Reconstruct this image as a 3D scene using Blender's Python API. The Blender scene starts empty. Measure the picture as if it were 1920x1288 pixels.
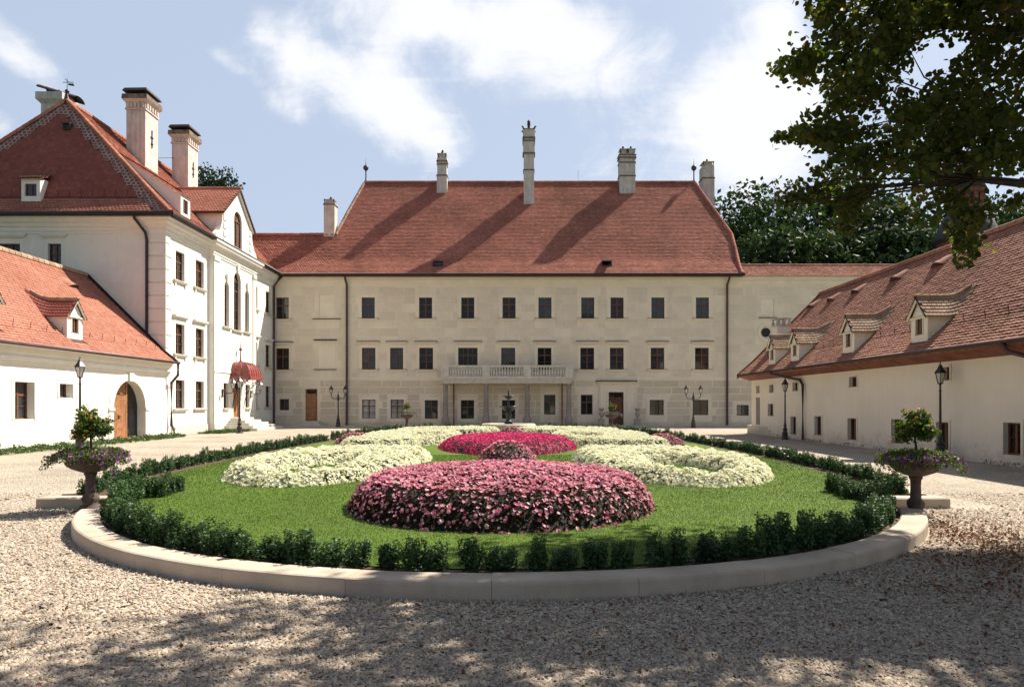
import bpy, math, random
import numpy as np
from mathutils import Vector
random.seed(7)
rng = np.random.default_rng(11)
R = math.radians
scene = bpy.context.scene
COL = scene.collection

# ---------------------------------------------------------------- camera
F, CX, HY, CAMZ = 1280.0, 965.0, 757.0, 1.7
cd = bpy.data.cameras.new("camera"); cam = bpy.data.objects.new("camera", cd); COL.objects.link(cam)
cam.location = (0, 0, CAMZ); cam.rotation_euler = (R(90), 0, 0)
cd.sensor_width = 36.0; cd.lens = 24.0
cd.shift_x = -(CX - 960) / 1920.0
cd.shift_y = (HY - 644) / 1920.0
cd.clip_start = 0.05; cd.clip_end = 3000
scene.camera = cam

# ---------------------------------------------------------------- sun, sky, exposure
KX, KY = 0.70, 0.465                      # shadow offset per metre of height (towards -x, -y)
sun_dir = Vector((KX, KY, 1.0)).normalized()
sl = bpy.data.lights.new("sun", 'SUN'); sl.energy = 5.0; sl.angle = R(0.53); sl.color = (1.0, 0.93, 0.81)
sun = bpy.data.objects.new("sun", sl); COL.objects.link(sun)
sun.rotation_euler = (-sun_dir).to_track_quat('-Z', 'Y').to_euler()
sun.location = (60, 40, 90)
world = bpy.data.worlds.new("World"); scene.world = world; world.use_nodes = True
def build_world():
    nt = world.node_tree; nt.nodes.clear(); N = nt.nodes.new; L = nt.links.new
    out = N('ShaderNodeOutputWorld'); bg = N('ShaderNodeBackground'); bg.inputs['Strength'].default_value = 0.056
    sky = N('ShaderNodeTexSky'); sky.sky_type = 'NISHITA'; sky.sun_disc = False
    sky.sun_elevation = math.asin(sun_dir.z); sky.sun_rotation = math.atan2(KX, KY)
    sky.air_density = 1.0; sky.dust_density = 2.2; sky.ozone_density = 1.2
    tc = N('ShaderNodeTexCoord'); sep = N('ShaderNodeSeparateXYZ'); L(tc.outputs['Generated'], sep.inputs[0])
    def M(op, a, b=None, c=None, clamp=False):
        n = N('ShaderNodeMath'); n.operation = op; n.use_clamp = clamp
        for i, v in enumerate((a, b, c)):
            if v is None: continue
            if isinstance(v, (int, float)): n.inputs[i].default_value = v
            else: L(v, n.inputs[i])
        return n.outputs[0]
    zz = M('MAXIMUM', sep.outputs[2], 0.0); den = M('ADD', zz, 0.12)
    px = M('DIVIDE', sep.outputs[0], den); py = M('DIVIDE', sep.outputs[1], den)
    comb = N('ShaderNodeCombineXYZ'); L(px, comb.inputs[0]); L(py, comb.inputs[1])
    def noise(scale, det, rough, off, dist=0.0, stretch=(1, 1, 1), rot=0.0, flat=0):
        mp = N('ShaderNodeMapping'); mp.inputs['Location'].default_value = off; mp.inputs['Scale'].default_value = stretch
        mp.inputs['Rotation'].default_value = (0, 0, rot)
        L(tc.outputs['Generated'] if flat == 0 else comb.outputs[0], mp.inputs[0]); n = N('ShaderNodeTexNoise'); n.inputs['Scale'].default_value = scale
        n.inputs['Detail'].default_value = det; n.inputs['Roughness'].default_value = rough; n.inputs['Distortion'].default_value = dist
        L(mp.outputs[0], n.inputs['Vector']); return n.outputs[0]
    big = noise(*CLOUD['big']); fine = noise(*CLOUD['fine']); wisp = noise(*CLOUD['wisp'])
    # cloud banks stand in a few directions of the sky
    banks = None
    for (ix, iy, sx, sy, rot, amt) in CLOUD['banks']:      # tangent of azimuth, tangent of height, spread
        # angle offsets in the tangent plane of +y
        yy = M('MAXIMUM', sep.outputs[1], 0.05)
        ax = M('SUBTRACT', M('DIVIDE', sep.outputs[0], yy), ix); az = M('SUBTRACT', M('DIVIDE', sep.outputs[2], yy), iy)
        ca, sa = math.cos(rot), math.sin(rot)
        a1 = M('ADD', M('MULTIPLY', ax, ca / sx), M('MULTIPLY', az, sa / sx)); b1 = M('ADD', M('MULTIPLY', ax, -sa / sy), M('MULTIPLY', az, ca / sy))
        d2 = M('ADD', M('MULTIPLY', a1, a1), M('MULTIPLY', b1, b1))
        g = M('MULTIPLY', M('EXPONENT', M('MULTIPLY', d2, -1.0)), amt)
        banks = g if banks is None else M('ADD', banks, g)
    v = M('ADD', M('MULTIPLY', M('SUBTRACT', big, 0.5), 1.0), M('MULTIPLY', M('SUBTRACT', fine, 0.5), 1.0))
    v = M('ADD', v, M('MULTIPLY', M('SUBTRACT', wisp, 0.5), 0.25))
    v = M('ADD', M('ADD', v, banks), CLOUD['bias'])
    mask = N('ShaderNodeMapRange'); mask.interpolation_type = 'SMOOTHERSTEP'
    mask.inputs['From Min'].default_value = 0.0; mask.inputs['From Max'].default_value = 0.46
    L(v, mask.inputs['Value'])
    hz = M('SUBTRACT', 1.0, M('EXPONENT', M('MULTIPLY', zz, -14.0)))     # clouds thin out into the horizon haze
    m = M('MULTIPLY', mask.outputs[0], M('MULTIPLY', hz, 0.93))
    tint = N('ShaderNodeMix'); tint.data_type = 'RGBA'; # haze brightens towards the sun side of the sky
    dt = N('ShaderNodeVectorMath'); dt.operation = 'DOT_PRODUCT'; L(tc.outputs['Generated'], dt.inputs[0]); dt.inputs[1].default_value = tuple(sun_dir)
    hf = N('ShaderNodeMapRange'); hf.interpolation_type = 'SMOOTHSTEP'; hf.inputs['From Min'].default_value = -0.25; hf.inputs['From Max'].default_value = 0.25; hf.inputs['To Min'].default_value = 0.04; hf.inputs['To Max'].default_value = CLOUD['pale']
    L(dt.outputs['Value'], hf.inputs['Value']); zf = N('ShaderNodeMapRange'); zf.interpolation_type = 'SMOOTHSTEP'; zf.inputs['From Min'].default_value = 0.45; zf.inputs['From Max'].default_value = 0.85; zf.inputs['To Min'].default_value = 1.0; zf.inputs['To Max'].default_value = 0.15
    L(sep.outputs[2], zf.inputs['Value']); L(M('MULTIPLY', hf.outputs[0], zf.outputs[0]), tint.inputs['Factor'])
    L(sky.outputs[0], tint.inputs['A']); tint.inputs['B'].default_value = CLOUD['palecol']
    mix = N('ShaderNodeMix'); mix.data_type = 'RGBA'; L(m, mix.inputs['Factor'])
    L(tint.outputs['Result'], mix.inputs['A']); mix.inputs['B'].default_value = CLOUD['white']
    L(mix.outputs['Result'], bg.inputs['Color']); L(bg.outputs[0], out.inputs[0])
CLOUD = dict(
    big=(3.2, 3.0, 0.55, (3.1, 1.7, 0.0)), fine=(9.0, 9.0, 0.60, (0.4, 2.3, 0.0), 0.4),
    wisp=(5.0, 8.0, 0.65, (7.4, 0.2, 0.0), 1.2, (0.45, 1.6, 1), 0.6, 1), bias=-0.27,
    banks=[(-0.35, 0.52, 0.15, 0.055, -0.70, 0.56), (-0.20, 0.465, 0.15, 0.065, -0.78, 0.62), (-0.33, 0.42, 0.055, 0.03, -0.5, 0.42), (-0.19, 0.585, 0.13, 0.045, -0.2, 0.42),
           (0.05, 0.53, 0.19, 0.115, -0.25, 0.78), (0.37, 0.55, 0.085, 0.13, 0.2, 0.62), (0.35, 0.42, 0.10, 0.05, 0.0, 0.30), (0.335, 0.335, 0.17, 0.13, 0.0, 0.74),
           (-0.71, 0.49, 0.12, 0.035, -0.55, 0.45), (-0.75, 0.395, 0.09, 0.04, -0.6, 0.45), (-0.43, 0.505, 0.07, 0.02, -0.6, 0.38), (0.12, 0.34, 0.05, 0.02, 0.0, 0.2)],
    white=(9.3, 9.4, 9.7, 1), pale=0.68, palecol=(6.1, 7.1, 8.8, 1))
build_world()
vs = scene.view_settings
vs.view_transform = 'Standard'; vs.look = 'None'; vs.exposure = 0.98; vs.gamma = 1.0; vs.use_curve_mapping = False
scene.display_settings.display_device = 'sRGB'
scene.cycles.max_bounces = 6; scene.cycles.diffuse_bounces = 3; scene.cycles.transparent_max_bounces = 8
scene.cycles.caustics_reflective = False; scene.cycles.caustics_refractive = False

# ---------------------------------------------------------------- measuring helpers
def gp(x, y, z=0.0):
    d = (CAMZ - z) * F / (y - HY); return ((x - CX) * d / F, d)
def at_y(x, Y): return (x - CX) * Y / F
def zz_at(y, Y): return CAMZ + (HY - y) * Y / F

# ---------------------------------------------------------------- materials
def mat(name, col, rough=0.85, var=0.12, scale=2.0, detail=6, bump=0.0, bscale=60.0, rnd=None, spec=0.3, trans=0.0,
        metal=0.0, col2=None, streak=0.0, tcol=None, coord='Object', dirt=0.0, objrnd=0.0):
    m = bpy.data.materials.new(name); m.use_nodes = True; nt = m.node_tree; nt.nodes.clear(); N = nt.nodes.new; L = nt.links.new
    out = N('ShaderNodeOutputMaterial'); p = N('ShaderNodeBsdfPrincipled')
    p.inputs['Roughness'].default_value = rough; p.inputs['Metallic'].default_value = metal
    p.inputs['Specular IOR Level'].default_value = spec
    tc = N('ShaderNodeTexCoord')
    ns = N('ShaderNodeTexNoise'); ns.inputs['Scale'].default_value = scale; ns.inputs['Detail'].default_value = detail; ns.inputs['Roughness'].default_value = 0.6
    L(tc.outputs[coord], ns.inputs['Vector'])
    c2 = col2 if col2 else tuple(min(1, c * (1 - 2 * var)) for c in col)
    c1 = tuple(min(1, c * (1 + (0 if col2 else var))) for c in col)
    mr = N('ShaderNodeMapRange'); mr.inputs['From Min'].default_value = 0.32; mr.inputs['From Max'].default_value = 0.68
    L(ns.outputs[0], mr.inputs['Value'])
    mx = N('ShaderNodeMix'); mx.data_type = 'RGBA'; L(mr.outputs[0], mx.inputs['Factor'])
    mx.inputs['A'].default_value = (*c1, 1); mx.inputs['B'].default_value = (*c2, 1)
    cur = mx.outputs['Result']
    if streak:
        mp = N('ShaderNodeMapping'); mp.inputs['Scale'].default_value = (3.0, 3.0, 0.22); L(tc.outputs[coord], mp.inputs[0])
        n2 = N('ShaderNodeTexNoise'); n2.inputs['Scale'].default_value = 1.6; n2.inputs['Detail'].default_value = 5; L(mp.outputs[0], n2.inputs['Vector'])
        r2 = N('ShaderNodeMapRange'); r2.inputs['From Min'].default_value = 0.45; r2.inputs['From Max'].default_value = 0.75
        r2.inputs['To Min'].default_value = 1.0; r2.inputs['To Max'].default_value = 1.0 - streak; L(n2.outputs[0], r2.inputs['Value'])
        mu = N('ShaderNodeMix'); mu.data_type = 'RGBA'; mu.blend_type = 'MULTIPLY'; mu.inputs['Factor'].default_value = 1
        L(cur, mu.inputs['A']); L(r2.outputs[0], mu.inputs['B']); cur = mu.outputs['Result']
    if dirt:      # rain-splash stains along the wall foot, ragged by noise
        sz = N('ShaderNodeSeparateXYZ'); L(tc.outputs[coord], sz.inputs[0])
        n4 = N('ShaderNodeTexNoise'); n4.inputs['Scale'].default_value = 2.6; n4.inputs['Detail'].default_value = 9; n4.inputs['Roughness'].default_value = 0.7; L(tc.outputs[coord], n4.inputs['Vector'])
        ad = N('ShaderNodeMath'); ad.operation = 'MULTIPLY_ADD'; ad.inputs[1].default_value = -2.2; L(n4.outputs[0], ad.inputs[0]); L(sz.outputs[2], ad.inputs[2])
        r4 = N('ShaderNodeMapRange'); r4.inputs['From Min'].default_value = -1.05; r4.inputs['From Max'].default_value = -0.55; r4.inputs['To Min'].default_value = dirt; r4.inputs['To Max'].default_value = 0.0; L(ad.outputs[0], r4.inputs['Value'])
        m4 = N('ShaderNodeMix'); m4.data_type = 'RGBA'; L(r4.outputs[0], m4.inputs['Factor']); L(cur, m4.inputs['A']); m4.inputs['B'].default_value = (0.30, 0.24, 0.17, 1); cur = m4.outputs['Result']
    if rnd:       # per-piece colour
        at = N('ShaderNodeAttribute'); at.attribute_name = 'rnd'
        rp = N('ShaderNodeValToRGB'); rp.color_ramp.interpolation = 'LINEAR'
        el = rp.color_ramp.elements
        while len(el) < len(rnd): el.new(0.5)
        for i, c in enumerate(rnd):
            el[i].position = i / max(1, len(rnd) - 1); el[i].color = (*c, 1)
        if objrnd:
            oi = N('ShaderNodeObjectInfo'); ma = N('ShaderNodeMath'); ma.operation = 'MULTIPLY_ADD'; ma.inputs[1].default_value = objrnd
            sb = N('ShaderNodeMath'); sb.operation = 'SUBTRACT'; sb.inputs[1].default_value = 0.5
            L(oi.outputs['Random'], sb.inputs[0]); L(sb.outputs[0], ma.inputs[0]); L(at.outputs['Fac'], ma.inputs[2]); L(ma.outputs[0], rp.inputs[0])
        else: L(at.outputs['Fac'], rp.inputs[0])
        mu = N('ShaderNodeMix'); mu.data_type = 'RGBA'; mu.blend_type = 'MULTIPLY'; mu.inputs['Factor'].default_value = 1
        L(rp.outputs[0], mu.inputs['A']); L(cur, mu.inputs['B']); cur = mu.outputs['Result']
    elif objrnd:
        oi = N('ShaderNodeObjectInfo'); r3 = N('ShaderNodeMapRange'); r3.inputs['To Min'].default_value = 1 - objrnd; r3.inputs['To Max'].default_value = 1 + objrnd
        L(oi.outputs['Random'], r3.inputs['Value'])
        mu = N('ShaderNodeMix'); mu.data_type = 'RGBA'; mu.blend_type = 'MULTIPLY'; mu.inputs['Factor'].default_value = 1
        L(cur, mu.inputs['A']); L(r3.outputs[0], mu.inputs['B']); cur = mu.outputs['Result']
    L(cur, p.inputs['Base Color'])
    if bump:
        nb = N('ShaderNodeTexNoise'); nb.inputs['Scale'].default_value = bscale; nb.inputs['Detail'].default_value = 4; L(tc.outputs[coord], nb.inputs['Vector'])
        b = N('ShaderNodeBump'); b.inputs['Strength'].default_value = bump; b.inputs['Distance'].default_value = 0.02
        L(nb.outputs[0], b.inputs['Height']); L(b.outputs[0], p.inputs['Normal'])
    if trans:
        t = N('ShaderNodeBsdfTranslucent')
        if tcol:
            m3 = N('ShaderNodeMix'); m3.data_type = 'RGBA'; m3.blend_type = 'MULTIPLY'; m3.inputs['Factor'].default_value = 1
            L(cur, m3.inputs['A']); m3.inputs['B'].default_value = (*tcol, 1); L(m3.outputs['Result'], t.inputs['Color'])
        else: L(cur, t.inputs['Color'])
        ms = N('ShaderNodeMixShader'); ms.inputs[0].default_value = trans
        L(p.outputs[0], ms.inputs[1]); L(t.outputs[0], ms.inputs[2]); L(ms.outputs[0], out.inputs[0])
    else: L(p.outputs[0], out.inputs[0])
    return m
W1 = (1, 1, 1)
MAT = {}
def mk(name, *a, **k): MAT[name] = mat(name, *a, **k)
mk('white_plaster', (0.76, 0.725, 0.645), dirt=0.30, var=0.035, scale=1.2, bump=0.08, bscale=30, streak=0.03)
mk('cream_plaster', (0.80, 0.735, 0.61), dirt=0.30, var=0.035, scale=0.6, bump=0.12, bscale=25, streak=0.03)
mk('facade_plaster', (0.78, 0.685, 0.535), dirt=0.25, var=0.07, scale=0.45, detail=9, bump=0.15, bscale=25, streak=0.06)
mk('facade_block', (0.61, 0.525, 0.40), var=0.09, scale=0.9, bump=0.15, bscale=25, objrnd=0.07)
mk('facade_block_upper', (0.70, 0.61, 0.475), var=0.07, scale=0.9, bump=0.12, bscale=25, objrnd=0.05)
mk('facade_trim', (0.80, 0.71, 0.565), var=0.04, scale=1.0, bump=0.08, bscale=30)
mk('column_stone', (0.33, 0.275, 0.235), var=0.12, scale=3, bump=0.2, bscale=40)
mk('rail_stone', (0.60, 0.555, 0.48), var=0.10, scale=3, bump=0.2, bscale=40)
mk('kerb_stone', (0.50, 0.405, 0.315), var=0.10, scale=1.8, bump=0.25, bscale=55, objrnd=0.06, streak=0.1)
mk('step_stone', (0.58, 0.54, 0.46), var=0.08, scale=2.5, bump=0.2, bscale=40)
mk('paving', (0.47, 0.43, 0.37), var=0.10, scale=1.5, bump=0.2, bscale=40)
mk('ledge_lead', (0.035, 0.024, 0.027), rough=0.85, spec=0.1, var=0.1)
mk('gutter_metal', (0.035, 0.024, 0.028), rough=0.5, var=0.15, spec=0.4)
mk('copper_pipe', (0.085, 0.045, 0.045), rough=0.5, var=0.2, spec=0.4)
mk('red_pipe', (0.27, 0.10, 0.08), rough=0.6, var=0.2)
mk('red_canopy', (0.27, 0.058, 0.05), rough=0.45, var=0.25, scale=6, spec=0.5)
mk('wood_frame', (0.15, 0.068, 0.035), rough=0.55, var=0.2, scale=8)
mk('wood_door', (0.36, 0.165, 0.075), rough=0.5, var=0.18, scale=5, streak=0.2)
mk('wood_door_dark', (0.13, 0.06, 0.035), rough=0.5, var=0.18, scale=5, streak=0.2)
mk('wood_fascia', (0.25, 0.088, 0.052), rough=0.7, var=0.25, scale=3)
mk('shutter_wood', (0.16, 0.085, 0.06), rough=0.7, var=0.2, scale=6)
mk('glass_dark', (0.014, 0.016, 0.020), rough=0.04, var=0.3, scale=0.9, spec=0.40, objrnd=0.4)
mk('glass_sky', (0.030, 0.036, 0.048), rough=0.05, var=0.5, scale=0.7, spec=0.75, objrnd=0.3)
mk('glass_warm', (0.034, 0.022, 0.018), rough=0.06, var=0.7, scale=1.6, spec=0.4, objrnd=0.3)
mk('glass_curtain', (0.33, 0.32, 0.34), rough=0.1, var=0.45, scale=3.0, spec=0.6)
mk('lamp_glass', (0.55, 0.52, 0.48), rough=0.15, var=0.1, spec=0.6)
mk('cast_iron', (0.030, 0.023, 0.026), rough=0.38, var=0.3, scale=12, spec=0.5)
mk('patina', (0.05, 0.075, 0.07), rough=0.55, var=0.3, scale=8)
mk('chimney_plaster', (0.66, 0.60, 0.54), var=0.16, scale=2.2, bump=0.15, bscale=20, streak=0.3, col2=(0.50, 0.43, 0.38))
mk('chimney_white', (0.60, 0.57, 0.53), var=0.14, scale=2.5, bump=0.25, bscale=18, streak=0.35, col2=(0.46, 0.43, 0.40))
mk('chimney_cap', (0.19, 0.155, 0.12), var=0.3, scale=4, bump=0.4, bscale=20)
mk('rust_metal', (0.055, 0.035, 0.032), rough=0.6, var=0.3, scale=5)
mk('fountain_iron', (0.05, 0.055, 0.065), rough=0.35, var=0.3, scale=7, spec=0.5)
mk('fountain_stone', (0.62, 0.56, 0.44), var=0.14, scale=2.5, bump=0.3, bscale=30)
mk('water', (0.05, 0.07, 0.07), rough=0.05, var=0.1, spec=0.6)
mk('urn_stone', (0.105, 0.076, 0.066), rough=0.75, var=0.25, scale=9, bump=0.35, bscale=45)
mk('vase_stone', (0.42, 0.36, 0.30), var=0.15, scale=8, bump=0.3, bscale=40)
reds = [(0.21, 0.082, 0.064), (0.26, 0.108, 0.082), (0.235, 0.094, 0.072), (0.30, 0.135, 0.105), (0.185, 0.076, 0.064), (0.26, 0.112, 0.09)]
mk('tile_main', W1, rough=0.9, col2=(0.66, 0.68, 0.66), scale=0.35, detail=8, rnd=[(c[0]*1.85, c[1]*1.80, c[2]*1.68) for c in reds], bump=0.3, bscale=30, spec=0.15)
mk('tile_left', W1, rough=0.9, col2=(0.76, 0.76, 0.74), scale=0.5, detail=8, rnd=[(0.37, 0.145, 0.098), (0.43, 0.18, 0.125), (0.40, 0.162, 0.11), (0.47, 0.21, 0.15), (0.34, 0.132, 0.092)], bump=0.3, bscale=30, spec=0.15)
mk('tile_tall', W1, rough=0.9, col2=(0.84, 0.84, 0.84), scale=0.5, detail=8, rnd=[(0.23, 0.072, 0.058), (0.27, 0.088, 0.068), (0.25, 0.08, 0.062), (0.30, 0.105, 0.08)], bump=0.3, bscale=30, spec=0.15)  # darker red: the front hip's shade is put into the tile colour
mk('tile_right', W1, rough=0.9, col2=(0.66, 0.67, 0.62), scale=0.4, detail=8, rnd=[(0.36, 0.165, 0.118), (0.43, 0.205, 0.15), (0.395, 0.185, 0.135), (0.48, 0.255, 0.19), (0.32, 0.148, 0.108)], bump=0.3, bscale=30, spec=0.15)
mk('tile_dormer', W1, rough=0.9, col2=(0.72, 0.72, 0.66), scale=2.0, detail=8, rnd=[(0.42, 0.31, 0.22), (0.36, 0.24, 0.17), (0.50, 0.38, 0.27), (0.33, 0.17, 0.12)], bump=0.3, bscale=30, spec=0.15)
mk('tile_mortar', (0.46, 0.41, 0.385), var=0.2, scale=3, bump=0.3, bscale=25)
mk('roof_deck', (0.10, 0.04, 0.032), var=0.2)
mk('ridge_mortar', (0.36, 0.22, 0.17), var=0.3, scale=4, bump=0.3, bscale=25)
mk('slate', (0.055, 0.05, 0.052), rough=0.6, var=0.3, scale=5)
mk('brick_red', (0.24, 0.09, 0.07), var=0.2, scale=4)
mk('earth', (0.115, 0.07, 0.05), var=0.35, scale=9, bump=0.6, bscale=40)
mk('bark', (0.055, 0.042, 0.033), var=0.3, scale=6, bump=0.6, bscale=22)
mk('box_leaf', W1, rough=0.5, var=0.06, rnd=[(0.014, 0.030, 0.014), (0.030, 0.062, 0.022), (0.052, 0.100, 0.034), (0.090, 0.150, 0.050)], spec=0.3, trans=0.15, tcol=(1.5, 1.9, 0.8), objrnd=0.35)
mk('bed_core_dark', (0.012, 0.018, 0.010), var=0.3, scale=20)  # dark soil and green core, keeps the beds from being see-through
mk('cover_leaf', W1, rough=0.5, var=0.06, rnd=[(0.03, 0.06, 0.016), (0.05, 0.095, 0.025), (0.075, 0.125, 0.035)], trans=0.25, tcol=(1.5, 1.8, 0.7))
mk('linden_leaf', W1, rough=0.5, var=0.08, rnd=[(0.026, 0.036, 0.013), (0.036, 0.054, 0.016), (0.048, 0.070, 0.020), (0.070, 0.090, 0.022), (0.11, 0.080, 0.026)], spec=0.25, trans=0.45, tcol=(2.0, 2.1, 0.45))
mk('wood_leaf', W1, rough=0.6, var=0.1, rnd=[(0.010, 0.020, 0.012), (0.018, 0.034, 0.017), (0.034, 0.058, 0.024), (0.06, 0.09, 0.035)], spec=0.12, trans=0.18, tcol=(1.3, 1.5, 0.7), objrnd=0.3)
mk('bronze_leaf', W1, rough=0.6, var=0.08, rnd=[(0.020, 0.010, 0.009), (0.045, 0.018, 0.012), (0.085, 0.040, 0.018), (0.055, 0.055, 0.016), (0.12, 0.06, 0.025)], spec=0.2, trans=0.2)
mk('pink_petal', W1, rough=0.6, var=0.05, rnd=[(0.66, 0.18, 0.27), (0.80, 0.36, 0.42), (0.58, 0.10, 0.19), (0.88, 0.56, 0.57), (0.74, 0.25, 0.36)], spec=0.2, trans=0.3, objrnd=0.8)
mk('crimson_petal', W1, rough=0.6, var=0.05, rnd=[(0.62, 0.022, 0.13), (0.74, 0.045, 0.20), (0.52, 0.015, 0.09), (0.80, 0.09, 0.27)], spec=0.2, trans=0.3)
mk('white_petal', W1, rough=0.7, var=0.05, rnd=[(0.86, 0.84, 0.60), (0.90, 0.88, 0.70), (0.82, 0.80, 0.48), (0.93, 0.92, 0.80)], spec=0.2, trans=0.3)
mk('white_bed_leaf', W1, rough=0.5, var=0.08, rnd=[(0.14, 0.17, 0.04), (0.30, 0.32, 0.10), (0.50, 0.50, 0.20)], trans=0.25)
mk('purple_petal', W1, rough=0.6, var=0.05, rnd=[(0.13, 0.018, 0.14), (0.20, 0.035, 0.20), (0.09, 0.012, 0.12), (0.30, 0.07, 0.27)], spec=0.2, trans=0.3)
mk('orange_petal', W1, rough=0.6, var=0.05, rnd=[(0.72, 0.30, 0.03), (0.80, 0.42, 0.05), (0.66, 0.18, 0.05)], spec=0.2, trans=0.3)
mk('lantana_leaf', W1, rough=0.5, var=0.08, rnd=[(0.045, 0.080, 0.018), (0.08, 0.125, 0.026), (0.14, 0.19, 0.04)], trans=0.3, tcol=(1.4, 1.6, 0.6))
mk('dead_leaf', W1, rough=0.8, var=0.1, rnd=[(0.22, 0.09, 0.045), (0.15, 0.06, 0.035), (0.30, 0.15, 0.06), (0.11, 0.05, 0.035)], trans=0.15)
mk('grass_blade', W1, rough=0.5, var=0.10, scale=0.9, col2=(0.66, 0.74, 0.62), rnd=[(0.076, 0.125, 0.013), (0.088, 0.143, 0.016), (0.100, 0.158, 0.019), (0.122, 0.180, 0.028)], spec=0.25, trans=0.3, tcol=(1.2, 1.3, 0.6))
mk('pebble', W1, rough=0.85, var=0.1, scale=30, rnd=[(0.43, 0.345, 0.255), (0.53, 0.44, 0.335), (0.32, 0.24, 0.18), (0.60, 0.515, 0.41), (0.47, 0.375, 0.275), (0.20, 0.135, 0.105), (0.55, 0.465, 0.36), (0.38, 0.275, 0.20), (0.33, 0.29, 0.26)], spec=0.25)

def ground_mat(name, cells, ramp, bump, detail_mix=0.25):
    m = bpy.data.materials.new(name); m.use_nodes = True; nt = m.node_tree; nt.nodes.clear(); N = nt.nodes.new; L = nt.links.new
    out = N('ShaderNodeOutputMaterial'); p = N('ShaderNodeBsdfPrincipled'); p.inputs['Roughness'].default_value = 0.9; p.inputs['Specular IOR Level'].default_value = 0.2
    tc = N('ShaderNodeTexCoord'); vo = N('ShaderNodeTexVoronoi'); vo.inputs['Scale'].default_value = cells; L(tc.outputs['Object'], vo.inputs['Vector'])
    sp = N('ShaderNodeSeparateColor'); L(vo.outputs['Color'], sp.inputs[0])
    rp = N('ShaderNodeValToRGB'); el = rp.color_ramp.elements
    while len(el) < len(ramp): el.new(0.5)
    for i, c in enumerate(ramp): el[i].position = i / (len(ramp) - 1); el[i].color = (*c, 1)
    L(sp.outputs[0], rp.inputs[0])
    ns = N('ShaderNodeTexNoise'); ns.inputs['Scale'].default_value = 0.5; ns.inputs['Detail'].default_value = 8; ns.inputs['Roughness'].default_value = 0.65; L(tc.outputs['Object'], ns.inputs['Vector'])
    mr = N('ShaderNodeMapRange'); mr.inputs['From Min'].default_value = 0.3; mr.inputs['From Max'].default_value = 0.7; mr.inputs['To Min'].default_value = 1 - detail_mix; mr.inputs['To Max'].default_value = 1 + detail_mix * 0.5
    L(ns.outputs[0], mr.inputs['Value'])
    mu = N('ShaderNodeMix'); mu.data_type = 'RGBA'; mu.blend_type = 'MULTIPLY'; mu.inputs['Factor'].default_value = 1
    L(rp.outputs[0], mu.inputs['A']); L(mr.outputs[0], mu.inputs['B']); L(mu.outputs['Result'], p.inputs['Base Color'])
    b = N('ShaderNodeBump'); b.inputs['Strength'].default_value = bump; b.inputs['Distance'].default_value = 0.03; b.invert = True
    L(vo.outputs['Distance'], b.inputs['Height']); L(b.outputs[0], p.inputs['Normal']); L(p.outputs[0], out.inputs[0])
    MAT[name] = m
ground_mat('gravel', 26.0, [(0.24, 0.19, 0.145), (0.48, 0.41, 0.325), (0.36, 0.30, 0.23), (0.53, 0.465, 0.375), (0.41, 0.345, 0.265)], 1.0, 0.30)
ground_mat('lawn', 60.0, [(0.070, 0.122, 0.014), (0.084, 0.142, 0.017), (0.098, 0.16, 0.021), (0.115, 0.18, 0.027)], 0.5, 0.30)
ground_mat('meadow', 3.0, [(0.05, 0.085, 0.025), (0.07, 0.11, 0.03)], 0.3, 0.3)
# ---------------------------------------------------------------- object helpers
def empty(name, loc=(0, 0, 0), label=None, cat=None, group=None):
    o = bpy.data.objects.new(name, None); COL.objects.link(o); o.location = loc; o.empty_display_size = 0.3
    tag(o, label, cat, group); return o
def tag(o, label=None, cat=None, group=None, kind=None):
    if label: o['label'] = label
    if cat: o['category'] = cat
    if group: o['group'] = group
    if kind: o['kind'] = kind
    return o
def link(name, me, m, parent=None, loc=(0, 0, 0), rz=0.0):
    o = bpy.data.objects.new(name, me); COL.objects.link(o)
    if m is not None and not me.materials: me.materials.append(MAT[m] if isinstance(m, str) else m)
    if parent is not None: o.parent = parent
    o.location = loc; o.rotation_euler = (0, 0, rz); return o
def copy_tree(o, parent=None):
    c = o.copy(); COL.objects.link(c)
    if parent is not None: c.parent = parent
    for ch in o.children: copy_tree(ch, c)
    return c
def np_mesh(name, v, f, rnd=None, smooth=False):
    v = np.asarray(v, dtype=np.float32); f = np.asarray(f, dtype=np.int32); k = f.shape[1]
    me = bpy.data.meshes.new(name); me.vertices.add(len(v)); me.vertices.foreach_set('co', v.ravel())
    me.loops.add(f.size); me.loops.foreach_set('vertex_index', f.ravel())
    me.polygons.add(len(f)); me.polygons.foreach_set('loop_start', np.arange(0, f.size, k, dtype=np.int32))
    if smooth: me.polygons.foreach_set('use_smooth', np.ones(len(f), dtype=bool))
    me.update(calc_edges=True)
    if rnd is not None:
        a = me.attributes.new('rnd', 'FLOAT', 'FACE'); a.data.foreach_set('value', np.asarray(rnd, dtype=np.float32))
    return me
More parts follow.
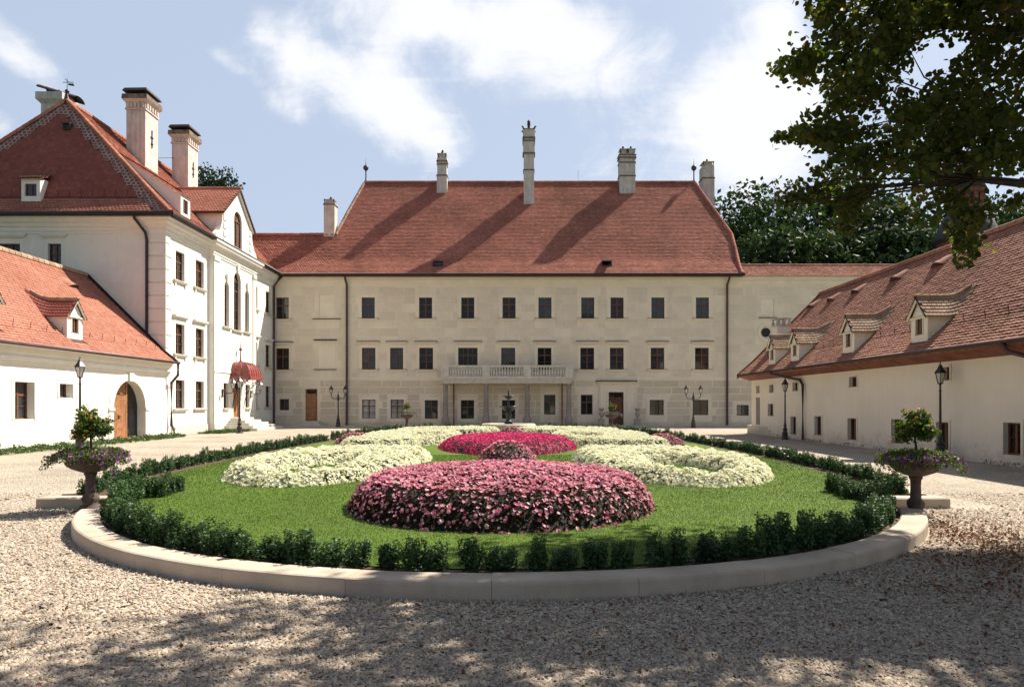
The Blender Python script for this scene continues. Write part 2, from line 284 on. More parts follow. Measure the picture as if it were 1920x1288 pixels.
class MB:
    def __init__(s): s.v = []; s.f = []; s.sm = []; s.r = []; s.cur = 0.5
    def add(s, vs_, fs, smooth=False):
        b = len(s.v); s.v.extend(vs_); s.f.extend([tuple(b + i for i in f) for f in fs]); s.sm.extend([smooth] * len(fs)); s.r.extend([s.cur] * len(fs)); return s
    def quad(s, a, b, c, d): return s.add([a, b, c, d], [(0, 1, 2, 3)])
    def poly(s, pts): return s.add(list(pts), [tuple(range(len(pts)))])
    def box(s, x0, x1, y0, y1, z0, z1):
        return s.add([(x0, y0, z0), (x1, y0, z0), (x1, y1, z0), (x0, y1, z0), (x0, y0, z1), (x1, y0, z1), (x1, y1, z1), (x0, y1, z1)],
                     [(0, 3, 2, 1), (4, 5, 6, 7), (0, 1, 5, 4), (1, 2, 6, 5), (2, 3, 7, 6), (3, 0, 4, 7)])
    def bbox(s, x0, x1, y0, y1, z0, z1, b):      # box with chamfered top edges
        return s.frustum([(x0, y0), (x1, y0), (x1, y1), (x0, y1)], z0, z1 - b).frustum2([(x0, y0), (x1, y0), (x1, y1), (x0, y1)], [(x0 + b, y0 + b), (x1 - b, y0 + b), (x1 - b, y1 - b), (x0 + b, y1 - b)], z1 - b, z1)
    def frustum(s, pts, z0, z1): return s.frustum2(pts, pts, z0, z1)
    def frustum2(s, p0, p1, z0, z1):
        n = len(p0); vs_ = [(x, y, z0) for x, y in p0] + [(x, y, z1) for x, y in p1]
        fs = [(i, (i + 1) % n, n + (i + 1) % n, n + i) for i in range(n)] + [tuple(range(n, 2 * n)), tuple(reversed(range(n)))]
        return s.add(vs_, fs)
    def lathe(s, prof, n=16, c=(0, 0, 0), smooth=True, flute=None, sx=1.0, sy=1.0):
        vs_ = []
        for j, (r, z) in enumerate(prof):
            for i in range(n):
                a = 2 * math.pi * i / n; rr = r
                if flute and flute[1] <= z <= flute[2]: rr = r * (1 + flute[3] * math.cos(a * flute[0]))
                vs_.append((c[0] + rr * math.cos(a) * sx, c[1] + rr * math.sin(a) * sy, c[2] + z))
        fs = [(j * n + i, j * n + (i + 1) % n, (j + 1) * n + (i + 1) % n, (j + 1) * n + i) for j in range(len(prof) - 1) for i in range(n)]
        fs.append(tuple(reversed(range(n)))); fs.append(tuple((len(prof) - 1) * n + i for i in range(n)))
        return s.add(vs_, fs, smooth)
    def tube(s, pts, r, n=8, smooth=True):
        pts = [Vector(p) for p in pts]; m = len(pts); rs = r if isinstance(r, (list, tuple)) else [r] * m
        vs_ = []; up = Vector((0, 0, 1))
        for i, p in enumerate(pts):
            t = (pts[min(i + 1, m - 1)] - pts[max(i - 1, 0)]).normalized()
            a = t.cross(up)
            if a.length < 0.05: a = t.cross(Vector((0, 1, 0)))
            a.normalize(); b = t.cross(a)
            for k in range(n):
                w = 2 * math.pi * k / n; q = p + (a * math.cos(w) + b * math.sin(w)) * rs[i]; vs_.append(tuple(q))
        fs = [(j * n + k, j * n + (k + 1) % n, (j + 1) * n + (k + 1) % n, (j + 1) * n + k) for j in range(m - 1) for k in range(n)]
        fs.append(tuple(range(n))); fs.append(tuple((m - 1) * n + k for k in reversed(range(n))))
        return s.add(vs_, fs, smooth)
    def ball(s, c, r, n=10, sz=1.0):
        prof = [(max(1e-3, r * math.sin(math.pi * i / 6)), -r * sz * math.cos(math.pi * i / 6)) for i in range(7)]
        return s.lathe(prof, n, c)
    def mesh(s, name, rnd=False):
        me = bpy.data.meshes.new(name); me.from_pydata([tuple(v) for v in s.v], [], s.f)
        me.polygons.foreach_set('use_smooth', s.sm)
        if rnd:
            a = me.attributes.new('rnd', 'FLOAT', 'FACE'); a.data.foreach_set('value', s.r)
        me.update(); return me
    def off(s, o): s.v = [(x - o[0], y - o[1], z - o[2]) for x, y, z in s.v]; return s
    def build(s, name, m, parent=None, o=None, loc=(0, 0, 0), rz=0.0, rnd=False):
        if o is not None: s.off(o)
        return link(name, s.mesh(name, rnd), m, parent, loc, rz)

# ---------------------------------------------------------------- walls with real openings
def wall_mb(p0, d, L, z0, z1, openings, depth=0.30):
    """front face from p0 along unit d, rectangular openings (u0,u1,za,zb[,arch]) with reveals going in; arch = round head"""
    mb = MB(); n = (d[1], -d[0])
    P = lambda u, z, y=0.0: (p0[0] + d[0] * u - n[0] * y, p0[1] + d[1] * u - n[1] * y, z)
    us = sorted({0.0, L} | {round(o[i], 4) for o in openings for i in (0, 1)}); zs = sorted({z0, z1} | {round(o[i], 4) for o in openings for i in (2, 3)})
    for j in range(len(zs) - 1):
        zc = (zs[j] + zs[j + 1]) / 2; run = None
        for i in range(len(us) - 1):
            uc = (us[i] + us[i + 1]) / 2
            solid = not any(o[0] < uc < o[1] and o[2] < zc < o[3] for o in openings)
            if solid and run is None: run = us[i]
            if run is not None and (not solid or i == len(us) - 2):
                e = us[i + 1] if solid else us[i]; mb.quad(P(run, zs[j]), P(e, zs[j]), P(e, zs[j + 1]), P(run, zs[j + 1])); run = None
    for o in openings:
        u0, u1, za, zb = o[:4]
        if len(o) > 4 and o[4] in ('arch', 'round'):
            r = (u1 - u0) / 2; uc = (u0 + u1) / 2; zs_ = zb - r; n_ = 12
            arc = [(uc - r * math.cos(math.pi * k / n_), zs_ + r * math.sin(math.pi * k / n_)) for k in range(n_ + 1)]
            for k in range(n_):
                a, b = arc[k], arc[k + 1]
                mb.quad(P(a[0], a[1]), P(b[0], b[1]), P(b[0], zb), P(a[0], zb)); mb.quad(P(*a), P(a[0], a[1], depth), P(b[0], b[1], depth), P(*b))
            if o[4] == 'round':
                arc2 = [(u, 2 * zs_ - z) for u, z in arc]
                for k in range(n_):
                    a, b = arc2[k], arc2[k + 1]
                    mb.quad(P(a[0], za), P(b[0], za), P(b[0], b[1]), P(a[0], a[1])); mb.quad(P(*a), P(*b), P(b[0], b[1], depth), P(a[0], a[1], depth))
                continue
            ztop = zs_
        else:
            ztop = zb; mb.quad(P(u0, zb), P(u0, zb, depth), P(u1, zb, depth), P(u1, zb))
        mb.quad(P(u0, za), P(u0, za, depth), P(u0, ztop, depth), P(u0, ztop)); mb.quad(P(u1, za), P(u1, ztop), P(u1, ztop, depth), P(u1, za, depth))
        mb.quad(P(u0, za), P(u1, za), P(u1, za, depth), P(u0, za, depth))
    return mb

# ---------------------------------------------------------------- windows (local: x along wall, -y outward, origin at sill centre)
WCACHE = {}
def window(parent, loc, rz, w, h, trim='facade_trim', sur=0.19, sill=True, hood=None, depth=0.13, style='six', curtain=False, arch=False, sillm=None, lab=None, frame='wood_frame', brackets=False):
    variant = random.choice((0, 0, 1, 1, 2)); key = (variant, round(w, 2), round(h, 2), trim, sur, sill, hood, depth, style, curtain, arch, frame, brackets)
    if key in WCACHE:
        o = copy_tree(WCACHE[key], parent); o.location = loc; o.rotation_euler = (0, 0, rz)
        if 'label' in o: del o['label']
        if lab: o['label'] = lab
        return o
    hw = w / 2; s = MB(); glk = 'glass_dark' if variant == 0 else ('glass_sky' if variant == 1 else 'glass_warm'); p = 0.022; r = hw
    if sur:
        if arch:
            zs_ = h - r; n = 14
            s.box(-hw - sur, -hw, -p, 0.01, 0, zs_); s.box(hw, hw + sur, -p, 0.01, 0, zs_)
            for k in range(n):
                a0, a1 = math.pi * k / n, math.pi * (k + 1) / n
                q = lambda rr, a, y: (-rr * math.cos(a), y, zs_ + rr * math.sin(a))
                R0, R1 = r, r + sur
                s.quad(q(R0, a0, -p), q(R1, a0, -p), q(R1, a1, -p), q(R0, a1, -p)); s.quad(q(R1, a0, -p), q(R1, a0, 0.01), q(R1, a1, 0.01), q(R1, a1, -p)); s.quad(q(R0, a0, -p), q(R0, a1, -p), q(R0, a1, 0.01), q(R0, a0, 0.01))
        else:
            s.box(-hw - sur, -hw, -p, 0.01, -0.02, h + sur); s.box(hw, hw + sur, -p, 0.01, -0.02, h + sur); s.box(-hw, hw, -p, 0.01, h, h + sur)
    else: s.box(-hw - 0.03, -hw, -0.008, 0.01, 0, h); s.box(hw, hw + 0.03, -0.008, 0.01, 0, h)
    win = s.build('window', trim, parent, loc=loc, rz=rz)
    if lab: win['label'] = lab
    ft = 0.055; f = MB(); y0, y1 = depth - 0.03, depth + 0.05
    panes = []
    def grid(cols, rows, z0, z1, mull, bar):
        # cols equal, rows = list of fractions bottom up
        xs = [-hw + ft + (w - 2 * ft) * i / cols for i in range(cols + 1)]
        zc = [z0]; tot = sum(rows)
        for rr in rows: zc.append(zc[-1] + (z1 - z0) * rr / tot)
        return xs, zc
    f.box(-hw, -hw + ft, y0, y1, 0, h if not arch else h - r); f.box(hw - ft, hw, y0, y1, 0, h if not arch else h - r); f.box(-hw + ft, hw - ft, y0, y1, 0, ft)
    htop = h - ft if not arch else h - r
    if not arch: f.box(-hw + ft, hw - ft, y0, y1, h - ft, h)
    else:
        n = 14; zs_ = h - r
        for k in range(n):
            a0, a1 = math.pi * k / n, math.pi * (k + 1) / n
            q = lambda rr, a, y: (-rr * math.cos(a), y, zs_ + rr * math.sin(a))
            f.quad(q(r - ft, a0, y0), q(r, a0, y0), q(r, a1, y0), q(r - ft, a1, y0)); f.quad(q(r - ft, a0, y0), q(r - ft, a1, y0), q(r - ft, a1, y1), q(r - ft, a0, y1))
        f.box(-hw + ft, hw - ft, y0 - 0.015, y1, zs_ - 0.04, zs_ + 0.03)
    if style == 'six': xs, zc = grid(2, [1, 1, 1.0], ft, htop, 0, 0)
    elif style == 'four': xs, zc = grid(2, [1.7, 1.0], ft, htop, 0, 0)
    elif style == 'two': xs, zc = grid(2, [1], ft, htop, 0, 0)
    elif style == 'one': xs, zc = grid(1, [1], ft, htop, 0, 0)
    elif style == 'wide': xs, zc = grid(4, [1.6, 1.0], ft, htop, 0, 0)
    elif style == 'three': xs, zc = grid(3, [1.3, 1.0], ft, htop, 0, 0)
    elif style == 'tall': xs, zc = grid(3, [1, 1, 1, 1, 1], ft, htop, 0, 0)
    elif style == 'slim': xs, zc = grid(2, [1, 1, 1, 1], ft, htop, 0, 0)
    elif style == 'shutter': xs, zc = grid(2, [1], ft, htop, 0, 0)
    nx, nz = len(xs) - 1, len(zc) - 1
    for i in range(1, nx):
        b = 0.042 if (nx == 2 or i == nx // 2) else 0.018
        f.box(xs[i] - b, xs[i] + b, y0 - 0.012, y1 - 0.01, ft, htop)
    for j in range(1, nz):
        b = 0.045 if j == nz - 1 else 0.014
        for i in range(nx): f.box(xs[i] + 0.02, xs[i + 1] - 0.02, y0 + 0.004, y1 - 0.012, zc[j] - b, zc[j] + b)
    f.build('frame', frame, win)
    gm = 'glass_curtain' if curtain else ('shutter_wood' if style == 'shutter' else glk)
    pc = {}
    for i in range(nx):
        for j in range(nz):
            pw, ph = xs[i + 1] - xs[i], zc[j + 1] - zc[j]; k2 = (round(pw, 3), round(ph, 3))
            if k2 not in pc:
                b = MB()
                if style == 'shutter':
                    nn = max(3, int(ph / 0.09))
                    for t in range(nn):
                        z = ph * t / nn; b.quad((-pw / 2, 0.0, z), (pw / 2, 0.0, z), (pw / 2, 0.03, z + ph / nn), (-pw / 2, 0.03, z + ph / nn))
                else: b.box(-pw / 2, pw / 2, 0, 0.008, 0, ph)
                pc[k2] = b.mesh('pane'); pc[k2].materials.append(MAT[gm])
            po = link('louvre' if style == 'shutter' else 'pane', pc[k2], None, win, ((xs[i] + xs[i + 1]) / 2, depth + 0.015, zc[j]))
            po.rotation_euler = (random.uniform(-.012, .012), 0, random.uniform(-.012, .012))
    if arch:
        b = MB(); n = 14; b.poly([(-(r - 0.01) * math.cos(math.pi * k / n), depth + 0.02, h - r + (r - 0.01) * math.sin(math.pi * k / n)) for k in range(n + 1)]).build('fanlight_pane', gm, win)
        b = MB()
        for a in (R(45), R(90), R(135)): b.tube([(0, y0, h - r), (-(r - ft) * math.cos(a), y0, h - r + (r - ft) * math.sin(a))], 0.014, 5)
        b.build('fanlight_bar', frame, win)
    if sill:
        b = MB(); e = sur + 0.10; b.box(-hw - e, hw + e, -0.13, 0.02, -0.075, -0.02); b.box(-hw - e + 0.03, hw + e - 0.03, -0.10, 0.01, -0.14, -0.075)
        if brackets:
            for sx in (-hw - sur * .4, hw + sur * .4): b.box(sx - 0.06, sx + 0.06, -0.07, 0.01, -0.30, -0.14)
        b.build('sill', sillm or trim, win)
        if hood == 'cap' or sillm is None and trim == 'facade_trim':
            b = MB(); b.box(-hw - e - 0.004, hw + e + 0.004, -0.136, 0.0, -0.018, 0.0); b.build('sill_flashing', 'ledge_lead', win)
    if hood:
        b = MB(); e = sur + 0.14; zt = h + sur + 0.20; b.box(-hw - e, hw + e, -0.17, 0.02, zt, zt + 0.06); b.box(-hw - e + 0.06, hw + e - 0.06, -0.11, 0.015, zt - 0.07, zt)
        b.build('hood', trim, win)
        b = MB(); b.box(-hw - e - 0.02, hw + e + 0.02, -0.19, 0.0, zt + 0.06, zt + 0.11); b.build('hood_flashing', 'ledge_lead' if trim == 'facade_trim' else trim, win)
    WCACHE[key] = win
    return win

# ---------------------------------------------------------------- roof tiles: real overlapping plain tiles
def tiles_mesh(surf, u0, u1, vlen, inside, w=0.20, e=0.165, th=0.030, jit=0.006, border=None):
    """surf(u,v)->(point, slope tangent up, normal). returns mesh of all tiles inside"""
    V = []; Fq = []; rn = []; nrow = int(vlen / e) + 1
    for i in range(nrow):
        v = i * e; off = (w / 2 if i % 2 else 0.0)
        nu = int((u1 - u0) / w) + 2
        for k in range(nu):
            u = u0 + off + k * w
            if not inside(u, v + e * 0.5): continue
            p, t, n, su = surf(u, v)
            lift = th + random.uniform(-jit, jit); hw_ = w * 0.485; l = e * 1.15
            q = lambda du, dv, dn: (p[0] + su[0] * du + t[0] * dv + n[0] * dn, p[1] + su[1] * du + t[1] * dv + n[1] * dn, p[2] + su[2] * du + t[2] * dv + n[2] * dn)
            b = len(V); rr = random.random()
            V += [q(-hw_, 0.03, lift), q(0, -0.012, lift + .003), q(hw_, 0.03, lift), q(hw_, l, 0.006), q(-hw_, l, 0.006), q(-hw_, 0.04, 0.0), q(0, 0.0, 0.0), q(hw_, 0.04, 0.0)]
            Fq += [(b, b + 1, b + 3, b + 4), (b + 1, b + 2, b + 3, b + 3), (b + 5, b + 6, b + 1, b), (b + 6, b + 7, b + 2, b + 1)]
            rn += [rr] * 4
    return V, Fq, rn
def tiles_obj(surf, u0, u1, vlen, inside, m, parent, origin, **kw):
    V, Fq, rn = tiles_mesh(surf, u0, u1, vlen, inside, **kw)
    mb = MB(); mb.v = V; mb.f = [f if f[2] != f[3] else f[:3] for f in Fq]; mb.sm = [False] * len(Fq); mb.r = rn; mb.off(origin)
    o = mb.build('roof_tiles', m, parent, rnd=True); o['kind'] = 'stuff'; return o
def profile_surf(origin, su, inward, prof):
    """prof: [(h,z)...] horizontal run inward and height; su = unit vector along the eave"""
    seg = []; acc = 0
    for a, b in zip(prof[:-1], prof[1:]):
        l = math.hypot(b[0] - a[0], b[1] - a[1]); seg.append((acc, acc + l, a, ((b[0] - a[0]) / l, (b[1] - a[1]) / l))); acc += l
    def S(u, v):
        for s0, s1, a, d in seg:
            if v <= s1 or s1 == acc: break
        h = a[0] + d[0] * (v - s0); z = a[1] + d[1] * (v - s0)
        p = (origin[0] + su[0] * u + inward[0] * h, origin[1] + su[1] * u + inward[1] * h, z)
        t = (inward[0] * d[0], inward[1] * d[0], d[1]); n = (-inward[0] * d[1], -inward[1] * d[1], d[0])
        return p, t, n, (su[0], su[1], 0)
    return S, acc
def cap_tiles(path, r=0.11, l=0.38, m='tile_main', name='ridge_tile', parent=None, origin=(0, 0, 0), lift=0.05, joint=True):
    """a row of half-round ridge tiles along a polyline"""
    mb = MB(); pts = [Vector(p) for p in path]
    for a, b in zip(pts[:-1], pts[1:]):
        L_ = (b - a).length; k = max(1, int(round(L_ / l))); d = (b - a) / k
        t = d.normalized(); side = t.cross(Vector((0, 0, 1)))
        if side.length < 1e-3: continue
        side.normalize(); up = side.cross(t)
        if up.z < 0: up = -up
        for i in range(k):
            p = a + d * i; q = p + d * 1.06; mb.cur = random.random()
            ra, rb = r * 1.06, r * 0.94
            ring = lambda c, rr: [tuple(c + side * (rr * math.cos(w)) + up * (rr * math.sin(w) * 0.85 + lift)) for w in [math.pi * x / 5 for x in range(6)]]
            A, B = ring(p, ra), ring(q, rb)
            base = [tuple(Vector(A[0]) - up * 0.1), tuple(Vector(A[-1]) - up * 0.1), tuple(Vector(B[-1]) - up * 0.1), tuple(Vector(B[0]) - up * 0.1)]
            mb.add(A + B, [(x, x + 1, x + 7, x + 6) for x in range(5)] + [(0, 1, 2, 3, 4, 5)]); mb.add([A[0], B[0], base[3], base[0]], [(0, 1, 2, 3)]); mb.add([A[5], base[1], base[2], B[5]], [(0, 1, 2, 3)])
    o = mb.build(name, m, parent, o=origin, rnd=True); o['kind'] = 'stuff'; return o

# ---------------------------------------------------------------- leaf clouds
def rand_dirs(n):
    d = rng.normal(size=(n, 3)); return d / np.linalg.norm(d, axis=1, keepdims=True)
def leaf_quads(P, size, aspect=0.6, up=None, upw=0.0, jit=0.35, fold=True):
    n = len(P); a = rand_dirs(n); nrm = rand_dirs(n)
    if up is not None: nrm = nrm * (1 - upw) + np.asarray(up) * upw
    b = np.cross(nrm, a); b /= np.linalg.norm(b, axis=1, keepdims=True) + 1e-9
    s = (size * (1 + jit * (rng.random(n) * 2 - 1)))[:, None] if np.isscalar(size) else np.asarray(size)[:, None]
    nn = np.cross(a, b)
    v = np.stack([P - a * s * .5, P + b * s * aspect * .5 + nn * s * .07 * 0, P + a * s * .5 + nn * s * .12, P - b * s * aspect * .5], axis=1).reshape(-1, 3)
    f = np.arange(4 * n).reshape(-1, 4)
    return v, f
def flower_geo(P, N_, size, petals=5, cup=0.15):
    """flat five-petalled flowers: petals are quads round the centre"""
    n = len(P); N_ = N_ / (np.linalg.norm(N_, axis=1, keepdims=True) + 1e-9)
    t = np.cross(N_, rand_dirs(n)); t /= np.linalg.norm(t, axis=1, keepdims=True) + 1e-9; b = np.cross(N_, t)
    s = size * (1 + 0.45 * (rng.random(n) * 2 - 1)); V = []; 
    for k in range(petals):
        a = 2 * math.pi * k / petals; w = 0.95 * math.pi / petals
        dr = lambda ang: t * math.cos(ang) + b * math.sin(ang)
        tip = dr(a) * (s * .5)[:, None] + N_ * (s * cup)[:, None]
        l = dr(a - w) * (s * .40)[:, None] + N_ * (s * cup * .7)[:, None]; r = dr(a + w) * (s * .40)[:, None] + N_ * (s * cup * .7)[:, None]
        V.append(np.stack([P, P + l, P + tip, P + r], axis=1))
    v = np.stack(V, axis=1).reshape(-1, 3); f = np.arange(len(v)).reshape(-1, 4)
    return v, f
# ================================================================ GROUND
def sheet(name, pts, z, m, kind='structure'):
    mb = MB(); mb.poly([(x, y, z) for x, y in pts]); o = mb.build(name, m); o['kind'] = kind; return o
sheet('ground', [(-900, -300), (900, -300), (900, 1500), (-900, 1500)], -0.05, 'meadow')
sheet('gravel_court', [(-40, -12), (30, -12), (30, 60), (-40, 60)], 0.0, 'gravel')

# ================================================================ MAIN PALACE RANGE (frontal)
YF = 53.0; SC = F / YF
fx = lambda x: (x - CX) / SC
fz = lambda y: CAMZ + (HY - y) / SC
PO = (0.0, YF, 0.0)
palace = empty('palace_range', PO, 'long cream three-storey palace with painted stone blocks and a steep red tiled roof', 'palace')
XL0, XR0 = -28.0, 33.0
ops = []; wins = []
def W(x0, x1, y0, y1, **k):
    u0, u1, za, zb = fx(x0), fx(x1), fz(y1), fz(y0); ops.append((u0 - XL0, u1 - XL0, za, zb)); wins.append((u0, u1, za, zb, k))
for c in (690.5, 798, 877, 954.5, 1021.8, 1102, 1157, 1233.5, 1317): W(c - 12.3, c + 12.3, 557.8, 597.2, style='six')
for a, b in ((678.6, 704), (731.4, 756), (786, 812), (939.7, 966), (1008, 1034), (1088, 1114), (1143.4, 1169.5), (1220, 1245.5), (1303, 1329)):
    W(a, b, 652, 692.5, style='six', hood='cap')
W(859, 895.5, 652, 685 + 3, style='wide', hood='cap', sill=False)
W(517.5, 541.5, 558, 598, style='four'); W(517.5, 542, 653, 693, style='four', hood='cap')
for a, b, t, bt, cu in ((679, 704, 749, 784, True), (732.4, 757, 749, 784, True), (796.5, 821, 750, 785, False), (864, 889, 750, 785, False), (941, 966, 750, 785, False),
                    (1020, 1041.4, 740, 777, False), (1089, 1111, 740, 777, False)): W(a, b, t, bt, style='four' if not cu else 'six', sill=False, curtain=cu)
W(1218, 1244.5, 749.6, 778, style='two', sill=False); W(1300.6, 1328, 749.6, 778, style='two', sill=False); W(1381, 1404, 759, 779, style='two', sill=False, sur=0.12)
W(524, 542, 748, 769, style='two', sill=False, sur=0.0)
doors = [(572.5, 595, 729, 789.5), (1141, 1169, 735, 796.5)]
for a, b, t, bt in doors: ops.append((fx(a) - XL0, fx(b) - XL0, max(0.02, fz(bt)), fz(t)))
niches = [(598.6, 627, 552.5, 597), (1426.7, 1451, 560, 595)]
for a, b, t, bt in niches: ops.append((fx(a) - XL0, fx(b) - XL0, fz(bt), fz(t)))
oc = (fx(1437), fz(623), 0.52); ops.append((oc[0] - oc[2] - XL0, oc[0] + oc[2] - XL0, oc[1] - oc[2], oc[1] + oc[2], 'round'))
WT = 11.62
wmb = wall_mb((XL0, YF), (1, 0), XR0 - XL0, 0, WT, ops, depth=0.24)
XE = fx(1387)
wmb.quad((XL0, YF, 0), (XL0, YF + 10.6, 0), (XL0, YF + 10.6, WT), (XL0, YF, WT)); wmb.quad((XR0, YF, 0), (XR0, YF, WT), (XR0, YF + 7, WT), (XR0, YF + 7, 0))
wmb.quad((XL0, YF + 10.6, 0), (XE, YF + 10.6, 0), (XE, YF + 10.6, WT), (XL0, YF + 10.6, WT)); wmb.quad((XE, YF + 10.6, 0), (XE, YF + 7, 0), (XE, YF + 7, WT), (XE, YF + 10.6, WT)); wmb.quad((XE, YF + 7, 0), (XR0, YF + 7, 0), (XR0, YF + 7, WT), (XE, YF + 7, WT))
wmb.build('wall', 'facade_plaster', palace, PO)
for u0, u1, za, zb, k in wins: window(palace, ((u0 + u1) / 2, 0, za), 0, u1 - u0, zb - za, **k)
# blind windows
for a, b, t, bt in niches:
    mb = MB(); mb.box(fx(a), fx(b), YF + 0.06, YF + 0.1, fz(bt), fz(t)); mb.build('blind_window', 'facade_trim', palace, PO)
    mb = MB(); e = 0.5 if a < 900 else 0.2; mb.box(fx(a) - e, fx(b) + e, YF - 0.12, YF + 0.02, fz(bt) - 0.06, fz(bt) - 0.02); mb.build('sill', 'ledge_lead', palace, PO)
mb = MB(); mb.box(fx(598), fx(628), YF - 0.014, YF + 0.01, fz(690), fz(650)); mb.build('blind_panel', 'facade_trim', palace, PO)
mb = MB(); mb.box(fx(589), fx(632), YF - 0.17, YF + 0.02, fz(638.2), fz(636.4)); mb.build('hood', 'ledge_lead', palace, PO); mb = MB(); mb.box(fx(589), fx(631), YF - 0.12, YF + 0.02, fz(693.2), fz(692.3)); mb.build('ledge', 'ledge_lead', palace, PO)
# oculus
mb = MB()
for k in range(24):
    a0, a1 = 2 * math.pi * k / 24, 2 * math.pi * (k + 1) / 24; q = lambda r, a, y: (oc[0] + r * math.cos(a), YF + y, oc[1] + r * math.sin(a))
    mb.quad(q(.54, a0, -.09), q(.68, a0, -.09), q(.68, a1, -.09), q(.54, a1, -.09)); mb.quad(q(.68, a0, -.09), q(.68, a0, .01), q(.68, a1, .01), q(.68, a1, -.09)); mb.quad(q(.54, a0, -.09), q(.54, a1, -.09), q(.36, a1, .14), q(.36, a0, .14))
ocu = mb.build('round_window', 'facade_trim', palace, PO)
mb = MB(); mb.poly([(oc[0] + .42 * math.cos(2 * math.pi * k / 24), YF + .15, oc[1] + .42 * math.sin(2 * math.pi * k / 24)) for k in range(24)]).build('pane', 'glass_dark', ocu, PO)
# cornice, string course, plinth
mb = MB(); mb.box(fx(516), XR0, YF - 0.10, YF + 0.02, 10.95, 11.28); mb.box(fx(516), XR0, YF - 0.22, YF + 0.02, 11.28, 11.62); mb.box(fx(516), XR0, YF - 0.04, YF + 0.02, 10.80, 10.95)
mb.build('cornice', 'facade_trim', palace, PO)
for a, b in ((fx(516), fx(833)), (fx(1069), fx(1117)), (fx(1195), XR0)): MB().box(a, b, YF - 0.016, YF + 0.02, 3.60, 3.72).build('string_course', 'facade_trim', palace, PO)
for a, b in ((516, 572), (595.5, 1117), (1195, 1480)): MB().box(fx(a), fx(b), YF - 0.05, YF + 0.02, 0.0, 0.28).build('plinth', 'facade_block', palace, PO)
# painted stone blocks: each a thin slab
blocked = [(u0 - .30, u1 + .30, za - .32, zb + .32) for u0, u1, za, zb, k in wins] + [(fx(a) - .25, fx(b) + .25, fz(bt), fz(t) + .25) for a, b, t, bt in doors[:1]] + [(fx(1117), fx(1195), 0, 3.8)]
blocked += [(fx(a) - .35, fx(b) + .35, fz(bt) - .2, fz(t) + .25) for a, b, t, bt in niches] + [(oc[0] - .85, oc[0] + .85, oc[1] - .85, oc[1] + .85), (fx(586), fx(634), fz(694), fz(634))]
for u0, u1, za, zb, k in wins:
    if k.get('hood'): blocked.append((u0 - .45, u1 + .45, zb, zb + .6))
blocks = []
def rows(zb, zt, ph, gap, lmin, lmax, m):
    z = zb
    while z + ph <= zt + 1e-6:
        u = fx(517) - random.uniform(0, 1.2)
        while u < 26.5:
            l = random.uniform(lmin, lmax); u0, u1 = u, u + l - gap; u += l
            if u1 < fx(520): continue
            u0 = max(u0, fx(518))
            cuts = [(u0, u1)]
            for b in blocked:
                if b[2] < z + ph - gap - .03 and b[3] > z + .03:
                    nc = []
                    for a0, a1 in cuts:
                        if b[1] <= a0 or b[0] >= a1: nc.append((a0, a1)); continue
                        if b[0] - a0 > .25: nc.append((a0, b[0]))
                        if a1 - b[1] > .25: nc.append((b[1], a1))
                    cuts = nc
            for a0, a1 in cuts: blocks.append((a0, a1, z, z + ph - gap, m))
        z += ph
rows(0.34, 3.60, 0.54, 0.085, 1.1, 2.1, 'facade_block'); rows(3.80, 10.75, 0.63, 0.05, 0.9, 1.7, 'facade_block_upper')
blocks.sort(key=lambda b: -(b[1] - b[0]) * (b[3] - b[2]) - (5 if b[4] == 'facade_block' else 0))
blocks = [b for b in blocks if not (b[4] == 'facade_block_upper' and random.random() < .13)]
rest = {'facade_block': MB(), 'facade_block_upper': MB()}
for i, (a0, a1, z0, z1, m) in enumerate(blocks):
    pr = random.uniform(.009, .015)
    if i < 300:
        b = MB(); w, h = a1 - a0, z1 - z0; b.bbox(-w / 2, w / 2, 0, 0.02, 0, h, 0.004) if False else b.box(-w / 2, w / 2, -pr, 0.005, 0, h)
        b.build('stone_block', m, palace, loc=((a0 + a1) / 2, 0, z0))
    else: rest[m].box(a0, a1, YF - pr, YF + 0.005, z0, z1)
for m, b in rest.items():
    if b.v: b.build('block_courses', m, palace, PO)['kind'] = 'stuff'
# doors
def door(name, parent, x0, x1, z0, z1, y, m, leaves=1, transom=0.0, o=PO, label=None):
    b = MB(); t = 0.07; b.box(x0, x0 + t, y, y + .1, z0, z1); b.box(x1 - t, x1, y, y + .1, z0, z1); b.box(x0 + t, x1 - t, y, y + .1, z1 - t, z1)
    if transom: b.box(x0 + t, x1 - t, y - .01, y + .1, z1 - transom - t, z1 - transom)
    d = b.build(name, m, parent, o)
    if label: d['label'] = label
    zt = z1 - t - (transom if transom else 0); wl = (x1 - x0 - 2 * t) / leaves
    for i in range(leaves):
        a = x0 + t + wl * i; b = MB(); b.box(a + .006, a + wl - .006, y + .03, y + .08, z0, zt)
        n = 3
        for j in range(n):
            h = (zt - z0 - .2) / n; zc = z0 + .12 + j * h; b.frustum2([(a + .1, 0), (a + wl - .1, 0), (a + wl - .1, 1), (a + .1, 1)], [(a + .1, 0), (a + wl - .1, 0), (a + wl - .1, 1), (a + .1, 1)], 0, 0) if False else b.box(a + .11, a + wl - .11, y + .012, y + .03, zc, zc + h - .12)
        b.build('door_leaf', m, d, o)
    b = MB(); b.tube([(x0 + t + wl - .12, y + .03, z0 + 1.02), (x0 + t + wl - .12, y - .03, z0 + 1.02), (x0 + t + wl - .24, y - .03, z0 + 1.02)], .012, 6); b.build('handle', 'gutter_metal', d, o)
    if transom:
        nn = max(1, leaves)
        for i in range(nn):
            ww = (x1 - x0 - 2 * t) / nn; b = MB(); b.box(x0 + t + ww * i + .05, x0 + t + ww * (i + 1) - .05, y + .03, y + .04, z1 - transom, z1 - t); b.build('transom_pane', 'glass_dark', d, o)
    return d
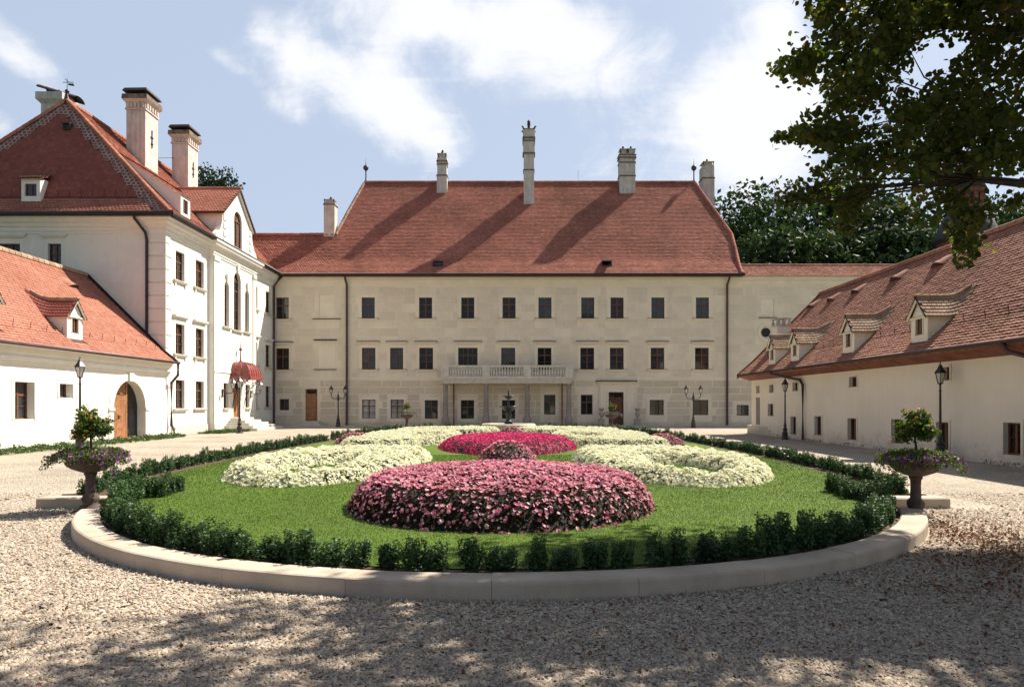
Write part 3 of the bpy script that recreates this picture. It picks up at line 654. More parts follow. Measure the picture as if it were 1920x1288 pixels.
a, b_, t_, bt_ = doors[0]; door('door', palace, fx(a), fx(b_), fz(bt_), fz(t_), YF + .1, 'wood_door', 1, .38)
a, b_, t_, bt_ = doors[1]; door('portal_door', palace, fx(a), fx(b_), 0.06, fz(t_), YF + .1, 'wood_door_dark', 2, .40)
mb = MB(); mb.box(fx(560), fx(607), YF - .9, YF - .001, 0.02, 0.20); mb.box(fx(566), fx(601), YF - .5, YF - .0015, 0.20, 0.37); mb.build('door_step', 'step_stone', palace, PO)
# portal surround
mb = MB(); X0, X1 = fx(1121), fx(1190); D0, D1 = fx(1141), fx(1169)
mb.box(X0 + .1, D0 - .12, YF - .06, YF + .02, 0, 3.2); mb.box(D1 + .12, X1 - .1, YF - .06, YF + .02, 0, 3.2)
mb.box(D0 - .12, D0, YF - .10, YF + .05, 0, fz(735)); mb.box(D1, D1 + .12, YF - .10, YF + .05, 0, fz(735)); mb.box(D0 - .12, D1 + .12, YF - .10, YF + .05, fz(735), fz(735) + .25)
mb.box(D0 - .12, D1 + .12, YF - .05, YF + .02, fz(735) + .25, 3.2); mb.box(X0 + .02, X1 - .02, YF - .14, YF + .02, 3.2, 3.32); mb.box(X0 - .1, X1 + .1, YF - .26, YF + .02, 3.32, 3.42)
for xa in (X0 + .2, X1 - .62): mb.box(xa, xa + .42, YF - .09, YF, .9, 2.75); mb.box(xa - .03, xa + .45, YF - .12, YF, 2.75, 2.9)
mb.build('portal', 'facade_trim', palace, PO)
mb = MB(); mb.box(X0 - .16, X1 + .16, YF - .34, YF, 3.42, 3.49); mb.build('portal_flashing', 'ledge_lead', palace, PO)
# balcony on columns
BX0, BX1 = fx(834.5), fx(1068.5); BY = YF - 1.35
mb = MB(); mb.box(BX0, BX1, BY, YF - .001, fz(718), fz(712)); mb.box(BX0 - .08, BX1 + .08, BY - .08, YF - .0015, fz(712), fz(709.5)); mb.box(BX0 + .05, BX1 - .05, BY + .05, YF - .002, fz(720), fz(718))
balc = mb.build('balcony', 'rail_stone', palace, PO, )
zb0 = fz(709.5)
for name, z0, z1, e in (('bottom_rail', zb0, zb0 + .12, .11), ('handrail', zb0 + .80, zb0 + .95, .13)):
    mb = MB(); mb.box(BX0, BX1, BY - .02, BY - .02 + 2 * e, z0, z1)
    for xx in (BX0, BX1 - 2 * e): mb.box(xx + (.002 if xx == BX0 else -.002), xx + 2 * e, BY + 2 * e - .02, YF - .004, z0 + .002, z1 - .002)
    mb.build(name, 'rail_stone', balc, PO)
posts = [fx(838), fx(912.5), fx(988), fx(1064.5)]
for x in posts:
    mb = MB(); mb.box(x - .29, x + .29, BY - .04, BY + .24, zb0 + .004, zb0 + .97); mb.build('balustrade_post', 'rail_stone', balc, PO)
prof = [(.075, .12), (.075, .17), (.045, .20), (.05, .24), (.085, .32), (.092, .37), (.07, .45), (.045, .53), (.038, .60), (.055, .66), (.05, .70), (.075, .74), (.075, .80)]
bm_ = MB().lathe(prof, 10).mesh('baluster')
for x0, x1 in zip(posts[:-1], posts[1:]):
    n = 12
    for i in range(n): link('baluster', bm_, 'rail_stone', balc, (x0 + .29 + (x1 - x0 - .58) * (i + .5) / n, BY + .09 - YF, zb0))
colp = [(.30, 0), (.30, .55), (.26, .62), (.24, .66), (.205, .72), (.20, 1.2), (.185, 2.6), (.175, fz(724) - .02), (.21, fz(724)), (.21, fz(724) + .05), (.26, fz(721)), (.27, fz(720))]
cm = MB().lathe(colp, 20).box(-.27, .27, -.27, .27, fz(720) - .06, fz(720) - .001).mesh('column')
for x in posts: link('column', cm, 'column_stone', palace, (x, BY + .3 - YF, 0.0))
for x in (851, 1053.7):
    MB().tube([(fx(x), YF - .12, 0), (fx(x), YF - .12, fz(722)), (fx(x), YF - .5, fz(719))], .05).build('rain_pipe', 'red_pipe', palace, PO)
# gutters and downpipes
MB().tube([(XL0 + 6, YF - .72, 11.62), (fx(1391), YF - .72, 11.62)], .10).box(XL0 + 6, fx(1389), YF - .66, YF - .22, 11.50, 11.66).build('gutter', 'gutter_metal', palace, PO)
for x in (651, 1362.5):
    MB().tube([(fx(x), YF - .72, 11.5), (fx(x), YF - .68, 11.3), (fx(x), YF - .16, 10.9), (fx(x), YF - .16, .02)], .085).build('downpipe', 'copper_pipe', palace, PO)
# --- roof
EY, EZ = YF - .75, 11.66
PROF = [(0, EZ), (1.35, EZ + 1.38), (6.75, EZ + 9.15)]          # flared foot, steep slope
S_main, VL = profile_surf((0, EY), (1, 0), (0, 1), PROF)
def main_v(py):        # slope position of a photo row
    lo, hi = 0, VL
    for _ in range(40):
        m = (lo + hi) / 2; p = S_main(0, m)[0]
        if HY - F * (p[2] - CAMZ) / p[1] > py: lo = m
        else: hi = m
    return lo
def main_xy(px, py):
    v = main_v(py); return (at_y(px, S_main(0, v)[0][1]), v)
RB = [main_xy(*p) for p in ((1391, 516), (1386, 500), (1379, 470), (1371, 440), (1347, 406), (1323, 373), (1302, 340))]
LB = [main_xy(*p) for p in ((630, 441), (655, 394), (683, 345))]
vr = main_v(343)
V_W = main_v(441)           # ridge of the lower left wing
def interp(tab, v):
    if v <= tab[0][1]: return tab[0][0]
    for (xa, va), (xb, vb) in zip(tab[:-1], tab[1:]):
        if va <= v <= vb: return xa + (xb - xa) * (v - va) / (vb - va + 1e-9)
    return tab[-1][0]
XLm = lambda v: (XL0 if v < V_W else interp(LB, v)); XRm = lambda v: interp(RB, v)
mb = MB(); vsn = [0, main_v(500)] + [main_v(486)] + [main_v(y) for y in (470, 455)] + [V_W - 1e-4]
prev = None
for v in vsn + [V_W + 1e-4] + [V_W + (vr - V_W) * i / 8 for i in range(1, 9)]:
    a = S_main(XLm(v), v)[0]; b = S_main(XRm(v), v)[0]
    if prev and abs(v - prev[2]) > 1e-3: mb.quad(prev[0], prev[1], b, a)
    prev = (a, b, v)
RY = S_main(0, vr)[0][1]; RZ = S_main(0, vr)[0][2]; WY, WZ = S_main(0, V_W)[0][1:]
BYK = YF + 11.4
pl, pr_ = S_main(XLm(vr), vr)[0], S_main(XRm(vr), vr)[0]
mb.quad(pl, pr_, (XRm(0), BYK, EZ), (XLm(V_W + .01), BYK, EZ))
# right hip: follows the curved verge down to the back
rb3 = [S_main(x, v)[0] for x, v in RB]; back = [(p[0] + .02, BYK - (BYK - RY) * (i / 6), p[2]) for i, p in enumerate(rb3)]
for i in range(len(rb3) - 1): mb.quad(rb3[i], back[i], back[i + 1], rb3[i + 1])
lb3 = [S_main(x, v)[0] for x, v in LB]; backl = [(p[0] - .02, 2 * RY - p[1], p[2]) for p in lb3]
for i in range(len(lb3) - 1): mb.quad(lb3[i], lb3[i + 1], backl[i + 1], backl[i])
mb.quad((XL0, WY, WZ), (LB[0][0], WY, WZ), (LB[0][0], BYK, EZ), (XL0, BYK, EZ))
mroof = mb.build('roof', 'roof_deck', palace, PO)
tiles_obj(S_main, XL0 + 7, 19, VL, lambda u, v: XLm(v) < u < XRm(v) and v < vr - .02, 'tile_main', mroof, PO, th=.050, jit=.010)
cap_tiles([S_main(XLm(vr), vr)[0], S_main(XRm(vr), vr)[0]], m='tile_main', parent=mroof, origin=PO, r=.15, l=.42)
cap_tiles([(XL0 + 4, WY, WZ), (LB[0][0], WY, WZ)], m='tile_main', parent=mroof, origin=PO, r=.15, l=.42)
cap_tiles(lb3, m='ridge_mortar', name='hip_tile', parent=mroof, origin=PO, r=.13); cap_tiles(rb3, m='tile_main', name='hip_tile', parent=mroof, origin=PO, r=.14)
# chimneys on the palace
def stack(parent, o, x, y, w, d, z0, z1, steps, m='chimney_white', cap=None, label=None, pots=1, rot=0):
    """stepped plaster stack with projecting string bands and a little roofed flue on top"""
    b = MB(); z = z0
    for i, (zt, grow) in enumerate(steps): 
        g = grow; b.box(x - w / 2 - g, x + w / 2 + g, y - d / 2 - g, y + d / 2 + g, z, zt); z = zt
    c = b.build('chimney', m, parent, o)
    if label: c['label'] = label
    b = MB()
    for i, (zt, grow) in enumerate(steps[:-1]):
        g = max(grow, steps[i + 1][1]) + .05; b.box(x - w / 2 - g, x + w / 2 + g, y - d / 2 - g, y + d / 2 + g, zt - .05, zt + .04)
    b.build('band', 'chimney_cap', c, o)
    n = pots; b = MB(); hh = z1 - z
    for i in range(n):
        xc = x + (i - (n - 1) / 2) * w / n; ww = w / n * .42
        b.frustum2([(xc - ww, y - d * .42), (xc + ww, y - d * .42), (xc + ww, y + d * .42), (xc - ww, y + d * .42)], [(xc - ww * .75, y - d * .36), (xc + ww * .75, y - d * .36), (xc + ww * .75, y + d * .36), (xc - ww * .75, y + d * .36)], z, z + hh * .45)
        b.frustum2([(xc - ww * 1.1, y - d * .5), (xc + ww * 1.1, y - d * .5), (xc + ww * 1.1, y + d * .5), (xc - ww * 1.1, y + d * .5)], [(xc - ww * 1.15, y - d * .52), (xc + ww * 1.15, y - d * .52), (xc + ww * 1.15, y + d * .52), (xc - ww * 1.15, y + d * .52)], z + hh * .45, z + hh * .53)
    b.build('flue', m, c, o)
    b = MB()
    for i in range(n):
        xc = x + (i - (n - 1) / 2) * w / n
        for s in (-1, 1): b.tube([(xc + s * w / n * .4, y - d * .5, z - .02), (xc + s * w / n * .46, y - d * .55, z + hh * .5)], .04, 5)
        b.tube([(xc - .12, y, z + hh * .52), (xc - .02, y, z + hh * .75), (xc + .04, y, z + hh)], [.09, .10, .07], 6); b.ball((xc + .02, y, z + hh * .95), .10, 6)
    b.build('cowl', 'rust_metal', c, o); return c
yc = RY - .4
stack(palace, PO, at_y(829.5, yc), yc, .80, .8, RZ - 2.0, zz_at(283, yc), [(zz_at(332, yc), .03), (zz_at(311, yc), .0), (zz_at(305, yc), -.02), (zz_at(299, yc), .02)])
yc2 = RY - 1.2
ctr = stack(palace, PO, at_y(991.5, yc2), yc2, .86, .86, RZ - 4.0, zz_at(243, yc2), [(zz_at(322, yc2), 0), (zz_at(291, yc2), .0), (zz_at(268, yc2), .05), (zz_at(262, yc2), .0), (zz_at(247, yc2), .06)])
b = MB(); xq = at_y(991.5, yc2); zq = zz_at(246, yc2); b.lathe([(.20, 0), (.13, .15), (.11, .45), (.15, .5), (.12, .7), (.15, .78), (.05, .92)], 8, (xq, yc2, zq)); 
for sx in (-1, 1):
    for sy in (-1, 1): b.tube([(xq + sx * .40, yc2 + sy * .40, zq - .05), (xq + sx * .55, yc2 + sy * .5, zq + .22), (xq + sx * .62, yc2 + sy * .55, zq + .14)], [.1, .07, .03], 5)
b.build('chimney_statuette', 'rust_metal', ctr, PO)
b = MB()
for i in range(4): b.box(xq - .34 + i * .19, xq - .23 + i * .19, yc2 - .48, yc2 - .44, zz_at(259, yc2), zz_at(251, yc2))
b.build('vent_slot', 'rust_metal', ctr, PO)
stack(palace, PO, at_y(1175, yc), yc, 1.34, .9, RZ - 2.0, zz_at(276, yc), [(zz_at(333, yc), .0), (zz_at(308, yc), .0), (zz_at(299, yc), -.02), (zz_at(294, yc), .03), (zz_at(290, yc), -.05)], pots=2)
yc3 = RY + 2.0
stack(palace, PO, at_y(1325, yc3), yc3, 1.0, 1.2, RZ - 5, zz_at(300, yc3), [(zz_at(338, yc3), .02), (zz_at(315, yc3), .0)], m='chimney_plaster')
yc4 = WY + .3
stack(palace, PO, at_y(620, yc4), yc4, .86, .9, WZ - 1, zz_at(371, yc4), [(zz_at(386, yc4), 0.0), (zz_at(383, yc4), .0)], m='chimney_plaster')
for px in (686, 1301):
    x = at_y(px, RY); b = MB(); b.lathe([(.14, -.1), (.10, .1), (.055, .3), (.05, 1.0), (.09, 1.02), (.05, 1.05)], 8, (x, RY, RZ)); b.ball((x, RY, RZ + 1.28), .24, 10); b.lathe([(.05, 1.48), (.03, 1.6), (.008, 2.1)], 6, (x, RY, RZ)); b.build('roof_finial', 'patina', palace, PO)
MB().tube([(at_y(1084, RY), RY, RZ), (at_y(1084, RY), RY, RZ + 1.1)], .012, 5).build('lightning_rod', 'gutter_metal', palace, PO)
for px, py, op in ((821, 496, False), (1138, 495, True)):
    x, v = main_xy(px, py); p, t, n, su = S_main(x, v); b = MB(); w, h = .38, .30
    q = lambda a, c, e: tuple(p[i] + su[i] * a + t[i] * c + n[i] * e for i in range(3))
    for (a0, a1, c0, c1) in ((-w, w, -h, -h + .07), (-w, w, h - .07, h), (-w, -w + .07, -h + .07, h - .07), (w - .07, w, -h + .07, h - .07)):
        vv = [q(a, c, e) for e in (0, .11) for a, c in ((a0, c0), (a1, c0), (a1, c1), (a0, c1))]; b.add(vv, [(4, 5, 6, 7), (0, 1, 5, 4), (1, 2, 6, 5), (2, 3, 7, 6), (3, 0, 4, 7)])
    sk = b.build('skylight', 'ledge_lead', mroof, PO); 
    if op:
        b = MB(); c0 = [q(-w, h, .12), q(w, h, .12), q(w, -h, .45), q(-w, -h, .45)]; c1 = [tuple(np.array(c) + np.array(n) * .04) for c in c0]; b.add(c0 + c1, [(0, 1, 2, 3), (4, 5, 6, 7), (0, 1, 5, 4), (1, 2, 6, 5), (2, 3, 7, 6), (3, 0, 4, 7)]); b.build('skylight_flap', 'ledge_lead', mroof, PO)
    MB().quad(q(-w + .07, -h + .07, .07), q(w - .07, -h + .07, .07), q(w - .07, h - .07, .07), q(-w + .07, h - .07, .07)).build('skylight_pane', 'glass_dark', mroof, PO)
# right connecting wing: low tiled roof
S_con, VC = profile_surf((0, YF - .35), (1, 0), (0, 1), [(0, 11.55), (3.6, 13.05)])
mb = MB(); xa, xb = fx(1386), XR0 + .3; mb.quad((xa, YF - .35, 11.55), (xb, YF - .35, 11.55), (xb, YF + 3.25, 13.05), (xa, YF + 3.25, 13.05)).quad((xa, YF + 3.25, 13.05), (xb, YF + 3.25, 13.05), (xb, YF + 7.3, 11.55), (xa, YF + 7.3, 11.55))
mb.poly([(xb - .3, YF, 11.6), (xb - .3, YF + 7, 11.6), (xb - .3, YF + 3.25, 13.0)])
cro = mb.build('wing_roof', 'roof_deck', palace, PO)
tiles_obj(S_con, xa, xb, VC, lambda u, v: xa < u < xb, 'tile_right', cro, PO)
cap_tiles([(xa, YF + 3.25, 13.05), (xb, YF + 3.25, 13.05)], m='tile_right', parent=cro, origin=PO, r=.13)
# ================================================================ TALL WHITE HOUSE (left)
HX, HYF = -18.6, 36.35; HO = (HX, HYF, 0.0)
house = empty('tall_house', HO, 'tall white house with hipped red roof, two big chimneys and red entrance canopy', 'house')
H_T = 11.55
hy = lambda x: -HX * F / (CX - x)                     # depth of a point of the side wall
BAY0, BAY1, BX = 41.45, 48.25, HX + .28
def side_ops(lst, y_from): return [(a - y_from, b - y_from, za, zb, *r) for a, b, za, zb, *r in lst]
r3, r2, r1 = (8.52, 10.12), (4.46, 6.12), (1.44, 3.02)
o1 = []
for a, b in ((37.42, 38.42), (39.78, 40.80)): o1 += [(a, b, *r3), (a, b, *r2), (a, b, *r1)]
o2 = []
for a, b in ((48.62, 49.32), (50.95, 51.95)): o2 += [(a, b, *r3), (a, b, *r2), (a, b, *r1)]
ob = [(44.50, 45.62, 6.54, 10.35, 'arch'), (43.05, 43.75, 6.60, 9.45, 'arch'), (46.35, 47.05, 6.60, 9.45, 'arch'), (44.45, 45.65, .80, 3.25), (42.95, 43.65, 1.44, 3.02), (46.45, 47.15, 1.44, 3.02)]
mb = wall_mb((HX, HYF), (0, 1), BAY0 - HYF, 0, H_T, side_ops(o1, HYF), .30)
m2 = wall_mb((HX, BAY1), (0, 1), 60.5 - BAY1, 0, H_T, side_ops(o2, BAY1), .30); mb.add(m2.v, m2.f)
FW = 2 * 7.65
of = [(at_y(90, HYF), at_y(115, HYF), zz_at(507, HYF), zz_at(457, HYF)), (at_y(-14, HYF), at_y(38, HYF), zz_at(490, HYF), zz_at(457, HYF))]
XW = HX - FW + .1
m3 = wall_mb((XW, HYF), (1, 0), HX - XW, 0, H_T, [(a - XW, b - XW, c, d) for a, b, c, d in of], .30); mb.add(m3.v, m3.f)
mb.quad((XW, HYF, 0), (XW, 60.5, 0), (XW, 60.5, H_T), (XW, HYF, H_T)); mb.quad((XW, 60.5, 0), (HX, 60.5, 0), (HX, 60.5, H_T), (XW, 60.5, H_T))
mb.build('wall', 'white_plaster', house, HO)
mb = wall_mb((BX, BAY0), (0, 1), BAY1 - BAY0, 0, H_T, side_ops(ob, BAY0), .34)
mb.quad((HX, BAY0, 0), (BX, BAY0, 0), (BX, BAY0, H_T), (HX, BAY0, H_T)).quad((HX, BAY1, 0), (HX, BAY1, H_T), (BX, BAY1, H_T), (BX, BAY1, 0)); mb.build('projecting_bay', 'white_plaster', house, HO)
RZW = math.pi / 2
def hwin(a, b, za, zb, x=HX, **k): return window(house, (x - HX, (a + b) / 2 - HYF, za), RZW, b - a, zb - za, trim='white_plaster', **k)
for o in o1 + o2:
    row = 3 if o[2] == r3[0] else 2 if o[2] == r2[0] else 1
    hwin(*o[:4], style='six', sur=.17, hood='plain' if row == 2 else None, brackets=(row >= 2), sillm='step_stone', depth=.16)
for o in ob:
    if o[2] == .80: continue
    if len(o) > 4: hwin(*o[:4], x=BX, arch=True, style='tall' if o[1] - o[0] > 1 else 'slim', sur=.16, sillm='step_stone', depth=.2)
    else: hwin(*o[:4], x=BX, style='slim', sur=.0, sillm='step_stone', depth=.18)
for i, o in enumerate(of): window(house, ((o[0] + o[1]) / 2 - HX, 0, o[2]), 0, o[1] - o[0], o[3] - o[2], trim='white_plaster', style=('four', 'three')[i], sur=.2, hood='cap', sill=False, depth=.16)
# main door in the bay
b = MB(); x = BX - .26
for (ya, yb, za, zb) in ((44.45, 44.53, .8, 3.25), (45.57, 45.65, .8, 3.25), (44.53, 45.57, 3.17, 3.25), (44.53, 45.57, 2.62, 2.70)): b.box(x, x + .12, ya, yb, za, zb)
hd = b.build('entrance_door', 'wood_door', house, HO)
for ya, yb in ((44.53, 45.045), (45.055, 45.57)):
    b = MB(); b.box(x + .02, x + .08, ya, yb, .8, 2.62)
    for za, zb in ((.92, 1.45), (1.58, 2.5)): b.box(x + .08, x + .105, ya + .1, yb - .1, za, zb)
    b.build('door_leaf', 'wood_door', hd, HO)
MB().box(x + .03, x + .04, 44.53, 45.57, 2.70, 3.17).build('transom_pane', 'glass_dark', hd, HO)
# steps
b = MB()
for i in range(5): e = .42 * i; b.box(BX + .001, BX + .7 + .38 * i, 44.0 - .32 * i, 46.1 + .32 * i, .8 - .16 * (i + 1) + .001 * i, .8 - .16 * i)
b.build('entrance_steps', 'step_stone', house, HO)
# cornice, pilasters, quoins, plinth
def cornice(path, prof, name, m, o, parent):
    """profile (out, z) swept along a plan polyline; out is to the right-hand normal"""
    mb = MB(); P = [np.array(p, float) for p in path]; n = len(P); ring = []
    for i in range(n):
        nn = []
        for a, b in ((i - 1, i), (i, i + 1)):
            if 0 <= a and b < n: d = P[b] - P[a]; d /= np.linalg.norm(d); nn.append(np.array((d[1], -d[0])))
        if len(nn) == 2: s = nn[0] + nn[1]; s = s / (1 + nn[0].dot(nn[1]))
        else: s = nn[0]
        ring.append([(P[i][0] + s[0] * e, P[i][1] + s[1] * e, z) for e, z in prof])
    k = len(prof)
    for i in range(n - 1):
        for j in range(k - 1): mb.quad(ring[i][j], ring[i + 1][j], ring[i + 1][j + 1], ring[i][j + 1])
    mb.poly(ring[0]); mb.poly(list(reversed(ring[-1]))); return mb.build(name, m, parent, o)
cprof = [(0.0, 10.72), (.05, 10.74), (.05, 10.84), (.10, 10.88), (.10, 11.05), (.18, 11.10), (.22, 11.22), (.36, 11.32), (.40, 11.46), (.46, 11.50), (.46, 11.62), (0, 11.62)]
cornice([(XW, HYF), (HX, HYF), (HX, BAY0), (BX, BAY0), (BX, BAY1), (HX, BAY1), (HX, 53.3)], cprof, 'cornice', 'white_plaster', HO, house)
b = MB()
for y0, y1 in ((BAY0 + .02, BAY0 + .85), (BAY1 - .55, BAY1 - .02)):
    b.box(BX - .01, BX + .10, y0, y1, 0, .5); b.box(BX - .01, BX + .065, y0 + .03, y1 - .03, .5, 10.45); b.box(BX - .01, BX + .12, y0 - .0, y1 + .0, 10.45, 10.72); b.box(BX - .01, BX + .10, y0 + .01, y1 - .01, 3.62, 3.80)
b.box(BX - .01, BX + .05, BAY0 + .85, BAY1 - .55, 3.66, 3.80)
b.build('pilaster', 'white_plaster', house, HO)
for i in range(15):
    z = .5 + i * .70; b = MB(); l = .62 if i % 2 else .42
    b.box(HX - .01, HX + .045, HYF - .045, HYF + l, z, z + .62); b.box(HX - (1.0 if i % 2 == 0 else 1.0), HX - .012, HYF - .045, HYF + .01, z, z + .62)
    b.build('quoin', 'white_plaster', house, HO)
b = MB(); b.box(HX - .01, HX + .05, HYF + .66, BAY0 - .02, 0, .48); b.box(HX - .01, HX + .05, BAY1 + .02, 53, 0, .48); b.box(BX - .01, BX + .03, BAY0 + .86, 43.9, 0, .48); b.box(BX - .01, BX + .03, 46.3, BAY1 - .56, 0, .48); b.build('plinth', 'step_stone', house, HO)
for yk, zk in ((45.06, 10.52), (43.4, 9.62), (46.7, 9.62)):
    b = MB(); b.frustum2([(BX - .01, yk - .10), (BX + .12, yk - .10), (BX + .12, yk + .10), (BX - .01, yk + .10)], [(BX - .01, yk - .16), (BX + .16, yk - .16), (BX + .16, yk + .16), (BX - .01, yk + .16)], zk - .12, zk + .30); b.build('keystone', 'white_plaster', house, HO)
# --- roof
EX, EYH, EZH = HX + .56, HYF - .56, 11.72
PF = [(0, EZH), (.75, EZH + .95), (3.4, EZH + 7.35)]; PE = [(0, EZH), (1.0, EZH + .85), (7.65, EZH + 7.35)]
XRG = EX - 7.65; ZRG = EZH + 7.35; YAP = EYH + 3.4
def prof_h(p, z):
    for a, b in zip(p[:-1], p[1:]):
        if z <= b[1]: return a[0] + (b[0] - a[0]) * (z - a[1]) / (b[1] - a[1])
    return p[-1][0]
hipE = lambda z: (EX - prof_h(PE, z), EYH + prof_h(PF, z), z)
zsn = [EZH, EZH + .85, EZH + .95] + [EZH + .95 + 6.4 * i / 6 for i in range(1, 7)]
mb = MB(); YB = 60.8
for za, zb in zip(zsn[:-1], zsn[1:]):
    a, b = hipE(za), hipE(zb); aw, bw = (2 * XRG - a[0], a[1], za), (2 * XRG - b[0], b[1], zb)
    mb.quad(aw, a, b, bw); mb.quad(a, (a[0], YB, za), (b[0], YB, zb), b); mb.quad(aw, bw, (bw[0], YB, zb), (aw[0], YB, za))
mb.poly([(EX, YB, EZH), (2 * XRG - EX, YB, EZH), (XRG, YB, ZRG)])
hroof = mb.build('roof', 'roof_deck', house, HO)
S_hf, VHF = profile_surf((0, EYH), (1, 0), (0, 1), PF); S_he, VHE = profile_surf((EX, 0), (0, 1), (-1, 0), PE)
def in_front(u, v):
    z = S_hf(u, v)[0][2]; xe = hipE(z)[0]; return 2 * XRG - xe < u < xe and z < ZRG - .02
def hipdist(u, z): xe = hipE(z)[0]; return min(xe - u, u - (2 * XRG - xe))
def in_east(u, v):
    z = S_he(u, v)[0][2]; return u > hipE(z)[1] and z < ZRG - .02 and u < YB and not (42.9 < u < 47.5 and z < 13.2)
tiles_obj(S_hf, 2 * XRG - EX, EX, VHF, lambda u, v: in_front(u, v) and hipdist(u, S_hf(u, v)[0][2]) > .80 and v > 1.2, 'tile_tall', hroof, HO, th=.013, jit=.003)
tiles_obj(S_hf, 2 * XRG - EX, EX, VHF, lambda u, v: in_front(u, v) and hipdist(u, S_hf(u, v)[0][2]) > .80 and v <= 1.2, 'tile_left', hroof, HO, th=.04)  # flared foot in a brighter tile red that stands in for sunlight
tiles_obj(S_he, EYH, 57, VHE, in_east, 'tile_left', hroof, HO)
# mortared hip border: pale beds with a dark tile in each
V, Fq, rn = tiles_mesh(S_hf, 2 * XRG - EX, EX, VHF, lambda u, v: in_front(u, v) and hipdist(u, S_hf(u, v)[0][2]) <= .80, w=.26, e=.21, th=.016)
mb = MB(); mb.v = V; mb.f = [f if f[2] != f[3] else f[:3] for f in Fq]; mb.sm = [False] * len(Fq); mb.r = rn; mb.build('mortared_border', 'tile_mortar', hroof, HO)['kind'] = 'stuff'
b = MB()
for i in range(0, len(V), 8):
    A = [np.array(V[i + k]) for k in range(5)]; c = sum(A) / 5; nrm = np.cross(A[2] - A[0], A[4] - A[0]); nrm /= np.linalg.norm(nrm)
    c = A[0] * .35 + A[2] * .35 + A[3] * .15 + A[4] * .15; b.cur = random.random()
    b.add([tuple(c + (p - c) * .68 + nrm * .016) for p in A], [(0, 1, 2, 3, 4)])
o = b.build('border_tiles', 'tile_tall', hroof, HO, rnd=True); o['kind'] = 'stuff'
hp = [hipE(z) for z in zsn]; cap_tiles(hp, m='tile_left', name='hip_tile', parent=hroof, origin=HO, r=.13)
cap_tiles([(2 * XRG - p[0], p[1], p[2]) for p in hp], m='tile_left', name='hip_tile', parent=hroof, origin=HO, r=.13)
cap_tiles([(XRG, YAP, ZRG), (XRG, YB, ZRG)], m='tile_left', parent=hroof, origin=HO, r=.13)
# gutter
b = MB(); g = .10; path = [(2 * XRG - EX, EYH - g, EZH - .05), (EX + g, EYH - g, EZH - .05), (EX + g, 53.0, EZH - .05)]; b.tube(path[:2], .10); b.tube(path[1:], .10); b.box(2 * XRG - EX, EX, EYH - .04, EYH + .3, EZH - .16, EZH - .02); b.box(EX - .3, EX + .04, EYH + .3, 53.0, EZH - .158, EZH - .021); b.build('gutter', 'gutter_metal', house, HO)
x = at_y(272, HYF)
MB().tube([(x - .25, EYH - g, EZH - .1), (x - .25, EYH - .02, EZH - .3), (x + .12, HYF - .2, EZH - .95), (x + .15, HYF - .12, EZH - 1.3), (x + .15, HYF - .12, 4.2)], .075).build('downpipe', 'gutter_metal', house, HO)
MB().tube([(EX + .08, 52.9, EZH - .1), (EX - .05, 52.6, EZH - .35), (HX + .12, 52.45, EZH - 1.0), (HX + .12, 52.45, .02)], .085).build('downpipe', 'copper_pipe', house, HO)
# snow guards on the front foot
for i in range(22):
    z = EZH + 1.1; xg = XRG - 6.2 + i * .62; yv = EYH + prof_h(PF, z)
    if abs(xg - XRG) > 6.6: continue
    MB().tube([(xg, yv + .10, z - .02), (xg, yv - .06, z + .02), (xg, yv - .08, z + .30)], .013, 5).build('snow_guard', 'gutter_metal', hroof, HO)
# weather vane at the apex
b = MB(); b.lathe([(.20, -.2), (.12, .10), (.05, .32), (.04, .45)], 10, (XRG, YAP, ZRG)); b.ball((XRG, YAP, ZRG + .55), .12); b.lathe([(.018, .62), (.015, 1.25), (.004, 1.4)], 6, (XRG, YAP, ZRG)); b.box(XRG - .25, XRG + .36, YAP - .01, YAP + .01, ZRG + 1.05, ZRG + 1.08); b.add([(XRG + .06, YAP - .006, ZRG + .90), (XRG + .42, YAP - .006, ZRG + .84), (XRG + .36, YAP - .006, ZRG + .99), (XRG + .06, YAP - .006, ZRG + 1.0), (XRG + .06, YAP + .006, ZRG + .90), (XRG + .42, YAP + .006, ZRG + .84), (XRG + .36, YAP + .006, ZRG + .99), (XRG + .06, YAP + .006, ZRG + 1.0)], [(0, 1, 2, 3), (7, 6, 5, 4), (0, 4, 5, 1), (1, 5, 6, 2), (2, 6, 7, 3), (3, 7, 4, 0)]); b.box(XRG - .01, XRG + .01, YAP - .2, YAP + .2, ZRG + 1.14, ZRG + 1.17); b.build('weather_vane', 'gutter_metal', house, HO)
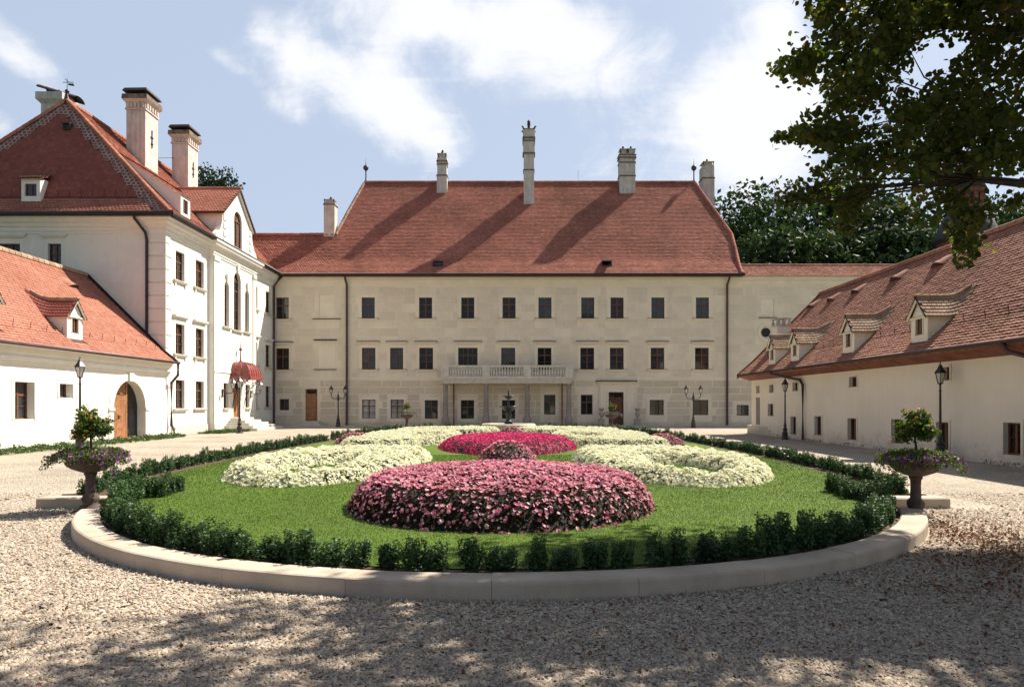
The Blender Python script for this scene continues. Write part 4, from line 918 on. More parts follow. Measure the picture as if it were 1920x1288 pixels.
# chimneys
def big_chimney(x, y, w, d, z0, z1, label=None):
    b = MB(); zs_ = z1 - 1.15; b.box(x - w / 2, x + w / 2, y - d / 2, y + d / 2, z0, zs_)
    c = b.build('chimney', 'chimney_plaster', house, HO)
    b = MB(); P = lambda e: [(x - w / 2 - e, y - d / 2 - e), (x + w / 2 + e, y - d / 2 - e), (x + w / 2 + e, y + d / 2 + e), (x - w / 2 - e, y + d / 2 + e)]
    b.frustum2(P(.06), P(.06), zs_, zs_ + .10); b.frustum2(P(.02), P(.02), zs_ + .10, zs_ + .42); b.frustum2(P(.03), P(.20), zs_ + .42, zs_ + .62)
    for k in range(5):
        xx = x - w / 2 + w * (k + .5) / 5; b.box(xx - .07, xx + .07, y - d / 2 - .09, y - d / 2, zs_ + .12, zs_ + .40)
        yy = y - d / 2 + d * (k + .5) / 5; b.box(x + w / 2, x + w / 2 + .09, yy - .07, yy + .07, zs_ + .12, zs_ + .40)
    b.build('chimney_head', 'chimney_plaster', c, HO)
    b = MB(); b.frustum2(P(.20), P(.18), zs_ + .62, zs_ + .92); b.build('crown', 'chimney_cap', c, HO)
    b = MB(); n = 6
    b.frustum2(P(-.05), P(-.05), zs_ + .92, zs_ + .96)
    for sx in (-1, 1):
        for sy in (-1, 1): b.tube([(x + sx * w * .4, y + sy * d * .4, zs_ + .9), (x + sx * w * .4, y + sy * d * .4, zs_ + 1.18)], .025, 5)
    e = .18; b.add([(x - w / 2 - e, y - d / 2 - e, zs_ + 1.13), (x + w / 2 + e, y - d / 2 - e, zs_ + 1.17), (x + w / 2 + e, y + d / 2 + e, zs_ + 1.17), (x - w / 2 - e, y + d / 2 + e, zs_ + 1.13), (x - w / 2 - e * .5, y - d / 2 - e * .3, zs_ + 1.34), (x + w / 2 + e * .5, y - d / 2 - e * .3, zs_ + 1.36), (x + w / 2 + e * .5, y + d / 2 + e * .3, zs_ + 1.36), (x - w / 2 - e * .5, y + d / 2 + e * .3, zs_ + 1.34)], [(0, 3, 2, 1), (4, 5, 6, 7), (0, 1, 5, 4), (1, 2, 6, 5), (2, 3, 7, 6), (3, 0, 4, 7)])
    b.build('smoke_hood', 'rust_metal', c, HO)
    b = MB(); zz = z0 + (zs_ - z0) * .70
    xx = x + w / 2 + .03; b.box(xx - .03, xx + .02, y - .03, y + .03, zz - .5, zz + .6); b.box(xx - .03, xx + .02, y - .14, y + .14, zz + .1, zz + .18); b.box(xx - .03, xx + .02, y - .10, y + .10, zz - .3, zz - .22); b.build('wall_anchor', 'gutter_metal', c, HO)
    return c
c1 = big_chimney(at_y(267, 43.2), 43.2, 1.18, 1.5, 14.6, zz_at(172, 42.5)); c2 = big_chimney(at_y(347, 49.2), 49.2, 1.15, 1.5, 14.6, zz_at(240, 48.5))
x0, y0 = at_y(107, 45), 45.0
b = MB(); b.box(x0 - .65, x0 + .65, y0 - .6, y0 + .6, 16.5, 21.2); P = lambda e: [(x0 - .65 - e, y0 - .6 - e), (x0 + .65 + e, y0 - .6 - e), (x0 + .65 + e, y0 + .6 + e), (x0 - .65 - e, y0 + .6 + e)]; b.frustum2(P(0), P(.22), 21.2, 21.45); b.frustum2(P(.22), P(.22), 21.45, 21.9); c0 = b.build('chimney', 'chimney_white', house, HO)
b = MB(); 
for k in range(8):
    a0, a1 = math.pi * k / 8, math.pi * (k + 1) / 8; q = lambda a, t: (x0 - 1.0 * (1 - t) + t * 1.5 + 0 * a, y0 - .55 * math.cos(a), 22.35 - t * .75 + .30 * math.sin(a)); b.quad(q(a0, 0), q(a1, 0), q(a1, 1), q(a0, 1))
for s in (-.4, .4): b.tube([(x0 - .4, y0 + s, 21.85), (x0 - .4, y0 + s, 22.4)], .03, 5); b.tube([(x0 + .4, y0 + s, 21.8), (x0 + .4, y0 + s, 22.2)], .03, 5)
b.build('smoke_hood', 'rust_metal', c0, HO)
b = MB(); b.tube([(XRG, 47.5, zz_at(243, 44)), (at_y(246, 43.2), 43.2, zz_at(241, 43.2))], .02, 5); b.tube([(at_y(290, 43.6), 43.6, zz_at(297, 43.6)), (at_y(330, 49.2), 49.2, zz_at(296, 49.2))], .02, 5); b.build('tie_rod', 'gutter_metal', house, HO)
# front lucarne on the hip
def dormer_box(parent, o, name, facing, c, w, zb, zf, depth_back, wall, roofm, win, gable=0.0, zroof_back=None, over=.12, tiles_m='tile_dormer', gh=None, swoop=0.0, winstyle='two'):
    """small dormer: c = (x,y) of the middle of its face; facing unit vector outwards; zb foot, zf eaves height; gable>0 pitched roof"""
    fxn, fyn = facing; sx, sy = -fyn, fxn      # sideways unit (to the left looking out)
    P = lambda s, d, z: (c[0] + sx * s - fxn * d, c[1] + sy * s - fyn * d, z)
    hw = w / 2; ww, wh = win; wz = zb + .28; b = MB()
    # face with an opening
    for (s0, s1, z0_, z1_) in ((-hw, -ww / 2, zb, zf), (ww / 2, hw, zb, zf), (-ww / 2, ww / 2, zb, wz), (-ww / 2, ww / 2, wz + wh, zf)): b.quad(P(s0, 0, z0_), P(s1, 0, z0_), P(s1, 0, z1_), P(s0, 0, z1_))
    for s0, s1, z0_, z1_ in ((-ww / 2, -ww / 2, wz, wz + wh), (ww / 2, ww / 2, wz, wz + wh)): b.quad(P(s0, 0, z0_), P(s0, .12, z0_), P(s0, .12, z1_), P(s0, 0, z1_))
    b.quad(P(-ww / 2, 0, wz), P(ww / 2, 0, wz), P(ww / 2, .12, wz), P(-ww / 2, .12, wz)); b.quad(P(-ww / 2, 0, wz + wh), P(ww / 2, 0, wz + wh), P(ww / 2, .12, wz + wh), P(-ww / 2, .12, wz + wh))
    for s in (-hw, hw): b.poly([P(s, 0, zb), P(s, 0, zf), P(s, depth_back, zf), P(s, depth_back, zb)])
    if gable: b.poly([P(-hw, 0, zf), P(hw, 0, zf), P(0, 0, zf + gable)])
    d = b.build(name, wall, parent, o)
    rz_ = math.atan2(-fxn * -1, fyn * -1) if False else math.atan2(fxn, -fyn)
    return d, P, wz, rz_
yv = EYH + prof_h(PF, 12.55) - .15; xL, xR = at_y(40, yv), at_y(75, yv)
d, P, wz, rz_ = dormer_box(house, HO, 'dormer', (0, -1), ((xL + xR) / 2, yv), xR - xL, 12.45, 13.72, 1.6, 'white_plaster', None, (.62, .66))
window(d, ((xL + xR) / 2 - HX, yv - HYF, wz), 0, .62, .66, trim='white_plaster', style='two', sur=0, sill=False, depth=.09).name = 'dormer_window'
b = MB(); hw = (xR - xL) / 2 + .12
S_d, VD = profile_surf((0, yv - .14), (1, 0), (0, 1), [(0, 13.70), (1.6, 14.35)]); xc = (xL + xR) / 2
b.add([(xc - hw, yv - .14, 13.70), (xc + hw, yv - .14, 13.70), (xc + hw, yv + 1.46, 14.35), (xc - hw, yv + 1.46, 14.35), (xc - hw, yv - .14, 13.62), (xc + hw, yv - .14, 13.62), (xc + hw, yv + 1.46, 14.27), (xc - hw, yv + 1.46, 14.27)], [(0, 1, 2, 3), (4, 7, 6, 5), (0, 4, 5, 1), (1, 5, 6, 2), (3, 2, 6, 7), (0, 3, 7, 4)])
dr = b.build('dormer_roof', 'roof_deck', d, HO)
V, Fq, rn = tiles_mesh(S_d, xc - hw, xc + hw, VD, lambda u, v: abs(u - xc) < hw); mb = MB(); mb.v = V; mb.f = [f if f[2] != f[3] else f[:3] for f in Fq]; mb.sm = [False] * len(Fq); mb.r = rn; mb.build('dormer_tiles', 'tile_dormer', d, HO, rnd=True)['kind'] = 'stuff'
# small vent in the hip
zv = zz_at(246, 38.9); yv2 = EYH + prof_h(PF, zv) - .1; xv = at_y(126, yv2)
b = MB(); b.box(xv - .2, xv + .2, yv2 - .1, yv2 + .3, zv - .16, zv - .10); b.box(xv - .24, xv + .24, yv2 - .18, yv2 + .3, zv + .14, zv + .2); b.box(xv - .2, xv - .15, yv2 - .1, yv2 + .3, zv - .1, zv + .14); b.box(xv + .15, xv + .2, yv2 - .1, yv2 + .3, zv - .1, zv + .14); b.box(xv - .15, xv + .15, yv2 - .02, yv2 + .02, zv - .1, zv + .14); b.build('roof_vent', 'slate', hroof, HO)
# shed dormer on the courtyard slope
xf = EX - prof_h(PE, 12.35) + .05; d, P, wz, rz_ = dormer_box(house, HO, 'shed_dormer', (1, 0), (xf, 38.85), 1.1, 12.2, 13.5, 3.6, 'white_plaster', None, (.55, .8))
window(d, (xf - HX, 38.85 - HYF, wz), RZW, .55, .8, trim='white_plaster', style='two', sur=0, sill=False, depth=.09).name = 'dormer_window'
b = MB(); zr = 15.9; b.add([(xf + .12, 38.2, 13.5), (xf + .12, 39.5, 13.5), (EX - prof_h(PE, zr) - .0, 39.5, zr), (EX - prof_h(PE, zr), 38.2, zr), (xf + .12, 38.2, 13.58), (xf + .12, 39.5, 13.58), (EX - prof_h(PE, zr), 39.5, zr + .08), (EX - prof_h(PE, zr), 38.2, zr + .08)], [(0, 3, 2, 1), (4, 5, 6, 7), (0, 1, 5, 4), (1, 2, 6, 5), (2, 3, 7, 6), (3, 0, 4, 7)]); b.build('dormer_roof', 'tile_tall', d, HO)
b = MB(); b.poly([(xf - .01, 38.32, 13.4), (EX - prof_h(PE, zr) + .2, 38.32, zr - .12), (EX - prof_h(PE, 13) - .5, 38.32, 13.0)]); b.build('dormer_cheek', 'white_plaster', d, HO)
# gable over the bay
GY0, GY1, GC = 42.75, 47.55, 45.1; ZE, ZP, GX = 13.75, 15.75, BX + .02
xb_ = EX - prof_h(PE, ZP) - .3
gm = wall_mb((GX, GY0), (0, 1), GY1 - GY0, 11.5, ZE, [(44.45 - GY0, 45.75 - GY0, 11.95, ZE - .02)], .25) if False else MB()
ow = (44.47, 45.73, 11.95, 14.35); gm.quad((GX, GY0, 11.5), (GX, ow[0], 11.5), (GX, ow[0], ZE), (GX, GY0, ZE)); gm.quad((GX, ow[1], 11.5), (GX, GY1, 11.5), (GX, GY1, ZE), (GX, ow[1], ZE)); gm.quad((GX, ow[0], 11.5), (GX, ow[1], 11.5), (GX, ow[1], ow[2]), (GX, ow[0], ow[2]))
r_ = (ow[1] - ow[0]) / 2; zsp = ow[3] - r_; yc_ = GC; arc = [(yc_ - r_ * math.cos(math.pi * k / 14), zsp + r_ * math.sin(math.pi * k / 14)) for k in range(15)]
topz = lambda y: ZE + (ZP - ZE) * (1 - abs(y - GC) / (GC - GY0))
pts = [(GX, GY0, ZE), (GX, ow[0], ZE)]
gm.poly([(GX, GY0, ZE), (GX, ow[0], ZE), (GX, ow[0], topz(ow[0]))]); gm.poly([(GX, GY1, ZE), (GX, ow[1], topz(ow[1])), (GX, ow[1], ZE)])
for k in range(14):
    (a, za), (c, zc) = arc[k], arc[k + 1]; gm.quad((GX, a, za), (GX, c, zc), (GX, c, topz(c)), (GX, a, topz(a))); gm.quad((GX, a, za), (GX - .25, a, za), (GX - .25, c, zc), (GX, c, zc))
for y in (ow[0], ow[1]): gm.quad((GX, y, ow[2]), (GX - .25, y, ow[2]), (GX - .25, y, zsp), (GX, y, zsp))
gm.quad((GX, ow[0], ow[2]), (GX, ow[1], ow[2]), (GX - .25, ow[1], ow[2]), (GX - .25, ow[0], ow[2]))
for y in (GY0, GY1): gm.quad((GX, y, 11.5), (xb_ + 2, y, 11.5), (xb_ + 2, y, ZE), (GX, y, ZE))
# volutes either side
for s, y in ((-1, GY0), (1, GY1)):
    cv = [(y, 13.3), (y + s * .12, 12.9), (y + s * .35, 12.5), (y + s * .75, 12.2), (y + s * .95, 11.95), (y + s * .95, 11.55), (y, 11.55)]
    gm.poly([(GX, a, z) for a, z in cv]); gm.poly([(GX - .35, a, z) for a, z in reversed(cv)])
    for (a, za), (c, zc) in zip(cv[:-2], cv[1:-1]): gm.quad((GX, a, za), (GX - .35, a, za), (GX - .35, c, zc), (GX, c, zc))
gable = gm.build('gable', 'white_plaster', house, HO)
window(gable, (GX - HX, GC - HYF, ow[2]), RZW, ow[1] - ow[0], ow[3] - ow[2], trim='white_plaster', arch=True, style='shutter', sur=.17, sill=True, sillm='step_stone', depth=.12).name = 'gable_window'
b = MB()
for yq in (GY0 + .32, GY1 - .32):
    for k in range(4): b.box(GX, GX + .05, yq - .22, yq + .22, 11.75 + k * .5, 12.1 + k * .5)
b.build('gable_quoins', 'white_plaster', gable, HO)['kind'] = 'stuff'
b = MB()
for s in (-1, 1):
    ya = GC + s * (GC - GY0 + .25); za = ZE - .20
    A = [(GX + .22, ya, za), (GX + .22, GC, ZP), (xb_, GC, ZP), (xb_ + 2.1, ya, za)]; up = [(p[0], p[1], p[2] + .14) for p in A]; b.add(A + up, [(0, 1, 2, 3), (4, 5, 6, 7), (0, 1, 5, 4), (1, 2, 6, 5), (2, 3, 7, 6), (3, 0, 4, 7)])
b.build('gable_roof', 'roof_deck', gable, HO)
for s in (-1, 1):
    half = GC - GY0 + .25; Sg, Vg = profile_surf((0, GC + s * half), (1, 0) if s < 0 else (-1, 0), (0, -s), [(0, ZE - .06), (half, ZP + .14)])
    V, Fq, rn = tiles_mesh(Sg, xb_ if s < 0 else -(GX + .22), (GX + .22) if s < 0 else -xb_, Vg, lambda u, v: (xb_ + 1.6 * (1 - v / Vg)) < (u if s < 0 else -u) < GX + .2)
    mb = MB(); mb.v = V; mb.f = [f if f[2] != f[3] else f[:3] for f in Fq]; mb.sm = [False] * len(Fq); mb.r = rn; mb.build('gable_tiles', 'tile_left', gable, HO, rnd=True)['kind'] = 'stuff'
cap_tiles([(GX + .2, GC, ZP + .12), (xb_, GC, ZP + .12)], m='tile_left', parent=gable, origin=HO, r=.11)
b = MB()
for s in (-1, 1): b.tube([(GX + .06, GC + s * (GC - GY0 + .12), ZE - .18), (GX + .06, GC, ZP - .06)], .09, 4, False)
b.build('gable_moulding', 'white_plaster', gable, HO)
# entrance canopy: red sheet-metal hood with a ribbed dome
CY0, CY1, CXF, CZ = 44.05, 46.10, BX + 1.2, 3.48
b = MB(); n = 12; secs = []
for k in range(n + 1):
    a = math.pi / 2 * k / n; e = math.cos(a) ** .75; z = CZ + .95 * math.sin(a) ** .9; hwid = (CY1 - CY0) / 2 * (.32 + .68 * e); xo = BX + .15 + (CXF - BX - .15) * (.12 + .88 * e); secs.append((hwid, xo, z))
ym = (CY0 + CY1) / 2
for (h0, x0_, z0_), (h1, x1_, z1_) in zip(secs[:-1], secs[1:]):
    m_ = 10
    for i in range(m_):
        f0, f1 = -1 + 2 * i / m_, -1 + 2 * (i + 1) / m_; b.quad((x0_, ym + h0 * f0, z0_), (x0_, ym + h0 * f1, z0_), (x1_, ym + h1 * f1, z1_), (x1_, ym + h1 * f0, z1_))
    for s in (-1, 1): b.quad((BX, ym + s * h0, z0_), (x0_, ym + s * h0, z0_), (x1_, ym + s * h1, z1_), (BX, ym + s * h1, z1_))
h, x1_, z1_ = secs[-1]; b.quad((BX, ym - h, z1_), (x1_, ym - h, z1_), (x1_, ym + h, z1_), (BX, ym + h, z1_))
b.box(BX + .001, CXF + .12, CY0 - .10, CY1 + .10, CZ - .18, CZ + .001)
can = b.build('entrance_canopy', 'red_canopy', house, HO)
b = MB()
for i in range(0, 11, 2):
    f0 = -1 + 2 * i / 10; b.tube([(x + .01, ym + h * f0, z + .012) for h, x, z in secs], .022, 5)
for f0 in (0.25, .6):
    for s in (-1, 1): b.tube([(BX + (x - BX) * f0, ym + s * (h + .01), z) for h, x, z in secs], .022, 5)
b.build('canopy_rib', 'red_canopy', can, HO)
b = MB(); xx = BX + .22; b.lathe([(.12, 0), (.06, .15), (.04, .35), (.03, .75), (.10, .82), (.10, .92), (.03, 1.0), (.02, 1.2), (.003, 1.45)], 8, (xx, ym, z1_ - .02)); b.build('canopy_finial', 'red_canopy', can, HO)
for y in (CY0 + .1, CY1 - .1):
    b = MB(); b.tube([(BX + .05, y, 1.35), (BX + .15, y, 2.0), (BX + .4, y, 2.6), (BX + .8, y, 3.0), (CXF, y, CZ - .16)], .025, 6); b.tube([(BX + .05, y, 3.25), (BX + .7, y, 3.1), (CXF, y, CZ - .2)], .02, 5)
    for k in range(5): c = (BX + .2 + .19 * k, y, 2.55 + .15 * k); b.tube([(c[0] + .12 * math.cos(t), y, c[2] + .12 * math.sin(t)) for t in [2 * math.pi * q / 10 for q in range(9)]], .016, 5)
    b.build('canopy_bracket', 'gutter_metal', can, HO)
# ================================================================ LOW GATE WING (left front)
LX, LY1, LY0 = -18.4, HYF - .05, 12.0; LO = (LX, 30.0, 0.0)
low = empty('gate_wing', LO, 'low white gate wing with orange tiled roof, gabled dormers and arched wooden gate', 'outbuilding')
ly = lambda x: -LX * F / (CX - x)
lops = [(ly(27), ly(64), 1.12, 2.52), (ly(111), ly(136), 1.95, 2.52), (ly(212), ly(272), 0.02, 2.82, 'arch'), (18.2, 19.2, 1.12, 2.52), (14.6, 15.6, 1.12, 2.52)]
mb = wall_mb((LX, LY0), (0, 1), LY1 - LY0, 0, 3.75, [(a - LY0, b - LY0, *r) for a, b, *r in lops], .42)
mb.quad((LX, LY0, 0), (LX, LY0, 3.75), (LX - 9.6, LY0, 3.75), (LX - 9.6, LY0, 0)).quad((LX - 9.6, LY0, 0), (LX - 9.6, LY0, 3.75), (LX - 9.6, LY1, 3.75), (LX - 9.6, LY1, 0))
mb.poly([(LX, LY0, 3.75), (LX - 9.6, LY0, 3.75), (LX - 4.8, LY0, 8.3)])
mb.build('wall', 'white_plaster', low, LO)
for i, o in enumerate(lops):
    if i == 2: continue
    window(low, (0, (o[0] + o[1]) / 2 - 30, o[2]), RZW, o[1] - o[0], o[3] - o[2], trim='white_plaster', style='six' if i != 1 else 'two', sur=.13, sill=False, depth=.30)
lcp = [(0, 3.18), (.05, 3.20), (.06, 3.30), (.12, 3.34), (.14, 3.40), (.06, 3.42), (.06, 3.55), (.16, 3.62), (.24, 3.80), (.30, 3.84), (.30, 3.92), (0, 3.92)]
cornice([(LX, LY0), (LX, LY1)], lcp, 'cornice', 'white_plaster', LO, low)
ga, gb = lops[2][0], lops[2][1]; gc = (ga + gb) / 2; gr = (gb - ga) / 2; gs = 2.82 - gr
b = MB(); n = 20; qx = LX + .035
for k in range(n):
    a0, a1 = math.pi * k / n, math.pi * (k + 1) / n; q = lambda r, a, x: (x, gc - r * math.cos(a), gs + r * math.sin(a)); r0, r1 = gr, gr + .34
    b.quad(q(r0, a0, qx), q(r0, a1, qx), q(r1, a1, qx), q(r1, a0, qx)); b.quad(q(r1, a0, qx), q(r1, a1, qx), q(r1, a1, LX), q(r1, a0, LX)); b.quad(q(r0, a0, qx), q(r0, a0, LX), q(r0, a1, LX), q(r0, a1, qx))
for s in (-1, 1):
    ya, yb = sorted((gc + s * gr, gc + s * (gr + .34))); b.box(LX, qx, ya, yb, 0, gs - .08); b.box(LX, qx + .05, ya - .03, yb + .03, gs - .08, gs + .04)
b.frustum2([(LX, gc - .14), (qx + .06, gc - .14), (qx + .06, gc + .14), (LX, gc + .14)], [(LX, gc - .20), (qx + .09, gc - .20), (qx + .09, gc + .20), (LX, gc + .20)], 2.78, 3.17)
b.build('gate_arch', 'white_plaster', low, LO)
xg = LX - .40; arcp = lambda r, y0, y1: [(y, gs + math.sqrt(max(0, r * r - (y - gc) ** 2))) for y in [y0 + (y1 - y0) * k / 10 for k in range(11)]]
ym_ = gc + .28
b = MB(); top = arcp(gr - .01, ga + .02, ym_)
for k in range(8):      # boarded leaf
    y0_, y1_ = ga + .02 + (ym_ - ga - .02) * k / 8, ga + .02 + (ym_ - ga - .02) * (k + 1) / 8 - .008
    h0 = min(2.12, arcp(gr - .01, y0_, y1_)[0][1]); h1 = min(2.12, arcp(gr - .01, y0_, y1_)[-1][1])
    P0 = [(xg + .06, y0_, 0.03), (xg + .06, y1_, 0.03), (xg + .06, y1_, h1), (xg + .06, y0_, h0)]; b.add(P0 + [(xg, y, z) for x, y, z in P0], [(0, 1, 2, 3), (4, 7, 6, 5), (0, 4, 5, 1), (1, 5, 6, 2), (2, 6, 7, 3), (3, 7, 4, 0)])
gate = b.build('gate_leaf', 'wood_door', low, LO, )
b = MB(); b.box(xg + .06, xg + .08, ga + .95, ga + 1.08, 1.0, 1.16); b.tube([(xg + .08, ga + 1.02, 1.1), (xg + .14, ga + 1.02, 1.1), (xg + .14, ga + 1.14, 1.1)], .014, 6); b.build('handle', 'gutter_metal', gate, LO)
b = MB(); b.poly([(xg + .03, y, z) for y, z in [(ga + .02, 2.16)] + [(y, max(z, 2.16)) for y, z in arcp(gr - .02, ga + .02, ym_)] + [(ym_, 2.16)]]); b.build('gate_fanlight', 'wood_door', low, LO)
b = MB(); b.box(xg - .02, xg + .07, ym_ + .002, ym_ + .09, 0.02, gs + math.sqrt(gr * gr - (ym_ - gc) ** 2) - .03); b.box(xg - .018, xg + .069, ym_ + .09, gb - .02, 0.02, .10); b.build('gate_frame', 'wood_door', low, LO)
b = MB(); b.poly([(xg + .02, y, z) for y, z in [(ym_ + .09, .1)] + arcp(gr - .01, ym_ + .09, gb - .02) + [(gb - .02, .1)]]); b.build('gate_glass', 'glass_dark', low, LO)
# roof
LEX, LEZ = LX + .42, 3.92; LP = [(0, LEZ), (.7, LEZ + .58), (4.75, LEZ + 4.58)]
S_l, VLL = profile_surf((LEX, 0), (0, 1), (-1, 0), LP); LRX, LRZ = LEX - 4.75, LEZ + 4.58
b = MB()
for (a, b0), (c, d0) in zip(LP[:-1], LP[1:]):
    b.quad((LEX - a, LY0 - .2, b0), (LEX - a, LY1, b0), (LEX - c, LY1, d0), (LEX - c, LY0 - .2, d0)); e = 2 * LRX - LEX; b.quad((e + a, LY1, b0), (e + a, LY0 - .2, b0), (e + c, LY0 - .2, d0), (e + c, LY1, d0))
lroof = b.build('roof', 'roof_deck', low, LO)
dorm_l = [(at_y(0, 1) and (ly(126) + ly(156)) / 2 * 1.01, 1.02), (24.15, 1.02), (18.9, 1.02)]
tiles_obj(S_l, LY0 - .2, LY1, VLL, lambda u, v: u < LY1 - .1 and not any(abs(u - y) < .45 and .5 < v < 2.2 for y, w in dorm_l), 'tile_left', lroof, LO)
cap_tiles([(LRX, LY0 - .2, LRZ), (LRX, LY1 - .05, LRZ)], m='tile_dormer', parent=lroof, origin=LO, r=.13)
b = MB(); zq = [(LEX + .1, LEZ - .06), (LEX - .7, LEZ + .60), (LRX, LRZ + .05)]
for (xa, za), (xb, zb) in zip(zq[:-1], zq[1:]): b.add([(xa, LY1 - .16, za), (xb, LY1 - .16, zb), (xb, LY1, zb), (xa, LY1, za), (xa, LY1 - .16, za + .12), (xb, LY1 - .16, zb + .12), (xb, LY1, zb + .12), (xa, LY1, za + .12)], [(0, 1, 5, 4), (4, 5, 6, 7), (0, 3, 2, 1), (0, 4, 7, 3), (1, 2, 6, 5)])
b.build('verge_flashing', 'ledge_lead', lroof, LO)
MB().tube([(LEX + .08, LY0 - .2, LEZ - .04), (LEX + .08, LY1 + .15, LEZ - .04)], .07).build('gutter', 'copper_pipe', low, LO)
MB().tube([(LEX + .06, LY1 + .05, LEZ - .08), (LEX + .05, LY1 + .05, LEZ - .7), (LX + .15, LY1 + .0, LEZ - 1.1), (LX + .15, LY1, .55), (LX + .32, LY1 - .05, .35), (LX + .32, LY1 - .05, .05)], .075).build('downpipe', 'copper_pipe', low, LO)
for i in range(26):
    y = LY0 + .6 + i * .92
    if any(abs(y - a) < .6 for a, w in dorm_l): continue
    p, t, n, su = S_l(y, 1.05); MB().tube([(p[0] - .10, y, p[2] + .06), (p[0] + .04, y, p[2] - .0), (p[0] + .08, y, p[2] + .26)], .012, 5).build('snow_guard', 'copper_pipe', lroof, LO)
def gabled_dormer(parent, o, facing, c, w, zb, zf, gable, roofslope_x, wall='white_plaster', winm='two', win=(.42, .72), tm='tile_dormer', winframe='wood_frame', swoop_len=.75, style='two'):
    """gabled dormer whose little roof sweeps up at the back into the main slope. roofslope_x(h) height of main roof h inwards from the face"""
    zlow = [h for h in np.linspace(0, 4, 200) if roofslope_x(h) >= zf]; db = zlow[0] if zlow else 1.5
    d, P, wz, rz_ = dormer_box(parent, o, 'dormer', facing, c, w, zb, zf, db + .1, wall, None, win, gable=gable)
    wi = window(d, (c[0] - o[0], c[1] - o[1], wz), rz_, win[0], win[1], trim=wall, style=style, sur=.05, sill=False, depth=.07, frame=winframe); wi.name = 'dormer_window'
    zp = zf + gable; hw = w / 2 + .10; hb = [h for h in np.linspace(0, 6, 300) if roofslope_x(h) >= zp]; hb = hb[0] if hb else 2.5
    n = 9; rid = []; eav = []
    for k in range(n + 1):
        f = k / n; h = -.14 + f * (hb + swoop_len * .6 + .14); s = max(0, (h - hb * .62)) / (hb * .38 + swoop_len * .6); zr_ = zp + .05 + (roofslope_x(hb + swoop_len * .6) + .05 - zp) * s ** 1.7
        he = -.14 + f * (db + .35 + .14); ze = zf - .03 + .40 * max(0, f - .55) ** 1.4
        rid.append((h, zr_)); eav.append((he, ze))
    mb = MB()
    for k in range(n):
        for s in (-1, 1):
            A = [P(s * hw, eav[k][0], eav[k][1]), P(s * hw, eav[k + 1][0], eav[k + 1][1]), P(0, rid[k + 1][0], rid[k + 1][1]), P(0, rid[k][0], rid[k][1])]
            if s > 0: A = A[::-1]
            mb.quad(*A)
            if k == 0: mb.quad(P(s * hw, eav[0][0], eav[0][1] - .06), P(0, rid[0][0], rid[0][1] - .06), P(0, rid[0][0], rid[0][1]), P(s * hw, eav[0][0], eav[0][1]))
    dr = mb.build('dormer_roof', 'roof_deck', d, o)
    # tiles on both little slopes
    mb = MB(); nr = 6
    for s in (-1, 1):
        for j in range(nr):
            f0, f1 = j / nr, (j + 1.2) / nr
            L_ = max(4, int((rid[-1][0] + .14) / .17))
            for i in range(L_):
                def pt(g, f, lift):
                    g = min(max(g, 0), 1) * n; k = min(int(g), n - 1); t = g - k
                    e = (eav[k][0] + (eav[k + 1][0] - eav[k][0]) * t, eav[k][1] + (eav[k + 1][1] - eav[k][1]) * t); r = (rid[k][0] + (rid[k + 1][0] - rid[k][0]) * t, rid[k][1] + (rid[k + 1][1] - rid[k][1]) * t)
                    f = min(f, 1); return P(s * hw * (1 - f) * 1.04, e[0] + (r[0] - e[0]) * f, e[1] + (r[1] - e[1]) * f + lift)
                off = .5 * (j % 2); g0, g1 = (i + off) / L_ + .004, (i + 1 + off) / L_ - .004
                if g0 >= 1: continue
                mb.cur = random.random(); A = [pt(g0, f0, .05), pt(g1, f0, .05), pt(g1, f1, .012), pt(g0, f1, .012), pt(g0, f0, .0), pt(g1, f0, .0)]
                mb.add(A, [(0, 1, 2, 3), (4, 5, 1, 0)])
    t = mb.build('dormer_tiles', tm, d, o, rnd=True); t['kind'] = 'stuff'
    cap_tiles([P(0, h, z + .02) for h, z in rid[:-1]], m='tile_dormer' if tm != 'tile_left' else tm, parent=d, origin=o, r=.07, l=.28, lift=.02, name='dormer_ridge')
    mb = MB()
    for s in (-1, 1): mb.tube([P(s * (hw - .02), -.10, zf - .06), P(0, -.10, zp - .04)], .045, 4, False)
    mb.tube([P(-w / 2, -.03, zf), P(w / 2, -.03, zf)], .05, 4, False)
    mb.build('gable_trim', wall, d, o); return d
lsl = lambda y: (lambda h: LEZ + .58 + (h - .0) * (4.0 / 4.05))
for y, w in dorm_l:
    xf_ = LEX - .62
    gabled_dormer(low, LO, (1, 0), (xf_, y), w, LEZ + .48, LEZ + 1.42, .72, lambda h: LEZ + .50 + h * .985, tm='tile_dormer' if False else 'tile_tall')
def eyebrow(parent, o, S, u, v, w=.55, h=.30, m='slate'):
    p, t, n, su = S(u, v); q = lambda a, c, e: tuple(p[i] + su[i] * a + t[i] * c + n[i] * e for i in range(3)); b = MB(); N_ = 10
    f = [(-w + 2 * w * k / N_, h * (1 - (2 * k / N_ - 1) ** 2)) for k in range(N_ + 1)]
    for (a0, e0), (a1, e1) in zip(f[:-1], f[1:]): b.quad(q(a0, 0, e0 + .03), q(a1, 0, e1 + .03), q(a1 * .9, .75, .01), q(a0 * .9, .75, .01))
    br = b.build('eyebrow_vent', 'tile_flat', parent, o)
    MB().poly([q(a, .03, e - .005) for a, e in f]).build('vent_opening', m, br, o)
mk('tile_flat', (0.36, 0.17, 0.12), var=0.15, scale=3, bump=.3, bscale=30)
eyebrow(lroof, LO, S_l, 26.7, 5.0, w=.4, h=.18); eyebrow(lroof, LO, S_l, 33.4, 5.0, w=.4, h=.18)

